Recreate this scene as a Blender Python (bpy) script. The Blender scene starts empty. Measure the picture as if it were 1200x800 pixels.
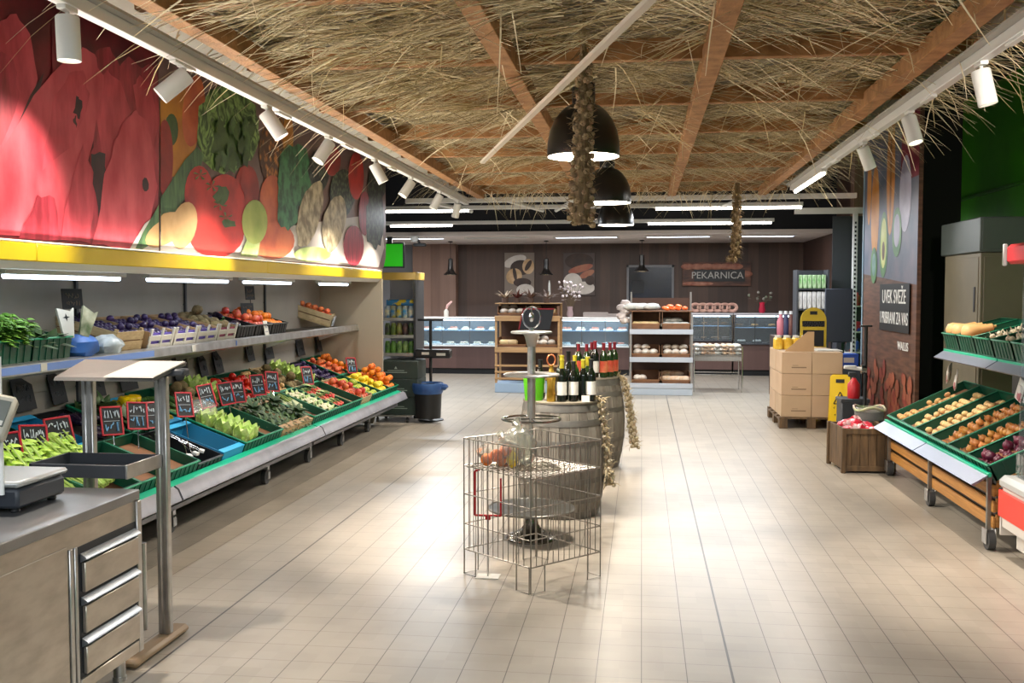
import bpy, math, random
from mathutils import Vector, Matrix, Euler
S = bpy.context.scene
COL = S.collection
rnd = random.Random(11)
PI = math.pi
R = math.radians

# ------------------------------------------------------------------ camera, world, exposure
F_PX, EYE = 1150.0, 1.70
PITCH = math.atan(58 / F_PX)
YAW = math.atan(152 * math.cos(PITCH) / F_PX)
cd = bpy.data.cameras.new('camera'); cam = bpy.data.objects.new('camera', cd); COL.objects.link(cam)
cd.sensor_width = 36.0; cd.lens = 36.0 * F_PX / 1200.0; cd.clip_end = 200
cam.location = (0, 0, EYE); cam.rotation_euler = (PI / 2 - PITCH, 0, YAW)
S.camera = cam
S.view_settings.view_transform = 'Standard'; S.view_settings.look = 'None'
S.view_settings.gamma = 1.0; S.view_settings.use_curve_mapping = False
S.view_settings.exposure = 0.5
S.cycles.use_denoising = True
S.cycles.max_bounces = 7; S.cycles.diffuse_bounces = 4; S.cycles.transparent_max_bounces = 12
S.cycles.sample_clamp_indirect = 4.0
W = bpy.data.worlds.new('daylight'); S.world = W; W.use_nodes = True
W.node_tree.nodes['Background'].inputs[0].default_value = (0.85, 0.92, 1.0, 1)
W.node_tree.nodes['Background'].inputs[1].default_value = 0.2

_fw = Vector((-math.sin(YAW) * math.cos(PITCH), math.cos(YAW) * math.cos(PITCH), -math.sin(PITCH)))
_rt = Vector((math.cos(YAW), math.sin(YAW), 0)); _up = _rt.cross(_fw)
def at(u, v, X=None, Y=None, Z=None):
    """survey helper: the world point seen at a photo pixel on a known plane"""
    d = _fw * F_PX + _rt * (u - 600) + _up * (400 - v)
    t = X / d.x if X is not None else (Y / d.y if Y is not None else (Z - EYE) / d.z)
    return Vector((0, 0, EYE)) + d * t

# ------------------------------------------------------------------ materials
def lin(h):
    h = h.lstrip('#'); o = []
    for i in (0, 2, 4):
        c = int(h[i:i + 2], 16) / 255
        o.append(c / 12.92 if c <= .04045 else ((c + .055) / 1.055) ** 2.4)
    return (*o, 1)
_M = {}
def mat(name, col, rough=.55, metal=0, col2=None, scale=8, stretch=(1, 1, 1), bump=0, bscale=None, kind='noise', detail=4, lo=.35, hi=.65,
        rand=0, emit=0, trans=0, spec=.5, coat=0, dist=0):
    if name in _M: return _M[name]
    m = bpy.data.materials.new(name); m.use_nodes = True; nt = m.node_tree; N = nt.nodes; L = nt.links
    b = N['Principled BSDF']; c1 = lin(col)
    b.inputs['Base Color'].default_value = c1; b.inputs['Roughness'].default_value = rough; b.inputs['Metallic'].default_value = metal
    b.inputs['Specular IOR Level'].default_value = spec
    if coat: b.inputs['Coat Weight'].default_value = coat
    if trans: b.inputs['Transmission Weight'].default_value = trans
    tc = N.new('ShaderNodeTexCoord'); mp = N.new('ShaderNodeMapping'); L.new(tc.outputs['Object'], mp.inputs[0]); mp.inputs['Scale'].default_value = stretch
    out = None
    if col2:
        if kind == 'wave':
            t = N.new('ShaderNodeTexWave'); t.inputs['Scale'].default_value = scale; t.inputs['Distortion'].default_value = dist or 4; t.inputs['Detail'].default_value = detail; fo = t.outputs['Fac']
        elif kind == 'voronoi':
            t = N.new('ShaderNodeTexVoronoi'); t.inputs['Scale'].default_value = scale; fo = t.outputs['Distance']
        else:
            t = N.new('ShaderNodeTexNoise'); t.inputs['Scale'].default_value = scale; t.inputs['Detail'].default_value = detail; t.inputs['Distortion'].default_value = dist; fo = t.outputs['Fac']
        L.new(mp.outputs[0], t.inputs['Vector'])
        cr = N.new('ShaderNodeValToRGB'); cr.color_ramp.elements[0].color = c1; cr.color_ramp.elements[1].color = lin(col2)
        cr.color_ramp.elements[0].position = lo; cr.color_ramp.elements[1].position = hi
        L.new(fo, cr.inputs[0]); out = cr.outputs[0]
    if rand:
        oi = N.new('ShaderNodeObjectInfo'); hs = N.new('ShaderNodeHueSaturation')
        mr = N.new('ShaderNodeMapRange'); mr.inputs[3].default_value = 1 - rand; mr.inputs[4].default_value = 1 + rand
        L.new(oi.outputs['Random'], mr.inputs[0]); L.new(mr.outputs[0], hs.inputs['Value'])
        mh = N.new('ShaderNodeMapRange'); mh.inputs[3].default_value = .5 - rand * .06; mh.inputs[4].default_value = .5 + rand * .06
        ml = N.new('ShaderNodeMath'); ml.operation = 'FRACT'; mm = N.new('ShaderNodeMath'); mm.operation = 'MULTIPLY'; mm.inputs[1].default_value = 7.3
        L.new(oi.outputs['Random'], mm.inputs[0]); L.new(mm.outputs[0], ml.inputs[0]); L.new(ml.outputs[0], mh.inputs[0]); L.new(mh.outputs[0], hs.inputs['Hue'])
        if out: L.new(out, hs.inputs['Color'])
        else: hs.inputs['Color'].default_value = c1
        out = hs.outputs[0]
    if out: L.new(out, b.inputs['Base Color'])
    if bump:
        tb = N.new('ShaderNodeTexNoise'); tb.inputs['Scale'].default_value = bscale or scale; tb.inputs['Detail'].default_value = 3
        L.new(mp.outputs[0], tb.inputs['Vector']); bn = N.new('ShaderNodeBump'); bn.inputs['Strength'].default_value = bump; bn.inputs['Distance'].default_value = .02
        L.new(tb.outputs['Fac'], bn.inputs['Height']); L.new(bn.outputs[0], b.inputs['Normal'])
    if emit:
        b.inputs['Emission Color'].default_value = c1; b.inputs['Emission Strength'].default_value = emit
    _M[name] = m; return m

def clear(name, tint='#ffffff', alpha=.12, rough=.05, gloss=.25):
    """clear sheet: mostly see-through with a glossy surface"""
    if name in _M: return _M[name]
    m = bpy.data.materials.new(name); m.use_nodes = True; nt = m.node_tree; N = nt.nodes; L = nt.links; N.remove(N['Principled BSDF'])
    t = N.new('ShaderNodeBsdfTransparent'); t.inputs[0].default_value = lin(tint)
    g = N.new('ShaderNodeBsdfGlossy'); g.inputs['Roughness'].default_value = rough
    d = N.new('ShaderNodeBsdfDiffuse'); d.inputs[0].default_value = lin(tint)
    lw = N.new('ShaderNodeLayerWeight'); lw.inputs[0].default_value = gloss
    m1 = N.new('ShaderNodeMixShader'); m1.inputs[0].default_value = alpha; L.new(t.outputs[0], m1.inputs[1]); L.new(d.outputs[0], m1.inputs[2])
    m2 = N.new('ShaderNodeMixShader'); L.new(lw.outputs['Fresnel'], m2.inputs[0]); L.new(m1.outputs[0], m2.inputs[1]); L.new(g.outputs[0], m2.inputs[2])
    L.new(m2.outputs[0], N['Material Output'].inputs[0]); _M[name] = m; return m

def floor_mat():
    m = bpy.data.materials.new('floor_tiles'); m.use_nodes = True; nt = m.node_tree; N = nt.nodes; L = nt.links; b = N['Principled BSDF']
    tc = N.new('ShaderNodeTexCoord'); mp = N.new('ShaderNodeMapping'); mp.inputs['Location'].default_value = (-.01 + 10, -.08 + 10, 0)
    L.new(tc.outputs['Object'], mp.inputs[0])
    sp = N.new('ShaderNodeSeparateXYZ'); L.new(mp.outputs[0], sp.inputs[0])
    def line(i, eps):
        d = N.new('ShaderNodeMath'); d.operation = 'MULTIPLY_ADD'; d.inputs[1].default_value = 5; d.inputs[2].default_value = .5; L.new(sp.outputs[i], d.inputs[0])
        f = N.new('ShaderNodeMath'); f.operation = 'FRACT'; L.new(d.outputs[0], f.inputs[0])
        c = N.new('ShaderNodeMath'); c.operation = 'COMPARE'; c.inputs[1].default_value = .5; c.inputs[2].default_value = eps; L.new(f.outputs[0], c.inputs[0])
        g = N.new('ShaderNodeMath'); g.operation = 'FLOOR'; L.new(d.outputs[0], g.inputs[0]); return c, g
    (lx, gx), (ly, gy) = line(0, .010), line(1, .009)
    cb = N.new('ShaderNodeCombineXYZ'); L.new(gx.outputs[0], cb.inputs[0]); L.new(gy.outputs[0], cb.inputs[1])
    wn = N.new('ShaderNodeTexWhiteNoise'); L.new(cb.outputs[0], wn.inputs[0])
    tl = N.new('ShaderNodeMix'); tl.data_type = 'RGBA'; tl.inputs[6].default_value = lin('#a49a8c'); tl.inputs[7].default_value = lin('#ab a193'.replace(' ', '')); L.new(wn.outputs['Value'], tl.inputs[0])
    g1 = N.new('ShaderNodeMix'); g1.data_type = 'RGBA'; g1.inputs[7].default_value = lin('#7d7368'); L.new(ly.outputs[0], g1.inputs[0]); L.new(tl.outputs[2], g1.inputs[6])
    g2 = N.new('ShaderNodeMix'); g2.data_type = 'RGBA'; g2.inputs[7].default_value = lin('#4e463f'); L.new(lx.outputs[0], g2.inputs[0]); L.new(g1.outputs[2], g2.inputs[6])
    ns = N.new('ShaderNodeTexNoise'); ns.inputs['Scale'].default_value = 3; ns.inputs['Detail'].default_value = 6; L.new(tc.outputs['Object'], ns.inputs[0])
    mx = N.new('ShaderNodeMix'); mx.data_type = 'RGBA'; mx.blend_type = 'MULTIPLY'; mx.inputs[0].default_value = .35
    L.new(g2.outputs[2], mx.inputs[6]); L.new(ns.outputs['Fac'], mx.inputs[7])
    # two wider dark movement joints
    sx = N.new('ShaderNodeSeparateXYZ'); L.new(tc.outputs['Object'], sx.inputs[0])
    cmp = []
    for X0 in (.41, -2.19):
        c = N.new('ShaderNodeMath'); c.operation = 'COMPARE'; c.inputs[1].default_value = X0; c.inputs[2].default_value = .0055; L.new(sx.outputs[0], c.inputs[0]); cmp.append(c)
    mxx = N.new('ShaderNodeMath'); mxx.operation = 'MAXIMUM'; L.new(cmp[0].outputs[0], mxx.inputs[0]); L.new(cmp[1].outputs[0], mxx.inputs[1])
    m3 = N.new('ShaderNodeMix'); m3.data_type = 'RGBA'; m3.inputs[7].default_value = lin('#3a3633')
    L.new(mxx.outputs[0], m3.inputs[0]); L.new(mx.outputs[2], m3.inputs[6]); L.new(m3.outputs[2], b.inputs['Base Color'])
    b.inputs['Roughness'].default_value = .33
    return m

def plank_mat(name, c1, c2, w=.28):
    """vertical wood boards with grain"""
    m = bpy.data.materials.new(name); m.use_nodes = True; nt = m.node_tree; N = nt.nodes; L = nt.links; b = N['Principled BSDF']
    tc = N.new('ShaderNodeTexCoord'); sp = N.new('ShaderNodeSeparateXYZ'); L.new(tc.outputs['Object'], sp.inputs[0])
    ad = N.new('ShaderNodeMath'); ad.operation = 'ADD'; L.new(sp.outputs[0], ad.inputs[0]); L.new(sp.outputs[1], ad.inputs[1])
    dv = N.new('ShaderNodeMath'); dv.operation = 'DIVIDE'; dv.inputs[1].default_value = w; L.new(ad.outputs[0], dv.inputs[0])
    fl = N.new('ShaderNodeMath'); fl.operation = 'FLOOR'; L.new(dv.outputs[0], fl.inputs[0])
    wn = N.new('ShaderNodeTexWhiteNoise'); wn.noise_dimensions = '1D'; L.new(fl.outputs[0], wn.inputs['W'])
    mp = N.new('ShaderNodeMapping'); mp.inputs['Scale'].default_value = (14, 14, .8); L.new(tc.outputs['Object'], mp.inputs[0])
    ns = N.new('ShaderNodeTexNoise'); ns.inputs['Scale'].default_value = 1; ns.inputs['Detail'].default_value = 5; L.new(mp.outputs[0], ns.inputs[0])
    mm = N.new('ShaderNodeMath'); mm.operation = 'MULTIPLY_ADD'; mm.inputs[1].default_value = .6; L.new(wn.outputs['Value'], mm.inputs[0])
    m4 = N.new('ShaderNodeMath'); m4.operation = 'MULTIPLY'; m4.inputs[1].default_value = .5; L.new(ns.outputs['Fac'], m4.inputs[0]); L.new(m4.outputs[0], mm.inputs[2])
    cr = N.new('ShaderNodeValToRGB'); cr.color_ramp.elements[0].color = lin(c1); cr.color_ramp.elements[1].color = lin(c2); L.new(mm.outputs[0], cr.inputs[0])
    L.new(cr.outputs[0], b.inputs['Base Color']); b.inputs['Roughness'].default_value = .5
    return m

m_white = mat('white_enamel', '#d8d8d6', .4); m_lwhite = mat('lamp_white', '#e6e6e4', .35)
m_steel = mat('brushed_steel', '#c4c3c1', .34, .92, '#b0aeab', 12); m_chrome = mat('chrome', '#c6c6c6', .16, 1)
m_steelp = mat('steel_panel', '#c4bcb0', .36, .85, '#b0a79b', 6, (3, 1, 3)); m_wire = mat('zinc_wire', '#8f8b84', .35, .8)
m_dgrey = mat('dark_grey_plastic', '#34373c', .5); m_black = mat('black_plastic', '#101113', .45); m_blackm = mat('black_enamel', '#0b0b0c', .3)
m_rubber = mat('castor_rubber', '#3a3a3a', .6)
m_green = mat('green_crate', '#09503a', .42, 0, '#08442f', 5); m_greenl = mat('green_crate_rim', '#128a62', .4)
m_teal = mat('teal_rail', '#0fae86', .35)
m_yellow = mat('yellow_canopy', '#e8c600', .4, 0, '#f0d21a', 2)
m_railg = mat('dull_rail', '#85848a', .42, .35, '#706f74', 4)
m_pine = mat('pine_slats', '#b5803f', .55, 0, '#9a682e', 3, (6, 1, 20))
m_beam = mat('rough_pine', '#b08050', .7, 0, '#8d6238', 2.2, (5, 5, 5), bump=.3, bscale=12)
m_cratew = mat('poplar_crate', '#b59f78', .7, 0, '#a08a63', 5, (3, 3, 12)); m_oldw = mat('old_crate_boards', '#6a5236', .7, 0, '#4c3a26', 4, (6, 6, 1), bump=.3)
m_card = mat('cardboard', '#b08f68', .75, 0, '#a48460', 3); m_card2 = mat('brown_board_liner', '#8a5f40', .8, 0, '#7a5236', 4)
m_blue = mat('blue_box', '#1c86b8', .5); m_bluep = mat('blue_bag', '#1f4f96', .45, 0, '#2e66b4', 6); m_white2 = mat('white_print', '#c4c2ba', .6)
m_red = mat('red_plastic', '#b01722', .4); m_redf = mat('red_frame', '#b0182a', .4)
m_slate = mat('chalkboard', '#15181d', .65); m_chalk = mat('chalk_white', '#c9d2da', .8); m_chalkb = mat('chalk_blue', '#6fa4cc', .8)
m_led = mat('led_tube', '#fff8ee', .5, emit=9); m_ledc = mat('cool_led_tube', '#dfeeff', .5, emit=5); m_ledoff = mat('diffuser_off', '#c9c9cc', .4)
m_dome = mat('lit_dome_inside', '#fff6e8', .5, emit=7); m_spot = mat('lit_spot_face', '#fff4e0', .5, emit=10)
m_glass = clear('case_glass', '#f2f8fa', .06, .03, .28); m_bag = clear('clear_bag', '#f6f6f0', .16, .15, .2); m_crateglass = clear('clear_crate', '#b8c4c0', .35, .15, .3)
m_panel = mat('cabinet_back_panel', '#8f8a82', .5, 0, '#857f77', 2); m_endp = mat('cabinet_end_panel', '#a39a88', .45)

# ------------------------------------------------------------------ mesh builder
class G:
    def __init__(s): s.v = []; s.f = []; s.m = []
    def add(s, vs, fs, m=0):
        o = len(s.v); s.v += [tuple(p) for p in vs]
        for f in fs: s.f.append([i + o for i in f]); s.m.append(m)
        return s
    def box(s, x0, x1, y0, y1, z0, z1, m=0, b=0, M=None):
        if b <= 0:
            vs = [(x, y, z) for z in (z0, z1) for y in (y0, y1) for x in (x0, x1)]
            fs = [(0, 2, 3, 1), (4, 5, 7, 6), (0, 1, 5, 4), (2, 6, 7, 3), (0, 4, 6, 2), (1, 3, 7, 5)]
        else:
            b = min(b, (x1 - x0) * .45, (y1 - y0) * .45, (z1 - z0) * .45)
            lo = (x0, y0, z0); hi = (x1, y1, z1); vs = []; idx = {}
            for c in range(8):
                sg = ((c & 1), (c >> 1) & 1, (c >> 2) & 1)
                for a in range(3):
                    p = []
                    for k in range(3):
                        e = hi[k] if sg[k] else lo[k]
                        p.append(e if k == a else (e - b if sg[k] else e + b))
                    idx[(c, a)] = len(vs); vs.append(tuple(p))
            fs = []
            for a in range(3):
                u, w = (a + 1) % 3, (a + 2) % 3
                for sd in (0, 1):
                    q = [sd << a | i << u | j << w for i, j in ((0, 0), (1, 0), (1, 1), (0, 1))]
                    q = [idx[(c, a)] for c in q]; fs.append(q if sd else q[::-1])
                for i in (0, 1):
                    for j in (0, 1):
                        c0 = i << u | j << w; c1 = c0 | 1 << a
                        q = [idx[(c0, u)], idx[(c1, u)], idx[(c1, w)], idx[(c0, w)]]
                        fs.append(q if (i ^ j) else q[::-1])
            for c in range(8):
                q = [idx[(c, 0)], idx[(c, 1)], idx[(c, 2)]]
                fs.append(q if (bin(c).count('1') % 2) else q[::-1])
        if M is not None: vs = [M @ Vector(p) for p in vs]
        return s.add(vs, fs, m)
    def tube(s, pts, r, n=6, m=0, closed=False, cap=True):
        P = [Vector(p) for p in pts]; k = len(P); vs = []; pr = None
        rr = r if isinstance(r, (list, tuple)) else [r] * k
        for i in range(k):
            a = P[(i - 1) % k] if (i or closed) else P[0]; c = P[(i + 1) % k] if (i < k - 1 or closed) else P[-1]
            t = (c - a).normalized()
            if pr is None:
                u = t.cross(Vector((0, 0, 1)))
                if u.length < 1e-3: u = t.cross(Vector((0, 1, 0)))
            else: u = pr - t * pr.dot(t)
            u.normalize(); pr = u; w = t.cross(u)
            for j in range(n):
                an = 2 * PI * j / n + PI / n; vs.append(P[i] + (u * math.cos(an) + w * math.sin(an)) * rr[i])
        fs = []
        for i in range(k if closed else k - 1):
            i2 = (i + 1) % k
            for j in range(n): fs.append((i * n + j, i * n + (j + 1) % n, i2 * n + (j + 1) % n, i2 * n + j))
        if cap and not closed: fs += [tuple(range(n))[::-1], tuple((k - 1) * n + j for j in range(n))]
        return s.add(vs, fs, m)
    def lathe(s, prof, n=24, c=(0, 0, 0), m=0, mm=None, M=None, cap=True):
        vs = []; fs = []; ms = []
        for (r, z) in prof:
            for j in range(n):
                a = 2 * PI * j / n; vs.append((c[0] + r * math.cos(a), c[1] + r * math.sin(a), c[2] + z))
        for i in range(len(prof) - 1):
            for j in range(n):
                fs.append((i * n + j, i * n + (j + 1) % n, (i + 1) * n + (j + 1) % n, (i + 1) * n + j)); ms.append(mm[i] if mm else m)
        if cap and prof[0][0] > 0: fs.append(tuple(range(n))[::-1]); ms.append(mm[0] if mm else m)
        if cap and prof[-1][0] > 0: fs.append(tuple((len(prof) - 1) * n + j for j in range(n))); ms.append(mm[-1] if mm else m)
        if M is not None: vs = [M @ Vector(p) for p in vs]
        o = len(s.v); s.v += [tuple(p) for p in vs]
        for f, k in zip(fs, ms): s.f.append([i + o for i in f]); s.m.append(k)
        return s
    def sph(s, c, r, nu=10, nv=7, m=0, jit=0, M=None):
        if not isinstance(r, (tuple, list)): r = (r, r, r)
        vs = [(0, 0, -1)]
        for i in range(1, nv):
            t = PI * i / nv
            for j in range(nu):
                a = 2 * PI * j / nu; k = 1 + rnd.uniform(-jit, jit); vs.append((k * math.sin(t) * math.cos(a), k * math.sin(t) * math.sin(a), -k * math.cos(t)))
        vs.append((0, 0, 1)); fs = []
        for j in range(nu): fs.append((0, 1 + (j + 1) % nu, 1 + j))
        for i in range(nv - 2):
            for j in range(nu): a = 1 + i * nu; fs.append((a + j, a + (j + 1) % nu, a + nu + (j + 1) % nu, a + nu + j))
        a = 1 + (nv - 2) * nu
        for j in range(nu): fs.append((a + j, a + (j + 1) % nu, len(vs) - 1))
        vs = [Vector((c[0] + p[0] * r[0], c[1] + p[1] * r[1], c[2] + p[2] * r[2])) if M is None else M @ Vector((p[0] * r[0] + c[0], p[1] * r[1] + c[1], p[2] * r[2] + c[2])) for p in vs]
        return s.add(vs, fs, m)
    def prism(s, pts, ex, m=0):
        """planar polygon swept along ex"""
        P = [Vector(p) for p in pts]; e = Vector(ex); n = len(P)
        return s.add(P + [p + e for p in P], [tuple(range(n))[::-1], tuple(range(n, 2 * n))] + [(i, (i + 1) % n, n + (i + 1) % n, n + i) for i in range(n)], m)
    def leaf(s, c, d, l, w, droop=.3, m=0, n=4, up=Vector((0, 0, 1))):
        """thin curved leaf blade with a little thickness"""
        c = Vector(c); d = Vector(d).normalized(); sd = d.cross(up)
        if sd.length < 1e-3: sd = d.cross(Vector((1, 0, 0)))
        sd.normalize(); nn = sd.cross(d); vs = []
        for i in range(n + 1):
            t = i / n; p = c + d * l * t - nn * droop * l * t * t; ww = w * math.sin(PI * min(.97, .12 + .85 * t)) * .5
            vs += [p - sd * ww, p + nn * ww * .35, p + sd * ww]
        fs = []
        for i in range(n):
            a = 3 * i
            fs += [(a, a + 1, a + 4, a + 3), (a + 1, a + 2, a + 5, a + 4), (a, a + 3, a + 5, a + 2)]
        return s.add(vs, fs, m)
    def mesh(s, name, mats, ang=38):
        me = bpy.data.meshes.new(name); me.from_pydata(s.v, [], s.f)
        for m in (mats if isinstance(mats, (list, tuple)) else [mats]): me.materials.append(m)
        me.polygons.foreach_set('material_index', s.m); me.polygons.foreach_set('use_smooth', [True] * len(s.f))
        me.validate(); me.update(); me.set_sharp_from_angle(angle=R(ang)); return me
    def build(s, name, mats, parent=None, ang=38, loc=None, rot=None):
        o = bpy.data.objects.new(name, s.mesh(name, mats, ang)); COL.objects.link(o)
        if parent is not None: o.parent = parent
        if loc is not None: o.location = loc
        if rot is not None: o.rotation_euler = rot
        return o
def tag(o, label, cat, group=None, kind=None):
    o['label'] = label; o['category'] = cat
    if group: o['group'] = group
    if kind: o['kind'] = kind
    return o
def T(name, label, cat, loc=(0, 0, 0), rot=(0, 0, 0), group=None):
    o = bpy.data.objects.new(name, None); COL.objects.link(o); o.empty_display_size = .1
    o.location = loc; o.rotation_euler = rot; return tag(o, label, cat, group)
def struct(o): o['kind'] = 'structure'; return o
KIDS = {}
def kids(o):
    return list(o.children)
def dup(o, label=None, loc=None, rot=None, group=None, parent=None, scale=None, M=None):
    c = o.copy(); COL.objects.link(c)
    if parent is not None: c.parent = parent
    if label: c['label'] = label
    if group: c['group'] = group
    if M is not None: c.matrix_basis = M
    if loc is not None: c.location = loc
    if rot is not None: c.rotation_euler = rot
    if scale is not None: c.scale = (scale,) * 3 if not isinstance(scale, (tuple, list)) else scale
    for ch in kids(o): dup(ch, parent=c)
    return c
FIRST = {}
def text(body, size, m, loc, rot, name, parent=None, ext=.002, align='CENTER', sx=1):
    cu = bpy.data.curves.new(name, 'FONT'); cu.body = body; cu.size = size; cu.extrude = ext; cu.align_x = align; cu.align_y = 'CENTER'
    t = bpy.data.objects.new('tmp', cu); COL.objects.link(t)
    dg = bpy.context.evaluated_depsgraph_get(); me = bpy.data.meshes.new_from_object(t.evaluated_get(dg))
    bpy.data.objects.remove(t); bpy.data.curves.remove(cu)
    me.materials.clear(); me.materials.append(m); me.name = name
    o = bpy.data.objects.new(name, me); COL.objects.link(o); o.location = loc; o.rotation_euler = rot; o.scale = (sx, 1, 1)
    if parent is not None: o.parent = parent
    return o
def spot(name, loc, aim, power, angle, blend=.6, col=(1, .9, .78), parent=None, size=.04):
    l = bpy.data.lights.new(name, 'SPOT'); l.energy = power; l.spot_size = R(angle); l.spot_blend = blend; l.color = col; l.shadow_soft_size = size
    o = bpy.data.objects.new(name, l); COL.objects.link(o)
    o.location = loc; d = Vector(aim) - Vector(loc); o.rotation_euler = d.to_track_quat('-Z', 'Y').to_euler()
    return o
def area(name, loc, sx, sy, power, rot=(0, 0, 0), col=(1, .95, .88)):
    l = bpy.data.lights.new(name, 'AREA'); l.shape = 'RECTANGLE'; l.size = sx; l.size_y = sy; l.energy = power; l.color = col
    o = bpy.data.objects.new(name, l); COL.objects.link(o); o.location = loc; o.rotation_euler = rot; return o

def hang_light(l, parent):
    l.parent = parent; l.matrix_parent_inverse = parent.matrix_basis.inverted(); return l

# ------------------------------------------------------------------ the room
struct(G().box(-8, 6, -3, 24, -.1, 0).build('floor', floor_mat()))
struct(G().box(-8, 6, -3, 24, 4.3, 4.4).build('ceiling', mat('ceiling_dark', '#1b1d22', .9)))
struct(G().box(-4.6, -4.45, -3, 12.6, 0, 4.3).build('wall_left', mat('wall_grey', '#76746f', .8)))
struct(G().box(-7.0, -6.85, 12.6, 24, 0, 4.3).build('wall_left_far', mat('wall_far_grey', '#8b8d92', .8)))
struct(G().box(-6.85, -4.45, 12.5, 12.6, 0, 4.3).build('wall_left_return', mat('wall_far_grey', '#8b8d92', .8)))
m_wood_l = plank_mat('wall_boards_light', '#6b5044', '#a08070', .22); m_wood_d = plank_mat('wall_boards_dark', '#2f221b', '#62493c', .22)
xg, xl = at(487, 300, Y=22.5).x, at(535, 300, Y=22.3).x
struct(G().box(-6.85, xg, 22.5, 22.7, 0, 4.3).build('wall_back_grey', mat('wall_far_grey', '#8b8d92', .8)))
struct(G().box(xg, 3.6, 22.5, 22.7, 0, 4.3).build('wall_back', m_wood_d))
struct(G().box(xg, xl, 22.2, 22.5, 0, 4.3).build('wall_back_pier', m_wood_l))
struct(G().box(3.55, 3.75, 17.6, 22.5, 0, 4.3).build('wall_right_bakery', plank_mat('wall_boards_side', '#3a2923', '#503a32', .3)))
struct(G().box(3.55, 4.2, 17.3, 17.6, 0, 4.3).build('wall_right_pier', m_wood_l))
struct(G().box(4.35, 4.5, -3, 24, 0, 4.3).build('wall_right', mat('wall_green', '#46a408', .6, 0, '#3c9208', 1.5)))
zg = at(1180, 218, X=4.3).z
struct(G().box(4.30, 4.35, -3, 24, zg - .02, zg + .02, 0, .005).build('trim_4', mat('wall_green_ledge', '#2f7a08', .5)))
struct(G().box(3.3, 4.35, 14.6, 14.75, 2.75, 4.3).build('wall_right_fascia', mat('fascia_navy', '#14161e', .7)))
struct(G().box(3.1, 3.9, 12.8, 12.9, 0, 4.3).build('dark_panel_right', mat('panel_dark', '#141612', .8)))  # plain dark panel across the gap beside the banner
# dropped bakery ceiling, its dark front above it
struct(G().box(-6.85, 3.55, 18.9, 22.5, 2.8, 2.9).build('ceiling_bakery', mat('soffit_white', '#eee4de', .6, 0, '#e4d8d2', 1.2)))
struct(G().box(-6.85, 3.55, 18.8, 18.9, 2.8, 4.3).build('wall_bakery_fascia', mat('fascia_navy', '#14161e', .7)))
struct(G().box(-6.85, 3.55, 18.74, 18.8, 2.78, 2.86).build('trim_1', mat('soffit_trim', '#d6cbc6', .5)))
for k, xx in enumerate((-4.6, -2.9, -1.1, .7, 2.3)):
    t = T('ceiling_downlight', ['recessed strip light in the bakery ceiling over the deli counter end', 'recessed strip light in the bakery ceiling left of the bread pictures', 'recessed strip light in the bakery ceiling above the bread pictures',
          'recessed strip light in the bakery ceiling above the dark window', 'recessed strip light in the bakery ceiling above the bakery sign'][k], 'ceiling light', (xx, 19.6, 2.79), group='recessed bakery lights')
    G().box(-.65, .65, -.08, .08, -.012, .008, 0, .005).build('frame', m_white, t); G().box(-.6, .6, -.05, .05, -.016, -.004).build('diffuser', m_ledc if k != 1 else m_ledoff, t)
    if k != 1: hang_light(area('strip_glow', (xx, 19.6, 2.76), 1.2, .1, (34, 0, 34, 16, 8)[k], col=(1, .95, .9)), t)

# ------------------------------------------------------------------ straw ceiling on a timber lattice
struct(G().box(-2.95, 2.15, 3.4, 13.9, 3.36, 3.40).build('ceiling_panel', mat('grey_sheet', '#a39d90', .85, 0, '#7d7566', 1.5, (1, 6, 1))))
RZ = 3.02
for nm_, xa, xb in (('trim_2', -2.66, -2.34), ('trim_3', 1.70, 2.12)): struct(G().box(xa, xb, 3.4, 13.9, 3.14, 3.16).build(nm_, mat('edge_sheet', '#8f8b80', .8, 0, '#7d796e', 2)))
raft = [(-2.27, 'leftmost long timber rafter under the straw, beside the spotlights over the fruit picture'), (-.8, 'second long timber rafter from the left, passing left of the black lamps'),
        (.40, 'third long timber rafter from the left, passing right of the black lamps'), (1.62, 'rightmost long timber rafter, beside the green wall')]
for x, lb in raft:
    o = G().box(-.055, .055, 3.5, 13.8, -.0, .11, 0, .004).build('ceiling_rafter', m_beam, loc=(x, 0, RZ)); tag(o, lb, 'beam', 'long rafters of the straw ceiling')
nm = ['nearest', 'second nearest', 'third nearest', 'fourth nearest', 'fifth nearest', 'sixth nearest', 'seventh nearest', 'farthest']
for k, y in enumerate([4.62, 6.0, 7.4, 8.75, 10.0, 11.25, 12.55, 13.75]):
    g = G().box(-2.45, 1.95, -.03, .03, 0, .13, 0, .004)
    o = g.build('ceiling_batten', m_beam, loc=(-.02, y, RZ + .06), rot=(0, R(rnd.uniform(-.25, .25)), R(rnd.uniform(-.5, .5))))
    tag(o, nm[k] + ' cross batten of the straw ceiling', 'beam', 'cross battens of the straw ceiling')
st = G()
def straw(p, d, l, w, dr):
    """one bent reed: three-sided tapering stalk"""
    p = Vector(p); d = Vector(d).normalized(); s = d.cross(Vector((0, 0, 1))); s.normalize(); u = s.cross(d); vs = []; c = rnd.uniform(-.12, .12) * l
    for i in range(4):
        t = i / 3; q = p + d * l * t + s * c * t * t - Vector((0, 0, dr * l * t * t)); ww = w * (1 - .75 * t * t) * .5
        vs += [q - s * ww, q + s * ww, q + u * ww * .8]
    fs = []
    for i in range(3):
        a = 3 * i; fs += [(a, a + 1, a + 4, a + 3), (a + 1, a + 2, a + 5, a + 4), (a + 2, a, a + 3, a + 5)]
    st.add(vs, fs, rnd.choice((0, 0, 0, 1, 1, 2)))
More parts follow.
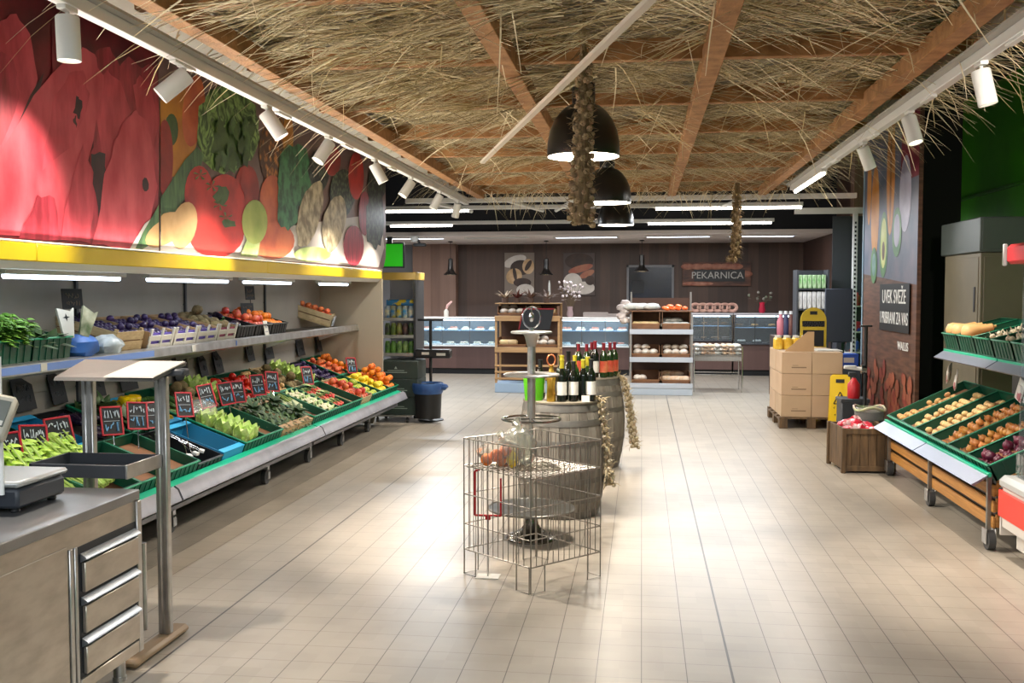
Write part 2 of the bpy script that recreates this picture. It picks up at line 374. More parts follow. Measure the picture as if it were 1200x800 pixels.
for i in range(5200):
    y = 3.75 + (rnd.random() ** 1.15) * 10.1; x = rnd.uniform(-2.35, 2.0)
    a = rnd.gauss(0, .3) + (PI if rnd.random() < .5 else 0)
    straw((x, y, RZ + rnd.uniform(.16, .31)), (math.cos(a), math.sin(a), rnd.gauss(-.04, .1)), rnd.uniform(.3, .85), rnd.uniform(.005, .013), max(0, rnd.gauss(.06, .1)))
for i in range(760):       # bundles: a dozen stalks fanning out of one tie, sagging under the battens
    y = 3.8 + (rnd.random() ** 1.2) * 9.9; x = rnd.uniform(-2.3, 1.95); sgn = PI if rnd.random() < (.75 if x < -.6 else .35) else 0
    a0 = rnd.gauss(0, .38) + sgn; z = RZ + rnd.uniform(.11, .27); tl = rnd.gauss(-.07, .1); l0 = rnd.uniform(.35, .8) * (.45 if x < -1.75 and sgn else 1)
    for j in range(rnd.randint(7, 13)):
        a = a0 + rnd.gauss(0, .2)
        straw((x + rnd.uniform(-.05, .05), y + rnd.uniform(-.05, .05), z + rnd.uniform(-.02, .03)), (math.cos(a), math.sin(a), tl + rnd.gauss(0, .08)), l0 * rnd.uniform(.6, 1.15), rnd.uniform(.006, .015) * (1.25 if y < 6.5 else 1), max(0, rnd.gauss(.07, .1)))
for i in range(110):       # bundles hanging over the near battens at the left
    y = 3.9 + rnd.random() * 3.6; x = rnd.uniform(-2.0, -.3); a0 = rnd.gauss(PI + .45, .35); z = RZ + rnd.uniform(.03, .14); l0 = rnd.uniform(.3, .6)
    for j in range(rnd.randint(7, 12)):
        a = a0 + rnd.gauss(0, .2)
        straw((x + rnd.uniform(-.05, .05), y + rnd.uniform(-.05, .05), z), (math.cos(a), math.sin(a), rnd.gauss(-.12, .08)), l0 * rnd.uniform(.6, 1.15), rnd.uniform(.007, .017), max(0, rnd.gauss(.1, .1)))
for i in range(420):       # stray drooping stalks
    y = rnd.uniform(3.8, 13.6); x = rnd.uniform(-2.2, 1.95); a = rnd.uniform(0, 2 * PI)
    straw((x, y, RZ + rnd.uniform(.02, .16)), (math.cos(a), math.sin(a), rnd.uniform(-.5, .1)), rnd.uniform(.2, .5), rnd.uniform(.004, .011), rnd.uniform(.1, .5))
for i in range(480):       # fringe over both long edges and the far end
    s_ = rnd.random()
    if s_ < .14: x, y, a = rnd.uniform(-2.6, -2.35), 3.8 + rnd.random() * 9, PI + rnd.gauss(0, .6)
    elif s_ < .6: x, y, a = rnd.uniform(1.75, 2.0), 3.8 + rnd.random() ** 1.6 * 9, rnd.gauss(0, .7)
    else: x, y, a = rnd.uniform(-2.3, 1.9), rnd.uniform(13.4, 13.8), PI / 2 + rnd.gauss(0, .8)
    straw((x, y, RZ + rnd.uniform(.0, .12)), (math.cos(a), math.sin(a), rnd.uniform(-.7, 0)), rnd.uniform(.2, .55), rnd.uniform(.004, .01), rnd.uniform(.1, .5))
o = st.build('straw_thatch', [mat('straw_pale', '#ece0c0', .75), mat('straw_mid', '#c6b488', .8), mat('straw_brown', '#8f7f5e', .85)])
tag(o, 'dry straw thatch laid over and hanging through the timber lattice', 'straw', kind='stuff')
# loose white batten hung diagonally, steel frame bars
p0, p1 = Vector((-1.35, 8.3, 2.80)), Vector((.06, 3.75, 2.82)); g = G(); d_ = (p1 - p0); 
Mx = Matrix.Translation(p0) @ d_.to_track_quat('X', 'Z').to_matrix().to_4x4()
g.box(0, d_.length, -.02, .02, -.012, .012, 0, .003)
o = g.build('loose_batten', mat('pale_batten', '#cfc2b2', .7)); o.matrix_basis = Mx; tag(o, 'pale loose batten hung diagonally under the straw in front of the black lamps', 'batten')
o = T('ceiling_frame', 'white steel frame closing the far end of the straw ceiling', 'frame', (0, 13.98, 3.0))
G().box(-3.4, 2.9, -.03, .03, -.02, .05, 0, .005).build('cross_bar', m_white, o)
for x0, x1 in ((-3.2, -2.6), (-2.0, -1.5), (-.9, -1.3), (1.5, 1.1)):
    G().tube([(x0, 0, .03), (x1, 1.0, -.06)], .03, 6).build('strut', m_white, o)

# ------------------------------------------------------------------ spotlight tracks
def track(x, y0, y1, label):
    t = T('light_track', label, 'light track', (x, y0, 2.96))
    G().box(-.03, .03, 0, y1 - y0, -.03, .03, 0, .004).build('rail', m_white, t)
    G().box(-.075, .075 , 0, y1 - y0, .03, .045).build('carrier', mat('carrier_grey', '#a9a69f', .5), t)
    for y in [k * 1.5 for k in range(1, int((y1 - y0) / 1.5) + 1)]:
        G().box(-.02, .02, y - .12, y + .12, -.045, -.028, 0, .003).build('adapter', m_lwhite, t)
track(-2.47, 3.6, 13.8, 'white spotlight track along the left edge of the straw ceiling')
track(1.80, 3.6, 12.3, 'white spotlight track along the right edge of the straw ceiling')
t = T('added_fill_strip', 'added slim fill light on top of the yellow canopy, brightening the straw', 'light strip', (-3.283, 3.2, 1.966))  # invented strip, put in to light the straw from below
G().box(-.01, .01, 0, 8.9, 0, .008, 0, .002).build('channel', m_white, t); G().box(-.007, .007, .02, 8.88, .008, .011).build('diffuser', mat('fill_strip_warm', '#ffeed2', .5, emit=2), t)
hang_light(area('strip_glow', (-3.27, 7.6, 1.985), .02, 8.6, 95, (0, R(-124), 0), (1, .93, .8)), t)
def tspot(x, y, aim, label, power, lit, ang=48):
    t = T('track_spotlight', label, 'spotlight', (x, y, 2.90), group='white track spotlights'); loc = Vector((x, y, 2.90)); d = (Vector(aim) - loc).normalized()
    G().box(-.022, .022, -.05, .05, .01, .035, 0, .004).tube([(0, 0, .02), (0, 0, -.03)], .009, 8).build('bracket', m_lwhite, t)
    q = d.to_track_quat('-Z', 'Y').to_matrix().to_4x4(); q.translation = (0, 0, -.03)
    h = G().lathe([(.0, .02), (.046, .02), (.05, .012), (.05, -.17), (.046, -.172), (.044, -.16)], 24, M=q).build('housing', m_lwhite, t)
    G().lathe([(.0, -.1601), (.044, -.16)], 24, M=q).build('lens', m_spot if lit else mat('dim_lens', '#fff2dc', .5, emit=2), t)
    if power:
        hang_light(spot('beam', tuple(loc + Vector((0, 0, -.03)) + d * .2), aim, power, ang), t)
SP = 1.0
tspot(-2.47, 4.02, (-2.4, 4.05, 0), 'nearest left-hand track spotlight, hanging straight down by the melon picture', 150 * SP, 0, 60)
tspot(-2.47, 5.12, (-3.3, 4.75, 2.1), 'second left-hand track spotlight, tilted back towards the melon picture', 60 * SP, 0, 80)
tspot(-2.47, 6.30, (-.6, 6.9, 0), 'third left-hand track spotlight, glowing, turned to the floor by the wire bin', 330 * SP, 1, 74)
tspot(-2.47, 7.60, (-3.5, 6.6, .8), 'fourth left-hand track spotlight, tilted at the produce', 95 * SP, 0, 70)
tspot(-2.47, 8.95, (-1.0, 9.6, 0), 'fifth left-hand track spotlight, glowing, beyond the pineapple picture', 260 * SP, 1, 62)
tspot(-2.47, 10.4, (-3.7, 9.6, .8), 'sixth left-hand track spotlight, tilted at the far produce', 95 * SP, 0, 70)
tspot(-2.47, 11.9, (-3.6, 11.6, .7), 'seventh left-hand track spotlight, near the end of the fruit picture', 95 * SP, 0, 70)
tspot(-2.47, 13.1, (-3.0, 13.6, .9), 'last left-hand track spotlight, at the far end of the straw ceiling', 90 * SP, 0, 70)
tspot(1.80, 4.0, (4.3, 8.6, 2.5), 'track spotlight at the very front of the right-hand track', 150 * SP, 0, 80)
tspot(1.80, 5.62, (2.45, 5.5, 0), 'right-hand track spotlight against the green wall, pointing down', 150 * SP, 0, 60)
tspot(1.80, 7.05, (2.3, 6.4, .5), 'middle right-hand track spotlight in front of the banner edge', 130 * SP, 0, 60)
tspot(1.80, 8.45, (2.7, 8.9, .8), 'right-hand track spotlight turned at the potato crates', 150 * SP, 0, 60)
t = T('tube_lamp', 'glowing short tube lamp at the far end of the right spotlight track', 'tube lamp', (1.80, 10.2, 2.92))
G().box(-.03, .03, 0, 1.9, -.02, .02, 0, .004).build('housing', m_white, t); G().tube([(0, .05, -.032), (0, 1.85, -.032)], .02, 10).build('tube', m_led, t)
hang_light(area('tube_glow', (1.80, 11.1, 2.86), .05, 1.7, 30), t)

# ------------------------------------------------------------------ black dome pendants
def pendant(x, y, z, label, power):
    t = T('pendant_lamp', label, 'lamp', (x, y, z), group='black dome pendants')
    dome = [(.25, 0), (.253, .03), (.25, .10), (.235, .18), (.205, .25), (.165, .305), (.12, .345), (.075, .365)]
    G().lathe(dome, 40, cap=False).build('shade', m_blackm, t)
    G().lathe([(.246, .002), (.246, .03), (.243, .10), (.228, .175), (.198, .243), (.158, .298), (.11, .335), (0, .35)], 40, cap=False).build('reflector', m_dome, t)
    G().lathe([(.075, .36), (.08, .38), (.08, .72), (.07, .74), (0, .745)], 24).build('lamp_neck', m_blackm, t)
    G().tube([(0, 0, .74), (0, 0, 3.35 - z)], .006, 6).build('cable', m_black, t)
    l = bpy.data.lights.new('bulb_glow', 'SPOT'); l.energy = power; l.spot_size = R(150); l.spot_blend = .5; l.shadow_soft_size = .12; l.color = (1, .93, .82)
    o = bpy.data.objects.new('bulb_glow', l); COL.objects.link(o); o.parent = t; o.location = (0, 0, .05)
pendant(-.41, 6.91, 2.64, 'largest black dome pendant lamp, nearest, behind the hanging garlic braid', 230)
pendant(-.37, 10.5, 2.64, 'middle black dome pendant lamp, partly hidden by the garlic braid', 200)
pendant(-.37, 14.0, 2.64, 'farthest of the three big black dome pendant lamps', 180)
for k, (u, v) in enumerate([(528, 322), (640, 322), (752, 318)]):
    p = at(u, v, Y=21)
    t = T('bell_pendant', ['small black bell pendant in front of the pale board pier', 'small black bell pendant beside the bread roll picture', 'small black bell pendant in front of the dark window'][k], 'lamp', p, group='small bell pendants')
    G().lathe([(.15, 0), (.15, .012), (.13, .03), (.085, .075), (.06, .12), (.055, .17), (.05, .34), (.02, .36), (0, .36)], 24, cap=False).build('shade', m_blackm, t)
    G().lathe([(.14, .004), (.08, .07), (0, .09)], 20, cap=False).build('reflector', mat('warm_dim', '#ffe2b0', .5, emit=1.2), t)
    G().tube([(0, 0, .35), (0, 0, 2.8 - p.z)], .006, 6).build('cable', m_black, t); G().lathe([(.05, 0), (.05, .02), (0, .02)], 16, c=(0, 0, 2.775 - p.z)).build('ceiling_rose', m_black, t)
# ------------------------------------------------------------------ long tube trunking at the back (and fill rows added out of view by the camera)
def trunk(y, z, x0, x1, lits, label, e):
    t = T('tube_trunking', label, 'ceiling light', (0, y, z), (0, 0, R(.3)))
    G().box(x0, x1, -.04, .04, 0, .06, 0, .005).build('body', m_white, t)
    for a, b, on in lits:
        G().tube([(a, -.01, -.018), (b, -.01, -.018)], .022, 8).build('tube', m_led if on else m_ledoff, t)
        if on: hang_light(area('tube_glow', ((a + b) / 2, y, z - .05), b - a, .05, e, col=(.86, .93, 1)), t)
    for xx in (x0 + .6, (x0 + x1) / 2, x1 - .6): G().tube([(xx, 0, .05), (xx, 0, 4.28 - z)], .006, 5).build('hanger', m_wire, t)
trunk(14.8, 2.95, -5.0, 2.32, [(-3.9, -2.62, 1), (.2, 2.3, 1)], 'front white tube light trunking beyond the straw ceiling', 80)
trunk(17.0, 2.88, -5.6, 2.2, [(-4.4, -3.3, 1), (.1, 2.15, 1)], 'rear white tube light trunking in front of the bakery ceiling', 80)

for k, y in enumerate((-1.2, 1.0)):  # unseen lamps added to light the foreground and bounce up to the straw
    trunk(y, 3.1, -3.0, 3.0, [(-2.8, -.1, 1), (.1, 2.8, 1)], ['added fill tube lights out of view by the camera, rear row', 'added fill tube lights out of view by the camera, front row'][k], 55)

# ------------------------------------------------------------------ fruit picture over the left cabinets
XM = -3.30
def pt(u, v, k, X=XM): p = at(u, v, X=X); return (X + .004 + .0006 * k, p.y, p.z)
def blob(cu, cv, ru, rv, n=20, tilt=0, wob=0):
    o = []
    for i in range(n):
        a = 2 * PI * i / n; w = 1 + (rnd.uniform(-wob, wob)); x, y = ru * w * math.cos(a), rv * w * math.sin(a); c, s = math.cos(R(tilt)), math.sin(R(tilt))
        o.append((cu + x * c - y * s, cv + x * s + y * c))
    return o
def pic(name, mats, shapes, parent, X=XM, start=1):
    g = G()
    for k, (mi, pts) in enumerate(shapes):
        P = [pt(u, v, start + k * .5, X) for u, v in pts]
        g.prism(P, (.0003, 0, 0), mi)
    return g.build(name, mats, parent, 5)
pm = lambda n, a, b, sc=6, **k: mat('print_' + n, a, .45, 0, b, sc, **k)
P_ = {n: pm(n, *a, **k) for n, a, k in [
    ('deep', ('#4c0814', '#7c1222', 3), {}), ('melon', ('#a62434', '#cf5661', 4), dict(detail=10, lo=.3, hi=.72, stretch=(1, 1.6, .7))), ('melon2', ('#9a2030', '#c84856', 5), dict(detail=10, lo=.3, hi=.7, stretch=(1, 2, .7))), ('melon3', ('#7c1424', '#b03444', 5), dict(detail=10, lo=.35, hi=.65, stretch=(1, 3, .7))),
    ('mauve', ('#6e5350', '#7f6460', 2), {}), ('papaya', ('#c98a22', '#a8651c', 3), {}), ('seedgreen', ('#46602a', '#2c451a', 8), {}), ('tomato', ('#b82a22', '#8f1a14', 4), dict(lo=.45, hi=.7)), ('tomatod', ('#7c1614', '#a82a20', 4), {}),
    ('lettuce', ('#2c481a', '#83a458', 5), dict(dist=3.5, detail=2, lo=.4, hi=.6)), ('pine', ('#c47c34', '#4c2810', 17), dict(kind='voronoi', lo=.15, hi=.6)), ('cuke', ('#28482a', '#557848', 5), dict(stretch=(1, 3, .6))),
    ('tan', ('#a8783f', '#d0a873', 2.5), {}), ('apple', ('#8a9c40', '#b3bb62', 3), {}), ('carrot', ('#a84426', '#ca6a3c', 4), {}), ('broc', ('#184428', '#458454', 9), dict(detail=8, lo=.4, hi=.6)), ('cauli', ('#7c6c50', '#c8ba98', 9), dict(detail=9, lo=.38, hi=.62)),
    ('arti', ('#6b785a', '#161d14', 20), dict(kind='voronoi', lo=.1, hi=.6)), ('beet', ('#6c1220', '#a5283a', 7), dict(stretch=(1, 3, .5))), ('kale', ('#0c0f0c', '#4a5242', 16), dict(detail=8, lo=.45, hi=.6)), ('pale', ('#bdb6b2', '#d8d0ca', 2), {}), ('palegr', ('#8ca450', '#c4cf90', 4), {}), ('black', ('#1d0a0d', '#3a1016', 8), {}), ('stemgr', ('#2c4a20', '#54763a', 10), {})]}
t = T('melon_picture', 'large printed picture of red watermelon slices over the left cabinets', 'picture', (0, 0, 0))
y0, ym, y1 = 4.15, at(186, 200, X=XM).y, at(452, 250, X=XM).y
G().box(XM - .03, XM, y0, ym - .002, 1.97, 3.5, 0, .002).build('panel', P_['deep'], t)
def rag(pts, n=3, j=2.2):
    o = []
    for i, (u, v) in enumerate(pts):
        u2, v2 = pts[(i + 1) % len(pts)]
        for k in range(n): f = k / n; o.append((u + (u2 - u) * f + (rnd.uniform(-j, j) if k else 0), v + (v2 - v) * f + (rnd.uniform(-j, j) if k else 0)))
    return o
CL = lambda P, lo, hi: [(min(hi, max(lo, u)), v) for u, v in P]
mk = ['melon', 'melon2', 'melon3', 'black', 'deep', 'pale', 'cuke', 'tan']
msh = [(4, [(60, 20), (185, 40), (185, 290), (60, 280)]), (2, rag([(100, 90), (112, 60), (128, 55), (140, 78), (150, 66), (166, 80), (176, 74), (184, 92), (184, 250), (150, 292), (118, 285)])), (1, rag([(112, 110), (125, 82), (140, 95), (152, 130), (140, 190), (118, 200)])), (1, rag([(155, 100), (163, 88), (176, 100), (184, 150), (172, 190), (160, 150)])),
    (1, rag([(-40, 60), (0, 24), (18, 16), (34, 40), (43, 92), (28, 140), (0, 188), (-60, 190)])), (2, rag([(-60, 120), (0, 60), (14, 70), (22, 110), (0, 170), (-60, 185)])), (3, [(0, 192), (34, 112), (50, 85), (40, 130), (4, 215)]),
    (0, rag([(-70, 272), (-10, 200), (38, 112), (70, 76), (90, 58), (100, 57), (112, 68), (121, 98), (108, 165), (72, 281)])), (1, rag([(60, 120), (80, 85), (96, 82), (104, 110), (86, 170), (48, 200)])), (3, rag([(88, 112), (95, 118), (92, 140), (84, 132)], 3, 2)), (3, rag([(84, 140), (88, 135), (88, 150)], 3, 1.5)),
    (2, rag([(104, 180), (116, 165), (124, 215), (114, 285), (104, 286)])), (1, rag([(70, 281), (80, 225), (96, 168), (105, 195), (108, 240), (104, 285)])), (3, rag([(105, 180), (122, 180), (126, 225), (114, 255), (107, 215)])),
    (0, rag([(106, 286), (118, 225), (132, 165), (147, 138), (158, 129), (170, 142), (177, 170), (184, 215), (166, 292), (150, 291)])), (3, blob(169, 216, 4, 8, 10, 0, .15)), (2, rag([(20, 279), (42, 228), (62, 232), (70, 281)])),
    (2, CL(blob(190, 185, 11, 42, 20), 0, 184.5)), (5, CL([(150, 292), (168, 262), (186, 250), (186, 295)], 0, 184.5)), (6, CL([(157, 291), (166, 272), (186, 240), (186, 272), (172, 288), (165, 292)], 0, 184.5)), (7, CL(blob(192, 272, 26, 14, 20, -32), 0, 184.5))]
pic('print', [P_[k] for k in mk], msh, t)
t = T('vegetable_picture', 'large printed picture of mixed fruit and vegetables over the left cabinets', 'picture', (0, 0, 0))
g = G(); ctr = [(ym + .002, 1.97), (y1 - .35, 1.97), (y1 - .12, 2.02), (y1 - .02, 2.14), (y1, 2.3), (y1, 3.5), (ym + .002, 3.5)]
g.prism([(XM - .03, y, z) for y, z in ctr][::-1], (.03, 0, 0)).build('panel', P_['mauve'], t)
shp = [('pale', [(187, 296), (187, 250), (300, 270), (445, 250), (450, 290), (443, 313), (400, 310), (250, 300)]),
       ('papaya', blob(206, 150, 27, 58, 24, 8)), ('carrot', blob(226, 130, 13, 42, 20, 5)), ('seedgreen', blob(200, 152, 8, 19, 16, 0)), ('tomatod', blob(192, 185, 10, 45, 20)),
       ('pine', blob(322, 178, 19, 42, 22)), ('papaya', blob(337, 160, 6, 30, 14)), ('lettuce', blob(265, 152, 37, 50, 34, 0, .08)), ('lettuce', blob(262, 130, 26, 28, 20, 0, .12)), ('seedgreen', blob(270, 170, 22, 26, 22, 0, .2)),
       ('cuke', [(187, 272), (187, 232), (215, 188), (230, 172), (238, 182), (228, 215), (188, 270)]), ('tomatod', blob(288, 225, 15, 32, 18)), ('carrot', blob(318, 235, 15, 30, 18)),
       ('tomato', blob(232, 228, 17, 34, 20)), ('tomato', blob(262, 240, 24, 36, 22)), ('tomato', blob(252, 272, 33, 30, 22)), ('seedgreen', blob(258, 225, 10, 14, 9, 0, .6)), ('seedgreen', blob(268, 262, 8, 4, 9, 0, .5)),
       ('tan', blob(192, 268, 26, 17, 20, -32)), ('tan', blob(214, 264, 15, 28, 20, 12)), ('carrot', blob(318, 282, 26, 22, 20)), ('tomatod', blob(290, 212, 10, 18, 12)),
       ('palegr', [(280, 300), (292, 270), (305, 275), (300, 302)]), ('apple', blob(297, 260, 15, 26, 22)),
       ('broc', blob(345, 205, 22, 36, 26, 0, .12)), ('broc', blob(336, 240, 13, 30, 20, 0, .12)), ('kale', blob(372, 200, 12, 24, 18, 0, .1)), ('tomatod', blob(388, 188, 10, 18)),
       ('cauli', blob(362, 250, 13, 40, 22, 14, .06)), ('palegr', blob(365, 298, 22, 9, 16)), ('arti', blob(400, 226, 15, 28, 24, 0, .05)), ('cauli', blob(390, 262, 13, 34, 22, 10, .06)),
       ('tomato', blob(416, 206, 9, 28, 18)), ('kale', blob(440, 215, 10, 26, 18, 0, .1)), ('beet', blob(426, 250, 7, 26, 16)), ('beet', blob(413, 288, 12, 24, 18)), ('kale', blob(438, 258, 11, 34, 26, 0, .12))]
shp = [(k, CL(p, 187, 452)) for k, p in shp]
for cu, cv in ((232, 205), (246, 218), (255, 240), (262, 255)):
    for i in range(5): a = i * 1.3 + cu; shp.append(('stemgr', [(cu, cv), (cu + 9 * math.cos(a), cv + 7 * math.sin(a)), (cu + 7 * math.cos(a + .35), cv + 6 * math.sin(a + .35))]))
for i in range(16): u = 238 + rnd.uniform(0, 52); v = 112 + rnd.uniform(0, 80); shp.append(('seedgreen' if i % 2 else 'stemgr', rag([(u, v), (u + 5, v - 9), (u + 9, v), (u + 6, v + 14), (u + 1, v + 10)], 2, 2)))
ks = list(dict.fromkeys(k for k, _ in shp))
pic('print', [P_[k] for k in ks], [(ks.index(k), p) for k, p in shp], t)

# ------------------------------------------------------------------ left wall cabinets: canopy, back panel, upper wire shelf
segs = [(3.0, 4.98, 'nearest'), (4.98, 8.32, 'middle'), (8.32, 12.20, 'far')]
for k, (ya, yb, nm_) in enumerate(segs):
    L_ = yb - ya
    t = T('wall_cabinet', nm_ + ' section of the open produce wall cabinet with yellow canopy', 'display cabinet', (-4.45, ya, 0), group='produce wall cabinets')
    g = G().box(.33, .36, 0.001, L_ - .001, .3, 2.0)
    for i in range(8): g.box(.36, .366, 0.001, L_ - .001, .45 + i * .19, .45 + i * .19 + .182)
    g.build('back_panel', m_panel, t)
    G().box(1.10, 1.18, 0.001, L_ - .001, 1.865, 1.965, 0, .006).build('canopy_fascia', m_yellow, t)
    G().prism([(.34, .001, 2.0), (1.10, .001, 1.96), (1.10, .001, 1.87), (1.0, .001, 1.83), (.95, .001, 1.86), (.34, .001, 1.93)], (0, L_ - .002, 0)).build('canopy', m_white, t)
    G().prism([(1.12, .001, 1.865), (1.17, .001, 1.865), (1.13, .001, 1.825), (1.02, .001, 1.825)], (0, L_ - .002, 0)).build('light_valance', m_lwhite, t)
    for yy in ([.3] if k == 0 else [.05, L_ * .5]): G().box(.36, .385, yy, yy + .03, .5, 1.93).build('upright', m_dgrey, t)
    zs = [(.35, 1.0)] if k == 0 else [(.08, 1.3), (1.7, 1.45)] if k == 1 else [(.1, 1.25), (2.2, 1.1)]
    for (a, l) in zs:
        b = G().box(.86, .94, a, a + l, 1.80, 1.83, 0, .006).build('light_fitting', m_white, t)
        G().tube([(.90, a + .04, 1.79), (.90, a + l - .04, 1.79)], .016, 8).build('tube', m_ledc, b)
        hang_light(area('canopy_glow', (-4.45 + .90, ya + a + l / 2, 1.77), .05, l, 3, (0, R(-14), 0), (.9, .95, 1)), t)
    # upper shelf
    g = G(); 
    for i in range(int(L_ / .045)): g.tube([(.37, i * .045 + .02, 1.265), (.84, i * .045 + .02, 1.265)], .003, 4, cap=False)
    for xx in (.4, .5, .6, .7): g.tube([(xx, .0, 1.258), (xx, L_, 1.258)], .004, 4)
    g.build('wire_shelf', m_wire, t)
    G().prism([(.83, .002, 1.285), (.87, .002, 1.275), (.875, .002, 1.215), (.85, .002, 1.20), (.83, .002, 1.22)], (0, L_ - .004, 0)).build('shelf_rail', m_steel, t)
    G().box(.872, .879, .01, (L_ - .01) if k < 1 else L_ * (.55 if k == 1 else .0) + .02, 1.225, 1.268).build('ticket_strip', mat('ticket_strip_blue', '#6f8fd0', .35), t)
    for yy in (.1, L_ * .5, L_ - .12): G().prism([(.36, yy, 1.25), (.8, yy, 1.25), (.8, yy, 1.22), (.36, yy, 1.08)], (0, .008, 0)).build('shelf_bracket', m_white, t)
    if k == 2:
        G().prism([(.3, L_ - .05, 0.02), (1.05, L_ - .05, .02), (1.18, L_ - .05, .5), (1.18, L_ - .05, 1.99), (.3, L_ - .05, 1.99)], (0, .049, 0)).build('end_panel', m_endp, t)
for k, (y, n) in enumerate([(5.05, 0), (5.6, 1), (7.2, 2)]):
    pass
# ticket tabs on the shelf rail
for k, y in enumerate([5.0, 5.45, 7.45]):
    o = G().box(-3.574, -3.566, y, y + .06, 1.222, 1.272, 0, .002).build('price_tab', m_white2); tag(o, ['white price tab under the herb crate, at the left end of the shelf rail', 'white price tab under the leaflet sleeves on the shelf rail', 'white price tab under the purple fruit trays on the shelf rail'][k], 'price tab', 'price tabs on the shelf rail')

# ------------------------------------------------------------------ wheeled produce carts below (left) and crates on them
AL = R(20.5); ca, sa = math.cos(AL), math.sin(AL)
def deckL(y, s=0, n=0): return Matrix(((0, -ca, sa, -3.07), (1, 0, 0, y), (0, sa, ca, .47), (0, 0, 0, 1))) @ Matrix.Translation((0, s, n))
carts = [(3.1, 5.95, 'nearest wheeled produce cart on the left, beside the steel counter'), (5.97, 8.85, 'middle wheeled produce cart on the left'), (8.87, 12.12, 'far wheeled produce cart on the left, ending at the cabinet end panel')]
for k, (ya, yb, lb) in enumerate(carts):
    L_ = yb - ya; t = T('produce_cart', lb, 'display cart', (0, ya, 0), group='wheeled produce carts')
    D = deckL(0)
    G().box(0, L_, 0, 1.075, -.13, -.10, 0, .004, M=D).box(0, L_, -.01, -.002, -.13, -.03, M=D).build('deck', mat('deck_grey', '#5b5d60', .5), t)
    G().box(0.002, L_ - .002, -.085, -.004, -.035, -.012, 0, .003, M=D).build('bumper_strip', m_teal, t)
    G().prism([(-2.995, .002, .445), (-2.965, .002, .425), (-2.935, .002, .355), (-2.95, .002, .345), (-3.02, .002, .42)], (0, L_ - .004, 0)).build('price_rail', m_railg, t)
    G().box(-3.10, -3.06, .02, L_ - .02, .255, .29, 0, .004).build('front_rail', m_railg, t)
    G().box(-3.56, -3.54, .04, L_ - .04, .03, .42).build('shade_sheet', m_blackm, t)  # black sheet standing in for the shade under the cart
    nl = 3 if k == 2 else 2
    for yy in [.55 + i * (L_ - 1.1) / (nl - 1) for i in range(nl)]:
        for xx in (-3.30, -3.98):
            lg = G().box(xx - .024, xx + .024, yy - .024, yy + .024, .11, .45 if xx > -3.5 else .72, 0, .003).build('leg', m_steel, t)
            w = G(); w.tube([(xx - .02, yy - .03, .062), (xx + .02, yy - .03, .062)], .062, 16).build('castor_wheel', m_rubber, lg)
            G().box(xx - .025, xx - .018, yy - .02, yy + .03, .04, .12).box(xx + .018, xx + .025, yy - .02, yy + .03, .04, .12).box(xx - .025, xx + .025, yy - .02, yy + .03, .105, .12).build('castor_fork', m_steel, lg)
    for zz in (.2, .29):
        G().box(-3.33, -3.31, .08, L_ - .08, zz, zz + .07, 0, .003).build('side_slat', m_pine if zz < .25 else m_black, t)
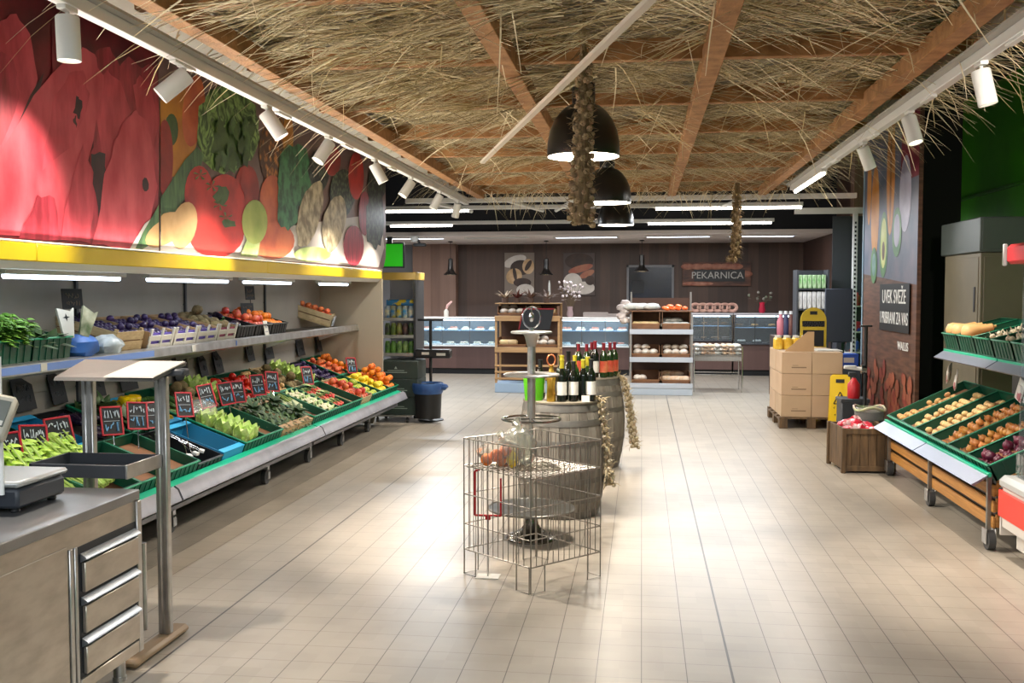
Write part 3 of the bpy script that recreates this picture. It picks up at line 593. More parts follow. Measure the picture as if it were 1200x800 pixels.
# the crates
def crate_mesh(w=.39, l=.52, h=.15, th=.008):
    g = G(); g.box(0, w, 0, l, 0, .008)
    for (a, b, c, d) in ((0, w, 0, th), (0, w, l - th, l), (0, th, 0, l), (w - th, w, 0, l)): g.box(a, b, c, d, .008, h)
    for i in range(1, 6):
        x = w * i / 6; g.box(x - .004, x + .004, -.005, 0, .01, h - .01); g.box(x - .004, x + .004, l, l + .005, .01, h - .01)
    for i in range(1, 8):
        y = l * i / 8; g.box(-.005, 0, y - .004, y + .004, .01, h - .01); g.box(w, w + .005, y - .004, y + .004, .01, h - .01)
    rim = G()
    for (a, b, c, d) in ((-.008, w + .008, -.008, th), (-.008, w + .008, l - th, l + .008), (-.008, th, -.008, l + .008), (w - th, w + .008, -.008, l + .008)): rim.box(a, b, c, d, h - .012, h, 0, .003)
    return g, rim
def make_crate(label, M, kind='green', group='green produce crates'):
    if kind not in FIRST:
        if kind == 'green':
            r = T('plastic_crate', label, 'crate', group=group); g, rim = crate_mesh(); g.build('crate_body', m_green, r); rim.build('rim', m_greenl, r)
        elif kind == 'wood':
            r = T('wooden_crate', label, 'crate', group=group); w, l, h = .385, .52, .15; g = G(); g.box(0, w, 0, l, 0, .008)
            for z in (.012, .085):
                for (a, b, c, d) in ((0, w, 0, .008), (0, w, l - .008, l), (0, .008, 0, l), (w - .008, w, 0, l)): g.box(a, b, c, d, z, z + .062)
            g.build('boards', m_cratew, r); g = G()
            for x in (.008, w - .03):
                for y in (.008, l - .03): g.box(x, x + .022, y, y + .022, 0, .165)
            g.build('corner_post', m_cratew, r)
        elif kind == 'blue':
            r = T('blue_carton', label, 'box', group=group); w, l, h = .38, .512, .13; g = G(); g.box(0, w, 0, l, 0, .006, 1)
            for (a, b, c, d) in ((0, w, 0, .006), (0, w, l - .006, l), (0, .006, 0, l), (w - .006, w, 0, l)): g.box(a, b, c, d, .006, h)
            g.build('carton_body', [m_blue, m_card2], r)
            for (a, b) in ((0, .05), (l - .05, l)): G().box(-.003, w + .003, a, b, h - .002, h + .004, 0, .001).build('corner_ledge', mat('blue_box_top', '#2aa3d6', .5), r)
        elif kind == 'carton':
            r = T('cardboard_tray', label, 'box', group=group); w, l, h = .38, .512, .13; g = G(); g.box(0, w, 0, l, 0, .006)
            for (a, b, c, d) in ((0, w, 0, .006), (0, w, l - .006, l), (0, .006, 0, l), (w - .006, w, 0, l)): g.box(a, b, c, d, .006, h)
            g.build('carton_body', m_card, r)
            for (a, b) in ((0, .07), (l - .07, l)): G().box(-.002, w + .002, a, b, h, h + .004).build('corner_ledge', m_card, r)
        elif kind == 'black':
            r = T('black_tray', label, 'crate', group=group); g, rim = crate_mesh(h=.12); g.build('crate_body', mat('black_crate', '#17191b', .5), r); rim.build('rim', mat('black_crate_rim', '#2a2d30', .4), r)
        FIRST[kind] = r
    else: r = dup(FIRST[kind], label, group=group)
    r['label'] = label; r['group'] = group; r.matrix_basis = M; return r
PRO = {}
def proto(key, name, label, cat, builder, mats, group):
    me = builder().mesh(name, mats, 60); return me
FR = {}
def fmesh(key):
    if key in FR: return FR[key]
    big = 1.35 if key == 'celery' else .8 if key in ('potato', 'paleonion', 'onion') else 1
    g = G()
    if key == 'orange': g.sph((0, 0, 0), .038, 12, 8).tube([(0, 0, .036), (0, 0, .0395)], .004, 5, 1); n, m = 'orange', [mat('orange_peel', '#e8821a', .45, 0, '#d96a0c', 12, rand=.12, bump=.15, bscale=160), mat('stalk', '#5c6a2a')]
    elif key == 'lemon': g.lathe([(0, -.052), (.008, -.048), (.022, -.038), (.033, -.018), (.036, 0), (.033, .018), (.022, .038), (.009, .048), (.006, .055), (0, .056)], 12); n, m = 'lemon', [mat('lemon_peel', '#ecc91c', .45, 0, '#d8c22a', 10, rand=.12, bump=.15, bscale=160)]
    elif key == 'lime': g.lathe([(0, -.05), (.022, -.036), (.034, 0), (.022, .036), (.006, .05), (0, .051)], 12); n, m = 'pear', [mat('green_pear_skin', '#a9b436', .45, 0, '#8ea02c', 10, rand=.15)]
    elif key == 'apple': g.lathe([(0, .026), (.008, .03), (.02, .034), (.034, .022), (.039, 0), (.034, -.022), (.02, -.034), (.006, -.033), (0, -.03)][::-1], 12).tube([(0, 0, .026), (.003, 0, .044)], .0022, 5, 1); n, m = 'apple', [mat('red_apple_skin', '#b02a22', .35, 0, '#cf6a3a', 9, rand=.15), mat('stalk', '#5c6a2a')]
    elif key == 'peach': g.sph((0, 0, 0), (.034, .034, .032), 12, 8); n, m = 'peach', [mat('peach_skin', '#d9763c', .6, 0, '#c2482c', 14, rand=.12)]
    elif key == 'tomato': g.lathe([(0, -.03), (.018, -.03), (.034, -.016), (.038, 0), (.034, .018), (.018, .029), (0, .025)], 12); [g.leaf((0, 0, .026), (math.cos(a), math.sin(a), .1), .022, .008, .2, 1, 2) for a in (0, 1.26, 2.5, 3.8, 5)]; n, m = 'tomato', [mat('tomato_skin', '#cf2016', .3, 0, '#dd3a1c', 6, rand=.12), mat('calyx', '#3d6a24')]
    elif key == 'potato': g.sph((0, 0, 0), (.042, .031, .027), 10, 7, 0, .05); n, m = 'potato', [mat('potato_skin', '#c49a62', .75, 0, '#a87c48', 16, rand=.16)]
    elif key == 'onion': g.lathe([(0, -.03), (.012, -.03), (.03, -.02), (.037, 0), (.03, .02), (.014, .03), (.006, .042), (.003, .052), (0, .053)], 12); n, m = 'onion', [mat('onion_skin', '#a9692c', .4, 0, '#c48a48', 8, (1, 1, .2), rand=.16)]
    elif key == 'paleonion': g.sph((0, 0, 0), (.036, .034, .029), 10, 7, 0, .05); n, m = 'potato', [mat('pale_potato_skin', '#d2b27c', .7, 0, '#bf9a62', 16, rand=.14)]
    elif key == 'redonion': g.lathe([(0, -.03), (.012, -.03), (.03, -.02), (.037, 0), (.03, .02), (.014, .03), (.005, .045), (0, .046)], 12); n, m = 'red_onion', [mat('red_onion_skin', '#4a1428', .35, 0, '#6b2038', 8, rand=.15)]
    elif key == 'plum': g.sph((0, 0, 0), (.03, .027, .026), 9, 6); n, m = 'plum', [mat('plum_skin', '#2b1c46', .4, 0, '#3d2a5c', 9, rand=.2)]
    elif key == 'cabbage':
        g.sph((0, 0, 0), (.07, .07, .06), 12, 8, 0, .04)
        for i in range(7): a = i * .9; g.leaf((.03 * math.cos(a), .03 * math.sin(a), -.045), (math.cos(a), math.sin(a), 1.1), .13, .12, -.45, 0, 4)
        n, m = 'lettuce_head', [mat('lettuce_leaf', '#a8c95a', .5, 0, '#cfdf96', 14, rand=.12, bump=.3, bscale=40)]
    elif key == 'cauliflower':
        for i in range(16): a = i * 2.4; r = .012 * math.sqrt(i) * 1.2; g.sph((r * math.cos(a), r * math.sin(a), .03 - r * r * 5), .022, 7, 5, 0, .1)
        for i in range(8): a = i * .8; g.leaf((.03 * math.cos(a), .03 * math.sin(a), -.02), (math.cos(a), math.sin(a), .7), .1, .06, -.2, 1, 3)
        n, m = 'cauliflower', [mat('curd', '#d8d2b4', .7, 0, '#c5be98', 30, rand=.06), mat('cauli_leaf', '#8aae62', .5, 0, '#b5cc8c', 12)]
    elif key == 'kale':
        for i in range(22): a = rnd.uniform(0, 6.28); e = rnd.uniform(.2, 1.6); g.leaf((0, 0, -.03), (math.cos(a), math.sin(a), e), rnd.uniform(.09, .14), .05, rnd.uniform(.1, .6), 0, 4)
        n, m = 'leafy_green', [mat('kale_leaf', '#27401e', .55, 0, '#3f5c2c', 16, rand=.2)]
    elif key == 'herb':
        for i in range(34):
            a = rnd.uniform(0, 6.28); h = rnd.uniform(.05, .15); x, y = .05 * rnd.random() * math.cos(a), .05 * rnd.random() * math.sin(a)
            g.tube([(x * .3, y * .3, 0), (x, y, h * .6), (x * 1.6, y * 1.6, h)], .0018, 4)
            for j in range(4): b = rnd.uniform(0, 6.28); g.leaf((x * (1 + .2 * j), y * (1 + .2 * j), h * (.5 + .15 * j)), (math.cos(b), math.sin(b), .5), rnd.uniform(.04, .06), .034, .4, 0, 3)
        n, m = 'herb_bunch', [mat('herb_leaf', '#4f8426', .5, 0, '#76a83a', 20, rand=.2)]
    elif key == 'celery':
        for i in range(14):
            a = rnd.uniform(-.5, .5); b = rnd.uniform(-.2, .35); p = Vector((rnd.uniform(-.03, .03), 0, rnd.uniform(0, .03))); d = Vector((math.sin(a) * .5, 1, b)); l = rnd.uniform(.16, .26)
            g.tube([p, p + d * l * .5, p + d * l + Vector((0, 0, .02))], [.006, .005, .003], 5, 1)
            for j in range(5): c = rnd.uniform(0, 6.28); g.leaf(p + d * l * (.7 + .08 * j), (math.cos(c), .5 + math.sin(c), .4), rnd.uniform(.04, .07), .04, .5, 0, 3)
        n, m = 'celery_bunch', [mat('celery_leaf', '#93c22c', .5, 0, '#b9da4e', 18, rand=.12), mat('celery_stalk', '#b9d06a', .45)]
    elif key == 'leek':
        for i in range(9):
            p = Vector((rnd.uniform(-.03, .03), 0, rnd.uniform(0, .035))); q = p + Vector((rnd.uniform(-.05, .05), .25, rnd.uniform(0, .03))); e = q + Vector((rnd.uniform(-.06, .06), .22, -.01))
            g.tube([p, (p + q) / 2], [.009, .007], 6, 0); g.tube([(p + q) / 2, q, e], [.007, .006, .003], 6, 1)
        n, m = 'spring_onion_bunch', [mat('onion_white', '#ced4a8', .5), mat('onion_green', '#6b8438', .5, 0, '#8ca052', 10)]
    elif key == 'radish':
        for i in range(9):
            a = i * 2.4; r = .016 * math.sqrt(i); p = (r * math.cos(a), r * math.sin(a), .01 * (i % 3)); g.sph(p, (.016, .016, .015), 8, 6)
            g.tube([p, (p[0] * .5, p[1] * .5 + .05, p[2] + .02), (p[0] * .7, .11, .02)], .002, 4, 1)
        for i in range(7): g.leaf((0, .06, .02), (rnd.uniform(-.5, .5), 1, .3), .1, .045, .4, 1, 3)
        n, m = 'radish_bunch', [mat('radish_skin', '#cf2a2a', .4, 0, '#e06a5a', 8, rand=.1), mat('radish_leaf', '#7c9a4c', .55, 0, '#a2b878', 10)]
    elif key == 'pepper': g.lathe([(0, -.055), (.012, -.055), (.026, -.04), (.034, .0), (.036, .03), (.028, .044), (.012, .04), (0, .036)], 10).tube([(0, 0, .036), (.004, 0, .062)], [.006, .004], 5, 1); n, m = 'yellow_pepper', [mat('yellow_pepper_skin', '#e6c40e', .3, 0, '#d9b010', 6, rand=.1), mat('stalk', '#5c6a2a')]
    elif key == 'redpepper': g.lathe([(0, -.055), (.012, -.055), (.026, -.04), (.034, .0), (.036, .03), (.028, .044), (.012, .04), (0, .036)], 10).tube([(0, 0, .036), (.004, 0, .062)], [.006, .004], 5, 1); n, m = 'red_pepper', [mat('red_pepper_skin', '#b8180f', .3, 0, '#cc2c16', 6, rand=.1), mat('stalk', '#5c6a2a')]
    elif key == 'root':
        g.sph((0, 0, 0), (.05, .05, .045), 10, 7, 0, .1)
        for i in range(6): a = i * 1.05; g.tube([(.02 * math.cos(a), .02 * math.sin(a), -.035), (.05 * math.cos(a), .05 * math.sin(a), -.05)], [.006, .002], 4)
        n, m = 'celeriac', [mat('celeriac_skin', '#8c7c56', .8, 0, '#6e5f3e', 16, rand=.15, bump=.4, bscale=60)]
    elif key == 'aubergine': g.lathe([(0, -.08), (.02, -.076), (.034, -.05), (.034, -.02), (.024, .04), (.015, .065), (0, .07)], 10).lathe([(.017, .055), (.012, .072), (.004, .078), (.004, .095), (0, .096)], 8, m=1); n, m = 'aubergine', [mat('aubergine_skin', '#1b1024', .25, 0, '#2a1a36', 5, rand=.2), mat('calyx', '#3d6a24')]
    elif key == 'courgette': g.lathe([(0, -.1), (.016, -.098), (.022, -.07), (.02, .04), (.015, .08), (.007, .085), (.006, .1), (0, .1)], 8); n, m = 'courgette', [mat('courgette_skin', '#2c4a22', .4, 0, '#436630', 14, rand=.2)]
    elif key == 'squash': g.lathe([(0, -.1), (.03, -.1), (.066, -.07), (.07, -.03), (.05, .02), (.034, .06), (.032, .12), (.03, .15), (.012, .16), (.01, .18), (0, .18)], 18); n, m = 'butternut_squash', [mat('squash_skin', '#cf9a5c', .5, 0, '#ddb078', 5, rand=.06)]
    elif key == 'garlic':
        for i in range(6): a = i * 1.05; g.sph((.011 * math.cos(a), .011 * math.sin(a), 0), (.013, .013, .02), 7, 5)
        g.tube([(0, 0, .012), (0, 0, .03), (.003, 0, .05)], [.009, .005, .003], 6, 0); n, m = 'garlic_bulb', [mat('garlic_skin', '#dcd3c0', .6, 0, '#c2b090', 20, rand=.12)]
    g.v = [(x * big, y * big, z * big) for x, y, z in g.v]; FR[key] = (g.mesh(n, m, 55), n); return FR[key]
CNT = {}
def put(key, M, label, group, cat=None, scale=1):
    me, n = fmesh(key); o = bpy.data.objects.new(n, me); COL.objects.link(o)
    o.matrix_basis = M @ Matrix.Scale(scale, 4); return tag(o, label, cat or {'celery_bunch': 'celery', 'herb_bunch': 'herbs', 'lettuce_head': 'lettuce', 'spring_onion_bunch': 'spring onions', 'radish_bunch': 'radishes', 'leafy_green': 'greens', 'butternut_squash': 'squash', 'garlic_bulb': 'garlic'}.get(n, n.replace('_', ' ')), group)
def rotm(): return Euler((rnd.uniform(0, 6.28), rnd.uniform(0, 6.28), rnd.uniform(0, 6.28))).to_matrix().to_4x4()
def lie(key):
    if key in ('lemon', 'lime', 'pepper', 'redpepper', 'aubergine', 'courgette', 'squash'): return Euler((PI / 2, 0, rnd.uniform(-1.2, 1.2))).to_matrix().to_4x4()
    if key in ('celery', 'leek', 'radish', 'cabbage', 'cauliflower', 'kale', 'herb'): return Euler((0, 0, rnd.uniform(-.35, .35))).to_matrix().to_4x4()
    if key == 'potato' or key == 'paleonion': return Euler((rnd.uniform(-.4, .4), rnd.uniform(-.4, .4), rnd.uniform(0, 6.28))).to_matrix().to_4x4()
    return Euler((rnd.uniform(-.7, .7), rnd.uniform(-.7, .7), rnd.uniform(0, 6.28))).to_matrix().to_4x4()
def heap(key, M, w, l, z, dx, dy, label, group, top=.55, x0=.02, y0=.02, frac=1.0, lift=None):
    """one layer of fruit on the liner plus a sparser second layer, in the frame M"""
    nx, ny = int((w - 2 * x0) / dx + .2), int((l - 2 * y0) / dy + .2); dz = lift or dx * .72
    for j in range(ny):
        for i in range(nx):
            if (j + .5) / ny > frac: continue
            x = w / 2 + (i - (nx - 1) / 2) * dx + rnd.uniform(-.06, .06) * dx; y = y0 + (j + .5) * (l - 2 * y0) / ny + rnd.uniform(-.06, .06) * dy
            put(key, M @ Matrix.Translation((x, y, z)) @ lie(key), label, group)
    if top:
        for j in range(ny - 1):
            for i in range(nx - 1):
                if (j + 1) / ny > frac or rnd.random() > top: continue
                x = w / 2 + (i + .5 - (nx - 1) / 2) * dx; y = y0 + (j + 1) * (l - 2 * y0) / ny
                put(key, M @ Matrix.Translation((x, y, z + dz)) @ lie(key), label, group)
def liner(M, w, l, z, parent, m):
    g = G().box(.012, w - .012, .012, l - .012, z - .006, z); o = g.build('liner', m, parent); return o
# rows, listed from the far end (beside the end panel) towards the camera
front = [('green', 'orange', 'oranges beside the cabinet end panel'), ('green', 'lemon', 'lemons next to the oranges'), ('green', 'lime', 'green pears next to the lemons'), ('wood', 'apple', 'red apples next to the green pears'),
         ('green', None, 'empty, beside the wooden apple crate'), ('green', 'radish', 'radishes in the front row'), ('green', 'cauliflower', 'cauliflowers in the front row'), ('green', 'leek', 'spring onions in the front row'),
         ('carton', 'kale', 'dark leafy greens beside the spring onions'), ('carton', 'kale', 'dark leafy greens beside the empty green crate'), ('green', None, 'empty, between the greens and the lettuce'), ('green', 'cabbage', 'lettuces beside the blue carton'), ('blue', None, 'with a bare brown bottom in the front row'), ('black', None, 'holding bag holders in the front row'),
         ('green', None, 'with brown board in it behind the steel post'), ('green', None, 'under the small steel tray of the stand'), ('green', 'celery', 'celery behind the counter corner'), ('green', 'celery', 'celery behind the scale'), ('green', 'courgette', 'courgettes hidden by the counter')]
back = [('green', 'orange', 'mandarins in the far back corner'), ('green', 'peach', 'peaches in the back row'), ('black', 'plum', 'plums in the back row'), ('black', 'aubergine', 'aubergines in the back row'), ('green', 'cabbage', 'lettuces in the back row'), ('wood', 'root', 'celeriac in the back row'),
        ('green', 'paleonion', 'pale potatoes in the back row'), ('green', 'tomato', 'tomatoes in the back row'), ('green', 'redpepper', 'red peppers in the back row'), ('green', 'cabbage', 'lettuces beside the red peppers'), ('green', 'root', 'celeriac beside the lettuces'), ('green', 'courgette', 'courgettes in the back row'),
        ('blue', 'pepper', 'yellow peppers behind the steel post'), ('green', 'kale', 'leafy greens in the back row'), ('black', 'aubergine', 'aubergines behind the stand'), ('blue', None, 'empty in the back row'), ('green', 'courgette', 'courgettes near the chalkboards'), ('green', 'kale', 'greens behind the scale'), ('green', 'root', 'celeriac behind the scale')]
SPEC = {'orange': (.078, .078, .05, .6), 'lemon': (.075, .095, .05, .5), 'lime': (.073, .09, .05, .4), 'apple': (.08, .08, .05, .5), 'peach': (.072, .072, .05, .5), 'tomato': (.08, .08, .05, .5), 'potato': (.066, .056, .045, .5), 'paleonion': (.062, .06, .045, .5),
        'plum': (.058, .062, .045, .2), 'aubergine': (.08, .18, .05, .4), 'cabbage': (.15, .15, .085, 0), 'cauliflower': (.13, .14, .06, 0), 'kale': (.11, .11, .07, .5), 'leek': (.075, .5, .06, .5), 'celery': (.09, .2, .05, 1), 'radish': (.105, .13, .06, .3), 'root': (.105, .105, .06, .4),
        'pepper': (.08, .12, .05, .5), 'redpepper': (.08, .12, .05, .5), 'courgette': (.05, .2, .045, .5), 'onion': (.064, .064, .045, .6), 'redonion': (.078, .078, .05, .4)}
KN = {'green': 'green plastic crate', 'wood': 'pale wooden crate', 'blue': 'blue carton', 'carton': 'cardboard tray', 'black': 'black plastic crate'}
FN = {'orange': 'orange', 'lemon': 'lemon', 'lime': 'green pear', 'apple': 'red apple', 'peach': 'peach', 'tomato': 'tomato', 'paleonion': 'pale potato', 'plum': 'plum', 'aubergine': 'dark aubergine', 'cabbage': 'pale green lettuce head', 'cauliflower': 'cauliflower', 'kale': 'dark leafy green bunch', 'leek': 'bunch of spring onions', 'celery': 'bunch of yellow-green celery', 'radish': 'bunch of radishes', 'root': 'celeriac root', 'pepper': 'yellow pepper', 'redpepper': 'red pepper', 'courgette': 'dark courgette'}
for row, s0, nm_ in ((front, .0, 'front'), (back, .54, 'back')):
    for k, (kind, fr, desc) in enumerate(row):
        y = 11.70 - k * .403
        M = deckL(y, s0, -.085)
        c = make_crate(KN[kind] + (' of ' if fr else ' ') + desc, M, kind, 'produce crates on the left carts')
        if fr:
            dx, dy, z, top = SPEC[fr]; z0 = .08
            liner(M, .385, .515, z0, c, m_card2 if kind != 'black' else m_black)
            # fruit sits on the liner
            zz = z0 + {'orange': .038, 'lemon': .036, 'lime': .034, 'apple': .036, 'peach': .032, 'tomato': .03, 'paleonion': .03, 'plum': .021, 'aubergine': .034, 'cabbage': .06, 'cauliflower': .03, 'kale': .03, 'leek': .012, 'celery': .015, 'radish': .02, 'root': .045, 'pepper': .036, 'redpepper': .036, 'courgette': .022}[fr]
            heap(fr, M, .385, .515, zz, dx, dy, FN[fr] + ' among the ' + desc, 'produce: ' + desc, top)
            if fr == 'orange' and nm_ == 'front': heap('orange', M, .385, .515, zz + .095, .085, .085, 'orange on top of the heap beside the cabinet end panel', 'produce: top oranges', .5, .06, .06, 1)

# ------------------------------------------------------------------ price cards between the rows, chalkboards on the back panel
def scribble(g, w, h, z, rows, m=0):
    for (y, hh, n) in rows:
        x = -w / 2
        for i in range(n):
            cw = w / n; k = rnd.randrange(5); P = []
            for j in range(4): P.append((x + cw * (.1 + .7 * (j / 3 if k % 2 else rnd.random())), y + hh * (rnd.random() if k else (j % 2)), z))
            g.tube(P, h, 4, m); x += cw
cards = [(10, 527, 'beside the scale display', 0), (40, 517, 'above the celery, tilted left', 1), (70, 507, 'above the celery, right of the tilted one', 2), (131, 493, 'left of the yellow peppers, between the two steel posts', 3), (161, 487, 'just left of the front steel post', 4), (181, 486, 'half hidden by the front steel post', 5),
         (216, 474, 'right of the front steel post, before the yellow peppers', 6), (242, 464, 'above the lettuces', 7), (265, 461, 'above the empty green crate, left of its pair', 8), (278, 459, 'above the empty green crate, right of its pair', 9), (302, 451, 'before the tomatoes', 10), (319, 447, 'before the red peppers of the back row', 11), (360, 440, 'above the radishes', 12), (412, 428, 'before the plums and peaches', 13)]
for u, v, d, k in cards:
    p = at(u, v, X=-3.50); t = T('price_card', 'red-framed black price card ' + d, 'price card', p, (R(72), R(rnd.uniform(-10, 8)), R(rnd.uniform(48, 66))), 'red-framed price cards')
    w, h = (.075, .10) if k not in (1, 2) else (.085, .10)
    G().box(-w, w, -h, h, -.004, 0, 0, .001).build('board', m_slate, t)
    g = G()
    for a in ((-w, w, -h, -h + .012), (-w, w, h - .012, h), (-w, -w + .012, -h, h), (w - .012, w, -h, h)): g.box(*a, -.005, .005, 0, .002)
    g.build('frame', m_redf, t)
    g = G().box(-w * .7, w * .7, -h * .02, h * .0, .0005, .0025); scribble(g, w * 1.5, .0032, .003, [(h * .2, h * .5, 7 if k in (1, 2) else 5)], 0); scribble(g, w * 1.4, .0045, .003, [(-h * .7, h * .6, 3)], 1 if k > 2 else 0); g.build('chalk_writing', [m_chalk, m_chalkb], t)
    G().tube([(0, -h, -.002), (0, -h - .28, -.01)], .004, 5).build('stick', m_chrome, t)
boards = [(28, 462), (68, 455), (110, 448), (150, 441), (212, 433), (238, 427), (256, 424), (293, 411), (315, 409), (352, 406), (374, 402)]
bd = ['leftmost on the back panel, behind the scale display', 'second from the left on the back panel', 'third from the left, behind the rear steel post', 'fourth from the left, between the steel posts', 'fifth from the left on the back panel under the shelf', 'sixth from the left on the back panel', 'seventh from the left on the back panel', 'eighth from the left, above the celeriac', 'ninth from the left on the back panel', 'tenth from the left on the back panel', 'nearest the end panel of the cabinet']
for (u, v), d in zip(boards, bd):
    p = at(u, v, X=-4.06); t = T('chalkboard_sign', 'small dark chalkboard ' + d, 'chalkboard', p, (R(78), 0, R(90 + rnd.uniform(-4, 10))), 'chalkboards on the cabinet back panel')
    w = rnd.uniform(.10, .13); G().box(-w, w, -.11, .11, -.006, 0, 0, .002).build('board', m_slate, t); g = G(); scribble(g, w * 1.4, .002, .002, [(.02, .05, 6), (-.06, .05, 4)]); g.build('chalk_writing', mat('faint_chalk', '#4d4f52', .8), t)
for u, v, d, w, h in [(85, 350, 'standing behind the herbs on the upper shelf', .09, .07), (293, 343, 'hung tilted above the upper shelf', .075, .07), (290, 362, 'leaning behind the dark fruit on the upper shelf', .1, .06)]:
    p = at(u, v, X=-3.92); t = T('chalkboard_sign', 'dark sign ' + d, 'chalkboard', p, (R(85), 0, R(75)), 'dark signs over the upper shelf')
    G().box(-w, w, -h, h, -.006, 0, 0, .002).build('board', m_slate, t); g = G(); scribble(g, w * 1.4, .002, .002, [(.0, .04, 5), (-.045, .03, 6)]); g.build('chalk_writing', mat('faint_chalk2', '#7a6a5a', .8), t); G().tube([(0, -h, -.003), (0, -h - .1, -.003)], .004, 5).build('stick', m_black, t)

# ------------------------------------------------------------------ goods on the upper shelf (rows run up from the rail to the back panel)
ZS = 1.272
def shelfM(y, x=-3.64, tilt=12): 
    a = R(tilt); return Matrix(((0, -math.cos(a), math.sin(a), x), (1, 0, 0, y), (0, math.sin(a), math.cos(a), ZS + .002), (0, 0, 0, 1)))
for k, (y, d) in enumerate([(4.62, 'of fresh herbs at the left end of the upper shelf'), (5.03, 'of fresh herbs second along the upper shelf'), (5.44, 'of salad sleeves on the upper shelf')]):
    M = shelfM(y, -3.62, 8); c = make_crate('green plastic crate ' + d, M, 'green', 'green crates on the upper shelf'); liner(M, .385, .515, .08, c, m_green)
    if k < 2:
        for i in range(12): put('herb', M @ Matrix.Translation((.07 + .12 * (i % 3), .07 + .125 * (i // 3), .08)) @ Euler((rnd.uniform(-.2, .2), rnd.uniform(-.2, .2), rnd.uniform(0, 6))).to_matrix().to_4x4(), 'green herb bunch in the ' + ('leftmost' if k == 0 else 'second') + ' crate of the upper shelf', 'herb bunches, crate ' + 'ab'[k], scale=1.35)
    else:
        for i in range(6): put('kale', M @ Matrix.Translation((.1 + .18 * (i % 2), .1 + .15 * (i // 2), .12)) @ lie('kale'), 'dark salad bunch behind the white leaflet sleeves on the upper shelf', 'salad bunches', scale=1.4)
# white printed paper sleeves
for k, (u, v, d) in enumerate([(79, 378, 'white paper herb sleeve with a dark star, left of the pair'), (103, 377, 'pale paper salad sleeve leaning right, right of the pair')]):
    p = at(u, v, X=-3.62); t = T('paper_sleeve', d, 'packaging', p, (R(80), R(-6 if k == 0 else 18), R(62)), 'paper sleeves on the upper shelf')
    w = .062; G().prism([(-.04, -.1, 0), (.025, -.1, .0), (w, .09, .0), (w * .6, .07, 0), (-.05, .1, .0)], (0, 0, -.02)).build('sleeve', m_white2 if k == 0 else mat('sleeve_print', '#b7b49c', .6, 0, '#4a5a38', 8), t)
    if k == 0:
        P = []
        for i in range(8): a = i * PI / 4; r = .026 if i % 2 == 0 else .008; P.append((r * math.cos(a), .035 + r * math.sin(a), .0005))
        G().prism(P, (0, 0, .001)).build('star_print', m_slate, t)
# blue bag
t = T('plastic_bag', 'blue plastic bag lying beside the green crates on the upper shelf', 'bag', (-3.66, 6.03, ZS)); g = G(); g.sph((0, .0, .07), (.09, .15, .08), 12, 8, 0, .14); g.build('bag_body', m_bluep, t)
t = T('plastic_bag', 'crumpled clear bag between the blue bag and the purple trays', 'bag', (-3.66, 6.34, ZS)); G().sph((0, 0, .06), (.1, .14, .075), 12, 8, 0, .16).build('bag_body', mat('crumpled_clear', '#b9c6cc', .2, 0, '#8d9aa2', 8), t)
# pale cartons of dark plums / grapes, white front with purple windows
def fruit_tray(y, label, fruit, flabel, purple='#5a48b0', w=.38, front=True):
    M = shelfM(y, -3.645, 14); r = T('fruit_carton', label, 'box', group='white fruit cartons on the upper shelf'); r.matrix_basis = M; l, h = .46, .13
    g = G(); g.box(0, w, 0, l, 0, .008); g.box(0, w, l - .008, l, 0, h, 0); g.box(0, .008, 0, l, 0, h); g.box(w - .008, w, 0, l, 0, h); g.build('carton_body', m_card, r)
    g = G(); g.box(0, w, -.004, .008, 0, .035); g.box(0, w, -.004, .008, .062, .10)
    for x in (0, w * .5 - .015, w - .03): g.prism([(x, -.006, 0), (x + .03, -.006, 0), (x + .04, -.006, .155), (x + .015, -.006, .155)], (0, .012, 0))
    g.build('front_slats', m_white2, r)
    g = G(); g.box(.01, w - .01, .012, .02, .01, .115); g.build('printed_liner', mat('liner_' + purple, purple, .5), r)
    liner(M, w, l, .07, r, mat('dark_liner', '#2a2230', .8))
    dx, dy, z, top = SPEC[fruit]; heap(fruit, M, w, l, .07 + (.028 if fruit == 'plum' else .045), dx, dy, flabel, 'fruit: ' + label[:40], .2)
M = shelfM(6.42, -3.66, 14); c = make_crate('pale wooden crate of dark grapes standing across the shelf before the purple cartons', M, 'wood', 'wooden crates on the upper shelf'); liner(M, .385, .515, .09, c, mat('dark_liner', '#2a2230', .8))
heap('plum', M, .385, .515, .118, .058, .062, 'dark plum in the wooden crate left of the purple cartons', 'plums in the shelf crate', .2)
fruit_tray(6.86, 'white slatted carton with purple print, first of the three with dark fruit', 'plum', 'dark plum in the first purple carton')
fruit_tray(7.26, 'white slatted carton with purple print, second of the three with dark fruit', 'plum', 'dark plum in the second purple carton')
fruit_tray(7.66, 'white slatted carton with purple print, third of the three, beside the crimson one', 'plum', 'dark plum in the third purple carton')
fruit_tray(8.06, 'white slatted carton with crimson print on the upper shelf', 'root', 'brown root in the crimson carton', '#8a1f4a')
FN2 = [('black', 8.48, 'aubergine', 'with dark bundles beside the crimson carton'), ('black', 8.9, 'apple', 'of red apples in the middle of the upper shelf'), ('black', 9.32, 'orange', 'of oranges before the bare wire shelf')]
for kd, y, fr, d in FN2:
    M = shelfM(y, -3.64, 14); c = make_crate('black plastic crate ' + d, M, kd, 'black crates on the upper shelf'); liner(M, .385, .515, .05, c, m_black); dx, dy, z, top = SPEC[fr]
    heap(fr, M, .385, .515, .088, dx, dy, {'aubergine': 'dark aubergine', 'apple': 'red apple', 'orange': 'orange'}[fr] + ' in the black crate ' + d, 'fruit ' + d, top)
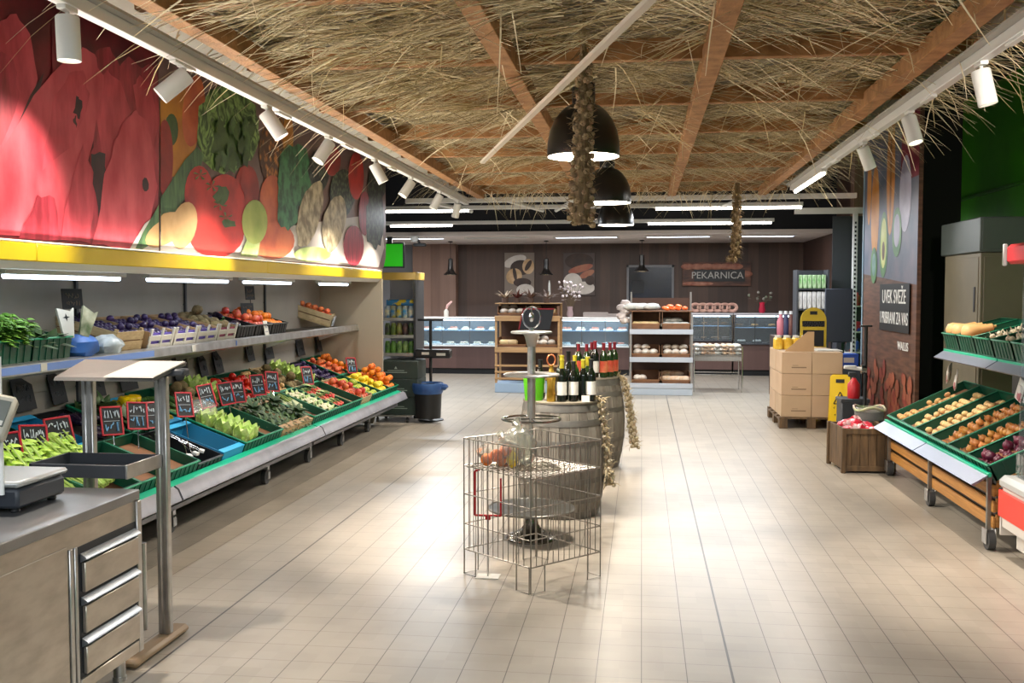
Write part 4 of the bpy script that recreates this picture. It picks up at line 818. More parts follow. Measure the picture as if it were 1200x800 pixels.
t = T('price_tag', 'white vertical price tag on the black crate of apples', 'price tag', (-3.612, 9.12, 1.35), (0, R(-10), 0)); G().box(-.003, .003, -.05, .05, -.07, .07, 0, .001).build('card', m_white2, t); G().box(.003, .004, -.03, .03, .0, .03).box(.003, .004, -.035, .035, -.04, -.03).build('print', mat('grey_print', '#8a8f96', .6), t)
M = Matrix.Translation((-3.72, 11.42, ZS)) @ Matrix.Rotation(R(14), 4, 'Z') @ Matrix(((0, -math.cos(R(18)), math.sin(R(18)), 0), (1, 0, 0, 0), (0, math.sin(R(18)), math.cos(R(18)), 0), (0, 0, 0, 1)))
c = make_crate('pale wooden crate of persimmons alone at the far end of the upper shelf', M, 'wood', 'wooden crates on the upper shelf'); liner(M, .385, .515, .09, c, m_card2)
heap('peach', M, .385, .515, .12, .072, .072, 'orange persimmon in the lone wooden crate on the upper shelf', 'persimmons', .7)
g = G().box(-.19, .19, -.004, .004, -.06, .06, 0, .001); o = g.build('shelf_sign', [mat('photo_print', '#cfd4dc', .5, 0, '#5a6a88', 9)]); o.matrix_basis = M @ Matrix.Translation((.19, -.012, .08)) @ Matrix.Rotation(R(0), 4, 'X'); tag(o, 'white and blue printed card on the front of the persimmon crate', 'card')
# a few loose things in the front row
D = deckL(11.70 - 12 * .403, 0, 0)
for k in range(3):
    t = T('bag_holder', ['white wire bag holder lying in the black crate, long one', 'white wire bag holder lying in the black crate, crossed one', 'white wire bag holder lying in the black crate, short one'][k], 'bag holder'); t.matrix_basis = deckL(11.70 - 13 * .403, 0, -.06) @ Matrix.Translation((.05 + .1 * k, .12, .1)) @ Matrix.Rotation(R(-30 + 25 * k), 4, 'Z')
    G().tube([(0, 0, 0), (.12, .25, .01), (.16, .25, .01), (.03, -.02, 0)], .004, 5, closed=True).build('loop', m_chrome, t); G().box(-.01, .03, -.03, .01, -.01, .012, 0, .003).build('clip', m_white, t)
for k in range(2):
    M = deckL(11.70 - (14 + k) * .403, 0, -.085); liner(M, .385, .515, .06, T('board_sheet', 'brown board sheet lying in the empty green crate ' + ('behind the front steel post' if k == 0 else 'left of the front steel post'), 'board', group='brown board sheets'), m_card2).parent.matrix_basis = M
o = G().sph((0, 0, 0), (.16, .11, .07), 12, 8, 0, .12).build('plastic_bag', m_bag); o.matrix_basis = deckL(11.70 - 11 * .403 + .2, .5, .12); tag(o, 'clear plastic bag lying over the lettuce crate', 'bag')

# ------------------------------------------------------------------ steel counter with drawers, price scale
t = T('steel_counter', 'brushed steel counter with three drawers at the left front', 'counter', (0, 0, 0)); XC = -2.20; Y0, Y1 = 1.6, 4.045; ZT = .83
G().box(-2.95, XC, Y0, Y1, .12, ZT - .045).build('body', m_steelp, t)
G().box(-2.96, XC + .005, Y0, Y1 + .005, ZT - .045, ZT, 0, .004).build('worktop', mat('worktop_steel', '#9b9d9f', .34, .9, '#8d8f91', 3), t)
G().box(XC, XC + .012, Y1 - .035, Y1 + .004, .11, ZT - .046, 0, .003).build('corner_post', m_steel, t)
G().box(XC, XC + .01, 3.50, 3.525, .11, .70, 0, .003).box(XC, XC + .01, 3.535, 3.555, .11, .70, 0, .003).build('door_edge', m_steel, t)
G().box(XC + .0005, XC + .006, Y0, 3.49, .115, .715, 0, .002).build('sliding_door', m_steelp, t)
G().box(XC + .0005, XC + .003, 3.565, Y1 - .036, .115, .695).build('drawer_recess', mat('recess_dark', '#23262b', .5), t)
G().box(XC + .0005, XC + .012, 3.56, Y1 - .036, .115, .165, 0, .002).build('bottom_rail', m_steelp, t)
for k, (za, zb) in enumerate([(.51, .675), (.345, .50), (.18, .335)]):
    d = G().box(XC + .004, XC + .022, 3.585, Y1 - .045, za, zb - .045, 0, .003).build('drawer', m_steelp, t)
    G().prism([(XC + .006, 3.575, zb - .045), (XC + .034, 3.575, zb - .03), (XC + .03, 3.575, zb - .022), (XC + .006, 3.575, zb - .008)], (0, Y1 - .045 - 3.575, 0)).build('handle_strip', mat('handle_steel', '#8f959c', .4, .9), d)
for x, y in ((XC - .06, Y1 - .08), (XC - .06, Y0 + .1), (-2.88, Y1 - .08)): G().tube([(x, y, 0), (x, y, .12)], .026, 14).lathe([(.03, 0), (.03, .02), (0, .02)], 14, (x, y, 0)).build('leg', m_steel, t)
pb = at(80, 590, Z=ZT); yb = 3.60
t = T('price_scale', 'dark price scale with a light weighing plate on the steel counter', 'scale', (0, 0, ZT))
q0, q1 = at(24, 603, Z=.83), at(80, 583, Z=.83); x1, ya, yb = (q0.x + q1.x) / 2 - .01, q0.y, q1.y
G().box(x1 - .42, x1, ya, yb, .02, .10, 0, .012).build('scale_body', mat('scale_dark', '#2c3038', .45), t)
G().box(x1 - .43, x1 + .01, ya - .01, yb + .01, .106, .13, 0, .01).box(x1 - .4, x1 - .02, ya + .02, yb - .02, .095, .108).build('weighing_plate', mat('scale_plate', '#b9bcbd', .3, .6), t)
for x in (x1 - .38, x1 - .04):
    for y in (ya + .04, yb - .04): G().lathe([(.016, 0), (.02, .008), (.014, .022), (0, .022)], 12, (x, y, 0)).build('foot', m_black, t)
pd = at(2, 420, Y=3.5); pp = pd.x - .015
G().tube([(pp, 3.5, .08), (pp, 3.5, .62)], .011, 10).build('display_pole', m_lwhite, t)
dq = G(); dM = Matrix.Translation((at(0, 488, Y=3.42).x - .02, 3.42, at(0, 488, Y=3.42).z - ZT)) @ Euler((R(-28), R(14), R(20))).to_matrix().to_4x4()
dq.box(-.13, .06, -.03, .03, -.09, .085, 0, .012, M=dM); dh = dq.build('display_head', mat('scale_beige', '#aea99a', .5), t)
G().box(-.11, .045, -.034, -.0295, -.045, .06, 0, .002, M=dM).build('display_screen', mat('screen_grey', '#5b5f58', .3), dh); G().box(.0, .04, -.036, -.034, -.04, -.022, M=dM).build('display_label', m_white2, dh)

# ------------------------------------------------------------------ steel stand with two posts behind the counter
t = T('steel_stand', 'two-post steel stand with a sloped top and a small dark tray behind the counter', 'stand', (0, 4.43, 0))
xa, xb = -2.28, -2.655
def post(x, y, z0):
    g = G()
    for dx_ in (-.017, .017): g.box(x + dx_ - .013, x + dx_ + .013, y - .02, y + .02, z0, 1.30, 0, .006)
    g.box(x - .012, x + .012, y - .014, y + .014, z0, 1.30); return g
post(xa, 0, .045).build('post', m_steel, t); post(xb, 0, .045).build('post', m_steel, t)
G().tube([(xa - .12, .02, .05), (xa - .12, .02, .48)], .014, 8).box(xa - .17, xa - .13, 0, .05, .05, .44, 0, .004).build('side_bracket', m_steel, t)
for x in (xa, xb): G().box(x - .045, x + .045, -.36, .16, .005, .045, 0, .015).build('foot', mat('foot_tan', '#8d7559', .5), t)
g = G(); g.prism([(xb - .08, -.16, 1.285), (xa + .04, -.16, 1.285), (xa + .10, .05, 1.345), (xb - .05, .05, 1.355)], (0, .01, .016)); 
g.build('sloped_top', mat('ribbed_steel', '#716f6b', .45, .5, '#545250', 40, (4, .5, 1), kind='wave', dist=.2), t)
G().prism([(xa - .2, -.165, 1.303), (xa + .045, -.165, 1.303), (xa + .105, .03, 1.362), (xa - .12, .03, 1.362)], (0, .004, .006)).build('paper_sheet', mat('sheet_pale', '#a8a29a', .5), t)
G().box(xa + .0, xa + .13, -.04, .03, 1.30, 1.335, 0, .008).build('clamp', m_dgrey, t)
g = G(); g.box(xb - .09, xa - .0, -.34, -.03, .865, .875); g.box(xb - .09, xa, -.345, -.335, .865, .925, 0, .002); g.box(xb - .09, xb - .08, -.345, -.03, .865, .925); g.box(xb - .09, xa, -.04, -.03, .865, .925)
g.build('tray', m_dgrey, t); G().box(xa - .002, xa + .008, -.346, -.025, .863, .927, 0, .002).build('tray_end', m_steel, t)

# ------------------------------------------------------------------ wire bin in the middle of the aisle
A_, B_, C_, D_ = Vector((-.61, 5.39, 0)), Vector((-.23, 5.80, 0)), Vector((-.66, 6.19, 0)), Vector((-1.055, 5.76, 0))
cen = (A_ + B_ + C_ + D_) / 4
t = T('wire_bin', 'square folding wire bin standing in the middle of the tiled aisle', 'wire basket', cen)
zr = [.155, .31, .49, .66, .825]
for (P, Q) in ((A_, B_), (B_, C_), (C_, D_), (D_, A_)):
    P = P - cen; Q = Q - cen; d = (Q - P); L_ = d.length; d = d / L_; P = P + d * .006; Q = Q - d * .006; L_ -= .012
    pt_ = lambda s, z: P + d * s + Vector((0, 0, z))
    g = G(); 
    for z in zr: g.tube([pt_(0, z), pt_(L_, z)], .0035 if z not in (.155, .825) else .0042, 6)
    n = 13
    for i in range(1, n): g.tube([pt_(L_ * i / n, .155), pt_(L_ * i / n, .825)], .0026, 5)
    g.build('wire_panel', m_wire, t)
    for s0, s1 in ((0, .105), (L_ - .105, L_)):
        G().tube([pt_(s0, .825), pt_(s0, .006), pt_(s1, .006), pt_(s1, .16)], .0042, 6).build('leg', m_wire, t)
ex, ey = (B_ - A_), (D_ - A_); g = G()
for i in range(0, 17): s = .03 + .94 * i / 16; g.tube([A_ - cen + ex * s + ey * .03 + Vector((0, 0, .655)), A_ - cen + ex * s + ey * .97 + Vector((0, 0, .655))], .003, 5, cap=False); 
for i in range(0, 9): s = .03 + .94 * i / 8; g.tube([A_ - cen + ex * .03 + ey * s + Vector((0, 0, .65)), A_ - cen + ex * .97 + ey * s + Vector((0, 0, .65))], .0038, 5, cap=False)
g.build('wire_shelf', m_wire, t)
# red price frame on a stand
pf = Vector((-.90, 5.72, 0)); t = T('price_frame_stand', 'red price frame on a thin stand with a white foot inside the wire bin', 'price stand', pf)
G().box(-.07, .07, -.05, .05, .0, .006, 0, .002).build('foot_plate', m_white2, t); G().tube([(-.0, 0, 0.005), (0, 0, .36)], .006, 8).build('pole', m_steel, t)
g = G(); w = .078
for a, b in (((-w, .37), (w, .37)), ((-w, .37), (-w, .635)), ((w, .37), (w, .595)), ((-w, .635), (-w + .03, .645))): g.tube([(a[0], 0, a[1]), (b[0], 0, b[1])], .0065, 6)
g.box(-.016, .016, -.006, .006, .345, .372, 0, .002).build('frame', m_red, t)
# oranges in a bag and a clear bag
base = A_ + ex * .22 + ey * .72; Zs = .664
for k, (dx, dy, dz) in enumerate([(-.06, -.02, 0), (.02, .03, 0), (.09, -.0, 0), (.0, -.05, .03), (.05, .0, .055)]):
    put('orange' if k != 2 else 'lemon', Matrix.Translation(base + Vector((dx, dy, Zs + .041 + dz))), 'orange in the clear bag on the wire bin shelf' if k != 2 else 'lemon in the clear bag on the wire bin shelf', 'fruit in the wire bin bag')
o = G().sph((0, 0, 0), (.14, .1, .075), 14, 9, 0, .1).tube([(0, 0, .06), (.01, 0, .1), (-.01, .01, .12)], [.03, .012, .03], 8).build('clear_bag', m_bag); o.location = base + Vector((.02, 0, Zs + .075)); tag(o, 'clear plastic bag of oranges on the left of the wire bin shelf', 'bag')
for k, (s, q, r) in enumerate([(.42, .62, .10), (.55, .75, .09)]):
    o = G().sph((0, 0, 0), (r * 1.1, r, r * 1.15), 14, 9, 0, .13).tube([(0, 0, r * .9), (.01, 0, r * 1.25), (-.02, .01, r * 1.6)], [.03, .012, .035], 8).build('clear_bag', m_bag); p = A_ + ex * s + ey * q; o.location = (p.x, p.y, Zs + r * 1.12)
    tag(o, ['empty knotted clear bag in the middle of the wire bin shelf', 'empty clear bag behind the knotted one on the wire bin shelf'][k], 'bag')

# ------------------------------------------------------------------ round tiered display stand behind the bin
t = T('tiered_stand', 'round chrome tiered display stand behind the wire bin', 'display stand', (-.745, 6.66, 0))
m_ts = mat('stand_metal', '#8c8a86', .25, 1)
G().lathe([(.17, 0), (.172, .012), (.165, .022), (.12, .04), (.075, .065), (.05, .1), (.042, .15), (.04, .19), (0, .19)], 36).build('base', m_ts, t)
G().tube([(0, 0, .18), (0, 0, .86)], .015, 12).tube([(0, 0, .84), (0, 0, 1.36)], .028, 16).lathe([(.03, 1.33), (.045, 1.39), (.06, 1.42), (0, 1.42)], 16).build('pole', m_steel, t)
def wheel(z, r, rr, nsp, solid, name, mt):
    g = G(); g.tube([(r * math.cos(2 * PI * i / 40), r * math.sin(2 * PI * i / 40), z) for i in range(40)], rr, 6, closed=True)
    if solid: g.lathe([(.02, z - .006), (r, z - .003), (r, z + .003), (.02, z + .006)], 40)
    for i in range(nsp): a = 2 * PI * i / nsp + .3; g.tube([(0, 0, z), (r * math.cos(a), r * math.sin(a), z)], .005, 6)
    g.build(name, mt, t)
wheel(.215, .295, .008, 0, True, 'shelf_disc', mat('disc_metal', '#8b8a85', .35, .9, '#74736e', 5)); wheel(.83, .2, .008, 4, False, 'ring', m_ts); wheel(1.135, .185, .008, 8, True, 'glass_disc', m_steel); wheel(1.425, .135, .008, 6, True, 'top_disc', m_steel)
g = G(); g.tube([(.06 * math.cos(2 * PI * i / 28), 0, 1.525 + .072 * math.sin(2 * PI * i / 28)) for i in range(28)], .0055, 8, closed=True).sph((0, 0, 1.53), (.018, .018, .035), 10, 7).tube([(0, 0, 1.42), (0, 0, 1.455)], .02, 10).tube([(0, 0, 1.56), (0, 0, 1.6)], .006, 6); g.build('ring_finial', m_chrome, t)

# ------------------------------------------------------------------ wine barrels
def barrel(x, y, label):
    t = T('wine_barrel', label, 'barrel', (x, y, 0), (0, 0, rnd.random()), 'wine barrels')
    H = .865; R0, R1 = .285, .345; prof = [(R0 + (R1 - R0) * math.sin(PI * i / 12) ** .9, H * i / 12) for i in range(13)]; ns = 26; g = G()
    for j in range(ns):
        a0, a1 = 2 * PI * (j + .02) / ns, 2 * PI * (j + .98) / ns; vs = []
        for (r, z) in prof:
            for a in (a0, (a0 + a1) / 2, a1): vs.append((r * math.cos(a), r * math.sin(a), z))
            for a in (a1, a0): vs.append(((r - .025) * math.cos(a), (r - .025) * math.sin(a), z))
        fs = []
        for i in range(12):
            for q in range(5): fs.append((i * 5 + q, i * 5 + (q + 1) % 5, (i + 1) * 5 + (q + 1) % 5, (i + 1) * 5 + q))
        fs += [tuple(range(5))[::-1], tuple(60 + q for q in range(5))]; g.add(vs, fs, 0 if j % 2 else 1)
    g.build('staves', [mat('barrel_oak', '#8b857a', .75, 0, '#69635a', 2.5, (8, 8, 1)), mat('barrel_oak_dark', '#7c766b', .75, 0, '#5b554c', 2.5, (8, 8, 1))], t)
    G().lathe([(0, H - .03), (R0 - .02, H - .03), (R0 - .02, H - .05), (0, H - .05)][::-1], 36).build('barrel_head', mat('barrel_oak', '#8b857a'), t)
    for z0, z1 in ((.0, .055), (.12, .165), (.27, .31), (.555, .595), (.70, .745), (.805, .865)):
        f = lambda z: R0 + (R1 - R0) * max(0, math.sin(PI * z / H)) ** .9 + .003
        G().lathe([(f(z0), z0), (f((z0 + z1) / 2) + .001, (z0 + z1) / 2), (f(z1), z1), (f(z1) - .006, z1), (f(z0) - .006, z0), (f(z0), z0)], 40).build('hoop', mat('hoop_zinc', '#7b7872', .5, .5, '#65625c', 7), t)
    return t
BX, BY = -.61, 7.52; CX, CY = -.50, 9.62
barrel(BX, BY, 'weathered oak wine barrel behind the wire bin, nearer of the two'); barrel(CX, CY, 'weathered oak wine barrel farther down the aisle')
g = G(); 
for (x, y, nm_, lb) in ((BX, BY, '', 'nearer'), (CX, CY, '', 'farther')):
    o = G().lathe([(0, 0), (.295, 0), (.295, .012), (0, .012)], 40).build('barrel_board', mat('round_board', '#857c6c', .6)); o.location = (x, y, .8655); tag(o, 'round board on top of the ' + lb + ' wine barrel', 'board')
ZB = .878
def bottle(x, y, z, h, m, cap, lab, label, group, labh=.09):
    t = T('wine_bottle', label, 'bottle', (x, y, z), (0, 0, rnd.uniform(-.5, .5)), group); r = .037; k = h / .31
    G().lathe([(0, .004), (r * .8, 0), (r, .006), (r, .185 * k), (r * .92, .205 * k), (r * .5, .235 * k), (r * .4, .25 * k), (r * .4, .30 * k), (r * .46, .302 * k), (r * .46, .31 * k), (0, .31 * k)], 18).build('glass_body', m, t)
    if cap: G().lathe([(r * .44, .235 * k + .012), (r * .45, .30 * k), (r * .5, .302 * k), (r * .5, .313 * k), (0, .313 * k)], 14).build('capsule', cap, t)
    if lab: G().lathe([(r + .0012, .05), (r + .0012, .05 + labh)], 18, cap=False).build('label_paper', lab, t)
bd = mat('bottle_dark', '#0d120b', .12, coat=.5); bg = mat('bottle_green', '#1d3312', .12, coat=.5); bgold = mat('bottle_gold', '#8c6a22', .25, .6, '#b8963c', 16); wl = mat('label_white', '#d9d8d0', .6, 0, '#c2c0b6', 12); gl = mat('capsule_gold', '#b3a52a', .35, .3); bk = mat('capsule_black', '#141414', .4); rd = mat('capsule_red', '#7c1020', .4); orl = mat('label_orange', '#b8442a', .6, 0, '#d08a5c', 10)
def onb(u, Yo, cx, cy): return at(u, 455, Y=cy + Yo).x
for u, Yo, h, m, cp, lb, d in [(655, -.05, .30, bd, bk, wl, 'dark wine bottle with a white label just right of the green bucket'), (686, -.16, .315, bd, gl, wl, 'dark bottle with gold capsule and white label right of the gilded bottle'), (698, -.12, .32, bd, bk, wl, 'tall dark bottle in the middle of the near barrel'),
                                 (706, .05, .31, bg, gl, None, 'green bottle with gold capsule behind the dark ones on the near barrel'), (676, .10, .31, bg, gl, None, 'green bottle with gold capsule behind the gilded bottle'), (714, -.02, .30, bd, gl, None, 'dark unlabelled bottle before the rightmost ones on the near barrel'), (664, .16, .29, bd, bk, None, 'dark bottle at the back left of the near barrel'), (693, .18, .31, bg, gl, None, 'green bottle at the back right of the near barrel')]:
    pass
nb = [(-.16, -.02, .30, bd, bk, wl, 'dark wine bottle with a white label just right of the green bucket'), (.02, -.19, .315, bd, gl, wl, 'dark bottle with gold capsule and white label right of the gilded bottle'), (.105, -.16, .30, bd, bk, wl, 'dark bottle with white label, second right of the gilded bottle'),
      (.06, -.06, .37, bd, bk, None, 'tallest dark bottle on the near barrel'), (.10, .06, .33, bg, gl, None, 'green bottle with gold capsule behind the tall dark one'), (.0, .05, .33, bg, gl, None, 'green bottle with gold capsule behind the gilded bottle'), (.175, -.10, .31, bd, gl, None, 'dark unlabelled bottle with gold capsule left of the last labelled bottle'), (.235, -.12, .315, bd, bk, wl, 'rightmost dark bottle with a big white label on the near barrel'), (.20, .04, .32, bg, gl, None, 'green bottle behind the rightmost label bottle'), (-.02, .17, .32, bd, bk, None, 'dark bottle at the back of the near barrel')]
for x, y, h, m, cp, lb, d in nb: bottle(BX + x + .0, BY + y, ZB, h, m, cp, lb, d, 'bottles on the near barrel', .10)
fb = [(-.10, -.17, .32, bg, rd, orl, 'red-capped bottle with orange label, leftmost on the far barrel'), (-.02, -.2, .32, bg, rd, orl, 'red-capped bottle with orange label, second on the far barrel'), (.06, -.18, .35, bd, rd, wl, 'red-capped bottle with pale label in the middle of the far barrel'), (.14, -.16, .33, bg, rd, orl, 'red-capped green bottle right of the pale label one'), (.20, -.08, .33, bg, rd, orl, 'red-capped green bottle, second from the right on the far barrel'), (.24, .02, .33, bg, rd, orl, 'red-capped green bottle, rightmost on the far barrel'), (-.12, .0, .31, bd, bk, None, 'dark bottle behind the orange labels on the far barrel'), (.02, -.04, .33, bd, rd, None, 'dark bottle at the back of the far barrel')]
for x, y, h, m, cp, lb, d in fb: bottle(CX + x, CY + y, ZB, h, m, cp, lb, d, 'bottles on the far barrel', .11)
t = T('gilded_bottle', 'slim gilded decanter with a ring stopper on the near barrel', 'bottle', (BX - .06, BY - .19, ZB)); G().lathe([(0, 0), (.034, 0), (.036, .01), (.032, .12), (.036, .2), (.02, .23), (.014, .26), (.018, .27), (0, .27)], 16).build('glass_body', bgold, t)
G().tube([(.03 * math.cos(2 * PI * i / 20), 0, .312 + .04 * math.sin(2 * PI * i / 20)) for i in range(20)], .006, 6, closed=True).build('ring_stopper', mat('copper_ring', '#b0643c', .35, .6), t)
t = T('green_bucket', 'bright lime green bucket on the near barrel behind the stand pole', 'bucket', (BX - .20, BY - .10, ZB)); m_lime = mat('lime_plastic', '#58b41a', .4, 0, '#4ea414', 4)
G().lathe([(0, 0), (.07, 0), (.085, .19), (.092, .195), (.092, .21), (.082, .21), (.068, .012), (0, .012)], 28).build('bucket_body', m_lime, t)
for s in (-1, 1): G().box(s * .1 - .022, s * .1 + .022, -.015, .015, .19, .215, 0, .004).build('lug', m_lime, t)
t = T('price_card', 'small white price card standing on the near barrel rim', 'price card', (BX + .2, BY - .21, ZB + .025), (R(78), 0, R(6))); G().box(-.03, .03, -.025, .025, -.002, .002).build('board', m_white2, t)

# ------------------------------------------------------------------ garlic braids
def braid(pts, r0, r1, n, label, bscale, lab2, seed=0, drygroup='garlic braids', husk='#b59c6a', husk2='#8a7346', bcol='#cdbf9f'):
    P = [Vector(p) for p in pts]; t = T('garlic_braid', label, 'garlic braid', P[-1], group=drygroup); o0 = P[-1]; ls = [0]
    for i in range(len(P) - 1): ls.append(ls[-1] + (P[i + 1] - P[i]).length)
    def on(s):
        d = s * ls[-1]
        for i in range(len(P) - 1):
            if d <= ls[i + 1] + 1e-6: return P[i].lerp(P[i + 1], (d - ls[i]) / max(1e-6, ls[i + 1] - ls[i])) - o0
        return P[-1] - o0
    G().tube([on(i / 12) for i in range(13)], [r0 * .5 + (r1 * .55 - r0 * .5) * i / 12 for i in range(13)], 8).build('plait', mat('plait_' + husk, husk, .8, 0, husk2, 10, (4, 4, 1)), t)
    me, _ = fmesh('garlic'); me = me.copy(); me.materials.clear(); me.materials.append(mat('bulb_' + husk, bcol, .65, 0, husk, 22, rand=.2))
    for i in range(n):
        s = .1 + .9 * (i + .5) / n; r = r0 + (r1 - r0) * s; a = i * 2.39996; p = on(s); q = Vector((math.cos(a), math.sin(a), -.15)).normalized()
        b = bpy.data.objects.new('bulb', me); COL.objects.link(b); b.parent = t
        b.matrix_basis = Matrix.Translation(p + q * r * .72) @ (-q).to_track_quat('Z', 'Y').to_matrix().to_4x4() @ Matrix.Scale(bscale * rnd.uniform(.85, 1.15), 4)
    g = G()
    for i in range(int(n * 3)):
        s = rnd.uniform(.0, 1); r = r0 + (r1 - r0) * s; a = rnd.uniform(0, 6.28); g.leaf(on(s) + Vector((math.cos(a), math.sin(a), 0)) * r * .7, (math.cos(a), math.sin(a), rnd.uniform(-1.5, 1)), rnd.uniform(.04, .09) * bscale, .018 * bscale, rnd.uniform(-.3, .5), 0, 3)
    o = g.build('dry_leaves', mat('husk_' + husk, husk, .8, 0, husk2, 12), t); o['kind'] = 'stuff'
    return t
g0 = at(683, 262, Y=5.75)
gb = braid([(g0.x - .0, 5.75, 3.12), (g0.x + .005, 5.75, 2.95), (g0.x, 5.75, 2.6), (g0.x - .01, 5.75, g0.z)],   .04, .098, 98, 'big dry garlic braid hanging from the straw before the black lamps', .8, '', 0, 'garlic braids', '#8d7654', '#5f4c34', '#a08a6c')
g = G().tube([(g0.x, 5.75, 3.1), (g0.x + .005, 5.75, 3.36)], .012, 6); o = g.build('cord', mat('dry_cord', '#9a8662', .8)); hang_light(o, gb)
g1 = at(862, 306, Y=11.6); 
braid([(g1.x + .01, 11.6, 2.95), (g1.x + .005, 11.6, 2.5), (g1.x, 11.6, 2.2), (g1.x - .02, 11.6, g1.z + .02), (g1.x - .09, 11.6, g1.z + .03)], .055, .075, 64, 'dry garlic braid hanging from the far end of the straw near the bakery sign', .85, '', 0, 'garlic braids', '#715a38', '#4c3a20', '#806a46')
def dropped(cx, cy, u0, v0, u1, v1, lb):
    a = at(u0, v0, Y=cy - .05); b = at(u1, v1, Y=cy - .06); m_ = a.lerp(b, .4) + Vector((-.015, 0, 0))
    braid([(cx + .27, cy - .05, .90), (cx + .315, cy - .05, .885), (a.x, cy - .05, a.z), (m_.x + .02, cy - .055, m_.z), tuple(b)], .03, .05, 56, lb, .82, '', 0, 'garlic braids', '#b3a282', '#85744f', '#cabfa8')
dropped(BX, BY, 702, 472, 714, 568, 'garlic braid hanging over the right side of the nearer wine barrel')
dropped(CX, CY, 733, 450, 744, 524, 'garlic braid hanging over the right side of the farther wine barrel')

# ------------------------------------------------------------------ right: potato rack on castors
BL = R(26); cb, sb = math.cos(BL), math.sin(BL); XR = 2.20
def deckR(y, s=0, n=0, x=XR + .09, z=.50): return Matrix(((0, cb, -sb, x), (-1, 0, 0, y), (0, sb, cb, z), (0, 0, 0, 1))) @ Matrix.Translation((0, s, n))
YA, YB = 6.74, 9.50
t = T('potato_rack', 'slatted pine produce rack on castors at the right, with a steel price rail', 'display rack', (0, 0, 0))
G().box(-.0, YB - YA, 0, .78, -.12, -.095, 0, .004, M=deckR(YB)).build('deck', mat('deck_grey', '#5b5d60'), t)
for ya, yb in ((YA, 8.13), (8.15, YB)):
    G().prism([(XR - .045, ya, .435), (XR + .06, ya, .50), (XR + .065, ya, .49), (XR - .03, ya, .425)], (0, yb - ya, 0)).build('price_rail', mat('rail_steel', '#7c8190', .38, .6), t)
    G().box(XR + .055, XR + .085, ya, yb, .485, .515, 0, .004).build('bumper_strip', m_teal, t)
    for k, z in enumerate((.145, .25, .355)):
        G().box(XR + .10 + .0 * k, XR + .12, ya + .01, yb - .01, z, z + .075, 0, .003).build('front_slat', m_pine, t)
for k, z in enumerate((.15, .255, .36)): G().box(XR + .12, XR + .75, YA + .01, YA + .03, z, z + .088, 0, .003).build('side_slat', m_pine, t)
for z, x1 in ((.465, .45),): G().prism([(XR + .12, YA + .01, .455), (XR + .75, YA + .01, .455), (XR + .75, YA + .01, .76), ], (0, .02, 0)).build('side_gusset', m_pine, t)
for y in (YA + .06, 8.14, YB - .06):
    for x in (XR + .09, XR + .80):
        l_ = G().box(x - .015, x + .015, y - .015, y + .015, .1, .5 if x < 2.5 else .85, 0, .003).build('leg', m_wire, t)
        G().tube([(x - .022, y - .03, .065), (x + .022, y - .03, .065)], .065, 18).build('castor_wheel', m_rubber, l_)
        G().box(x - .034, x - .025, y - .06, y + .02, .04, .14, 0, .002).box(x + .025, x + .034, y - .06, y + .02, .04, .14, 0, .002).box(x - .028, x + .028, y - .05, y + .025, .108, .122).build('castor_fork', m_steel, l_)
G().box(XR + .125, XR + .13, YA + .02, YB - .02, .14, .46).build('gap_shade_sheet', m_blackm, t)  # black sheet that puts the shade of the slat gaps into colour
rows = [('potato', 'of potatoes, farthest in the row'), ('paleonion', 'of pale potatoes, second from the far end'), ('paleonion', 'of pale potatoes, in the middle of the row'), ('onion', 'of brown onions, left of the wide onion crate half'), ('onion', 'of brown onions, nearer of the two'), ('redonion', 'of red onions, nearest the freezer')]
for k, (fr, d) in enumerate(rows):
    y = 9.44 - k * .448
    M = deckR(y, .01, -.085) @ Matrix.Diagonal((1.1, 1.42, 1.0, 1)); c = make_crate('green plastic crate ' + d, M, 'green', 'potato and onion crates'); Mf = deckR(y, .01, -.085); liner(M, .385, .515, .04, c, m_green)
    dx, dy, z, top = SPEC[fr]; heap(fr, Mf, .43, .73, (.04 + .025), dx, dy, FN.get(fr, {'potato': 'brown-skinned potato', 'onion': 'brown onion', 'redonion': 'dark red onion'}.get(fr)) + ' in the crate ' + d, 'crate ' + d, .7 if k else .4, frac=.8 if k in (0, 4) else 1)
# upper shelf of the rack
t = T('upper_rack_shelf', 'upper produce shelf above the potato rack with a steel price rail', 'shelf', (0, 0, 0)); xs, zs = 2.68, 1.14
def deckU(y, s=0, n=0): 
    a = R(15); return Matrix(((0, math.cos(a), -math.sin(a), xs + .06), (-1, 0, 0, y), (0, math.sin(a), math.cos(a), zs + .05), (0, 0, 0, 1))) @ Matrix.Translation((0, s, n))
G().box(0, 9.35 - 6.7, 0, .62, -.03, -.008, 0, .003, M=deckU(9.35)).build('shelf_board', mat('deck_grey', '#5b5d60'), t)
for ya, yb in ((6.7, 7.98), (8.0, 9.35)):
    G().prism([(xs - .04, ya, zs - .03), (xs + .05, ya, zs + .03), (xs + .055, ya, zs + .015), (xs - .03, ya, zs - .04)], (0, yb - ya, 0)).build('price_rail', mat('rail_steel', '#c3c6cc'), t)
    G().box(xs + .045, xs + .065, ya, yb, zs + .02, zs + .045, 0, .003).build('bumper_strip', m_teal, t)
G().box(3.34, 3.36, 6.7, 9.4, .3, 1.42).build('back_board', mat('rack_back', '#3d3a34', .7), t)
for y in (6.8, 8.0, 9.3): G().prism([(xs + .1, y, zs), (3.34, y, zs + .1), (3.34, y, zs - .15)], (0, .012, 0)).build('shelf_bracket', m_wire, t)
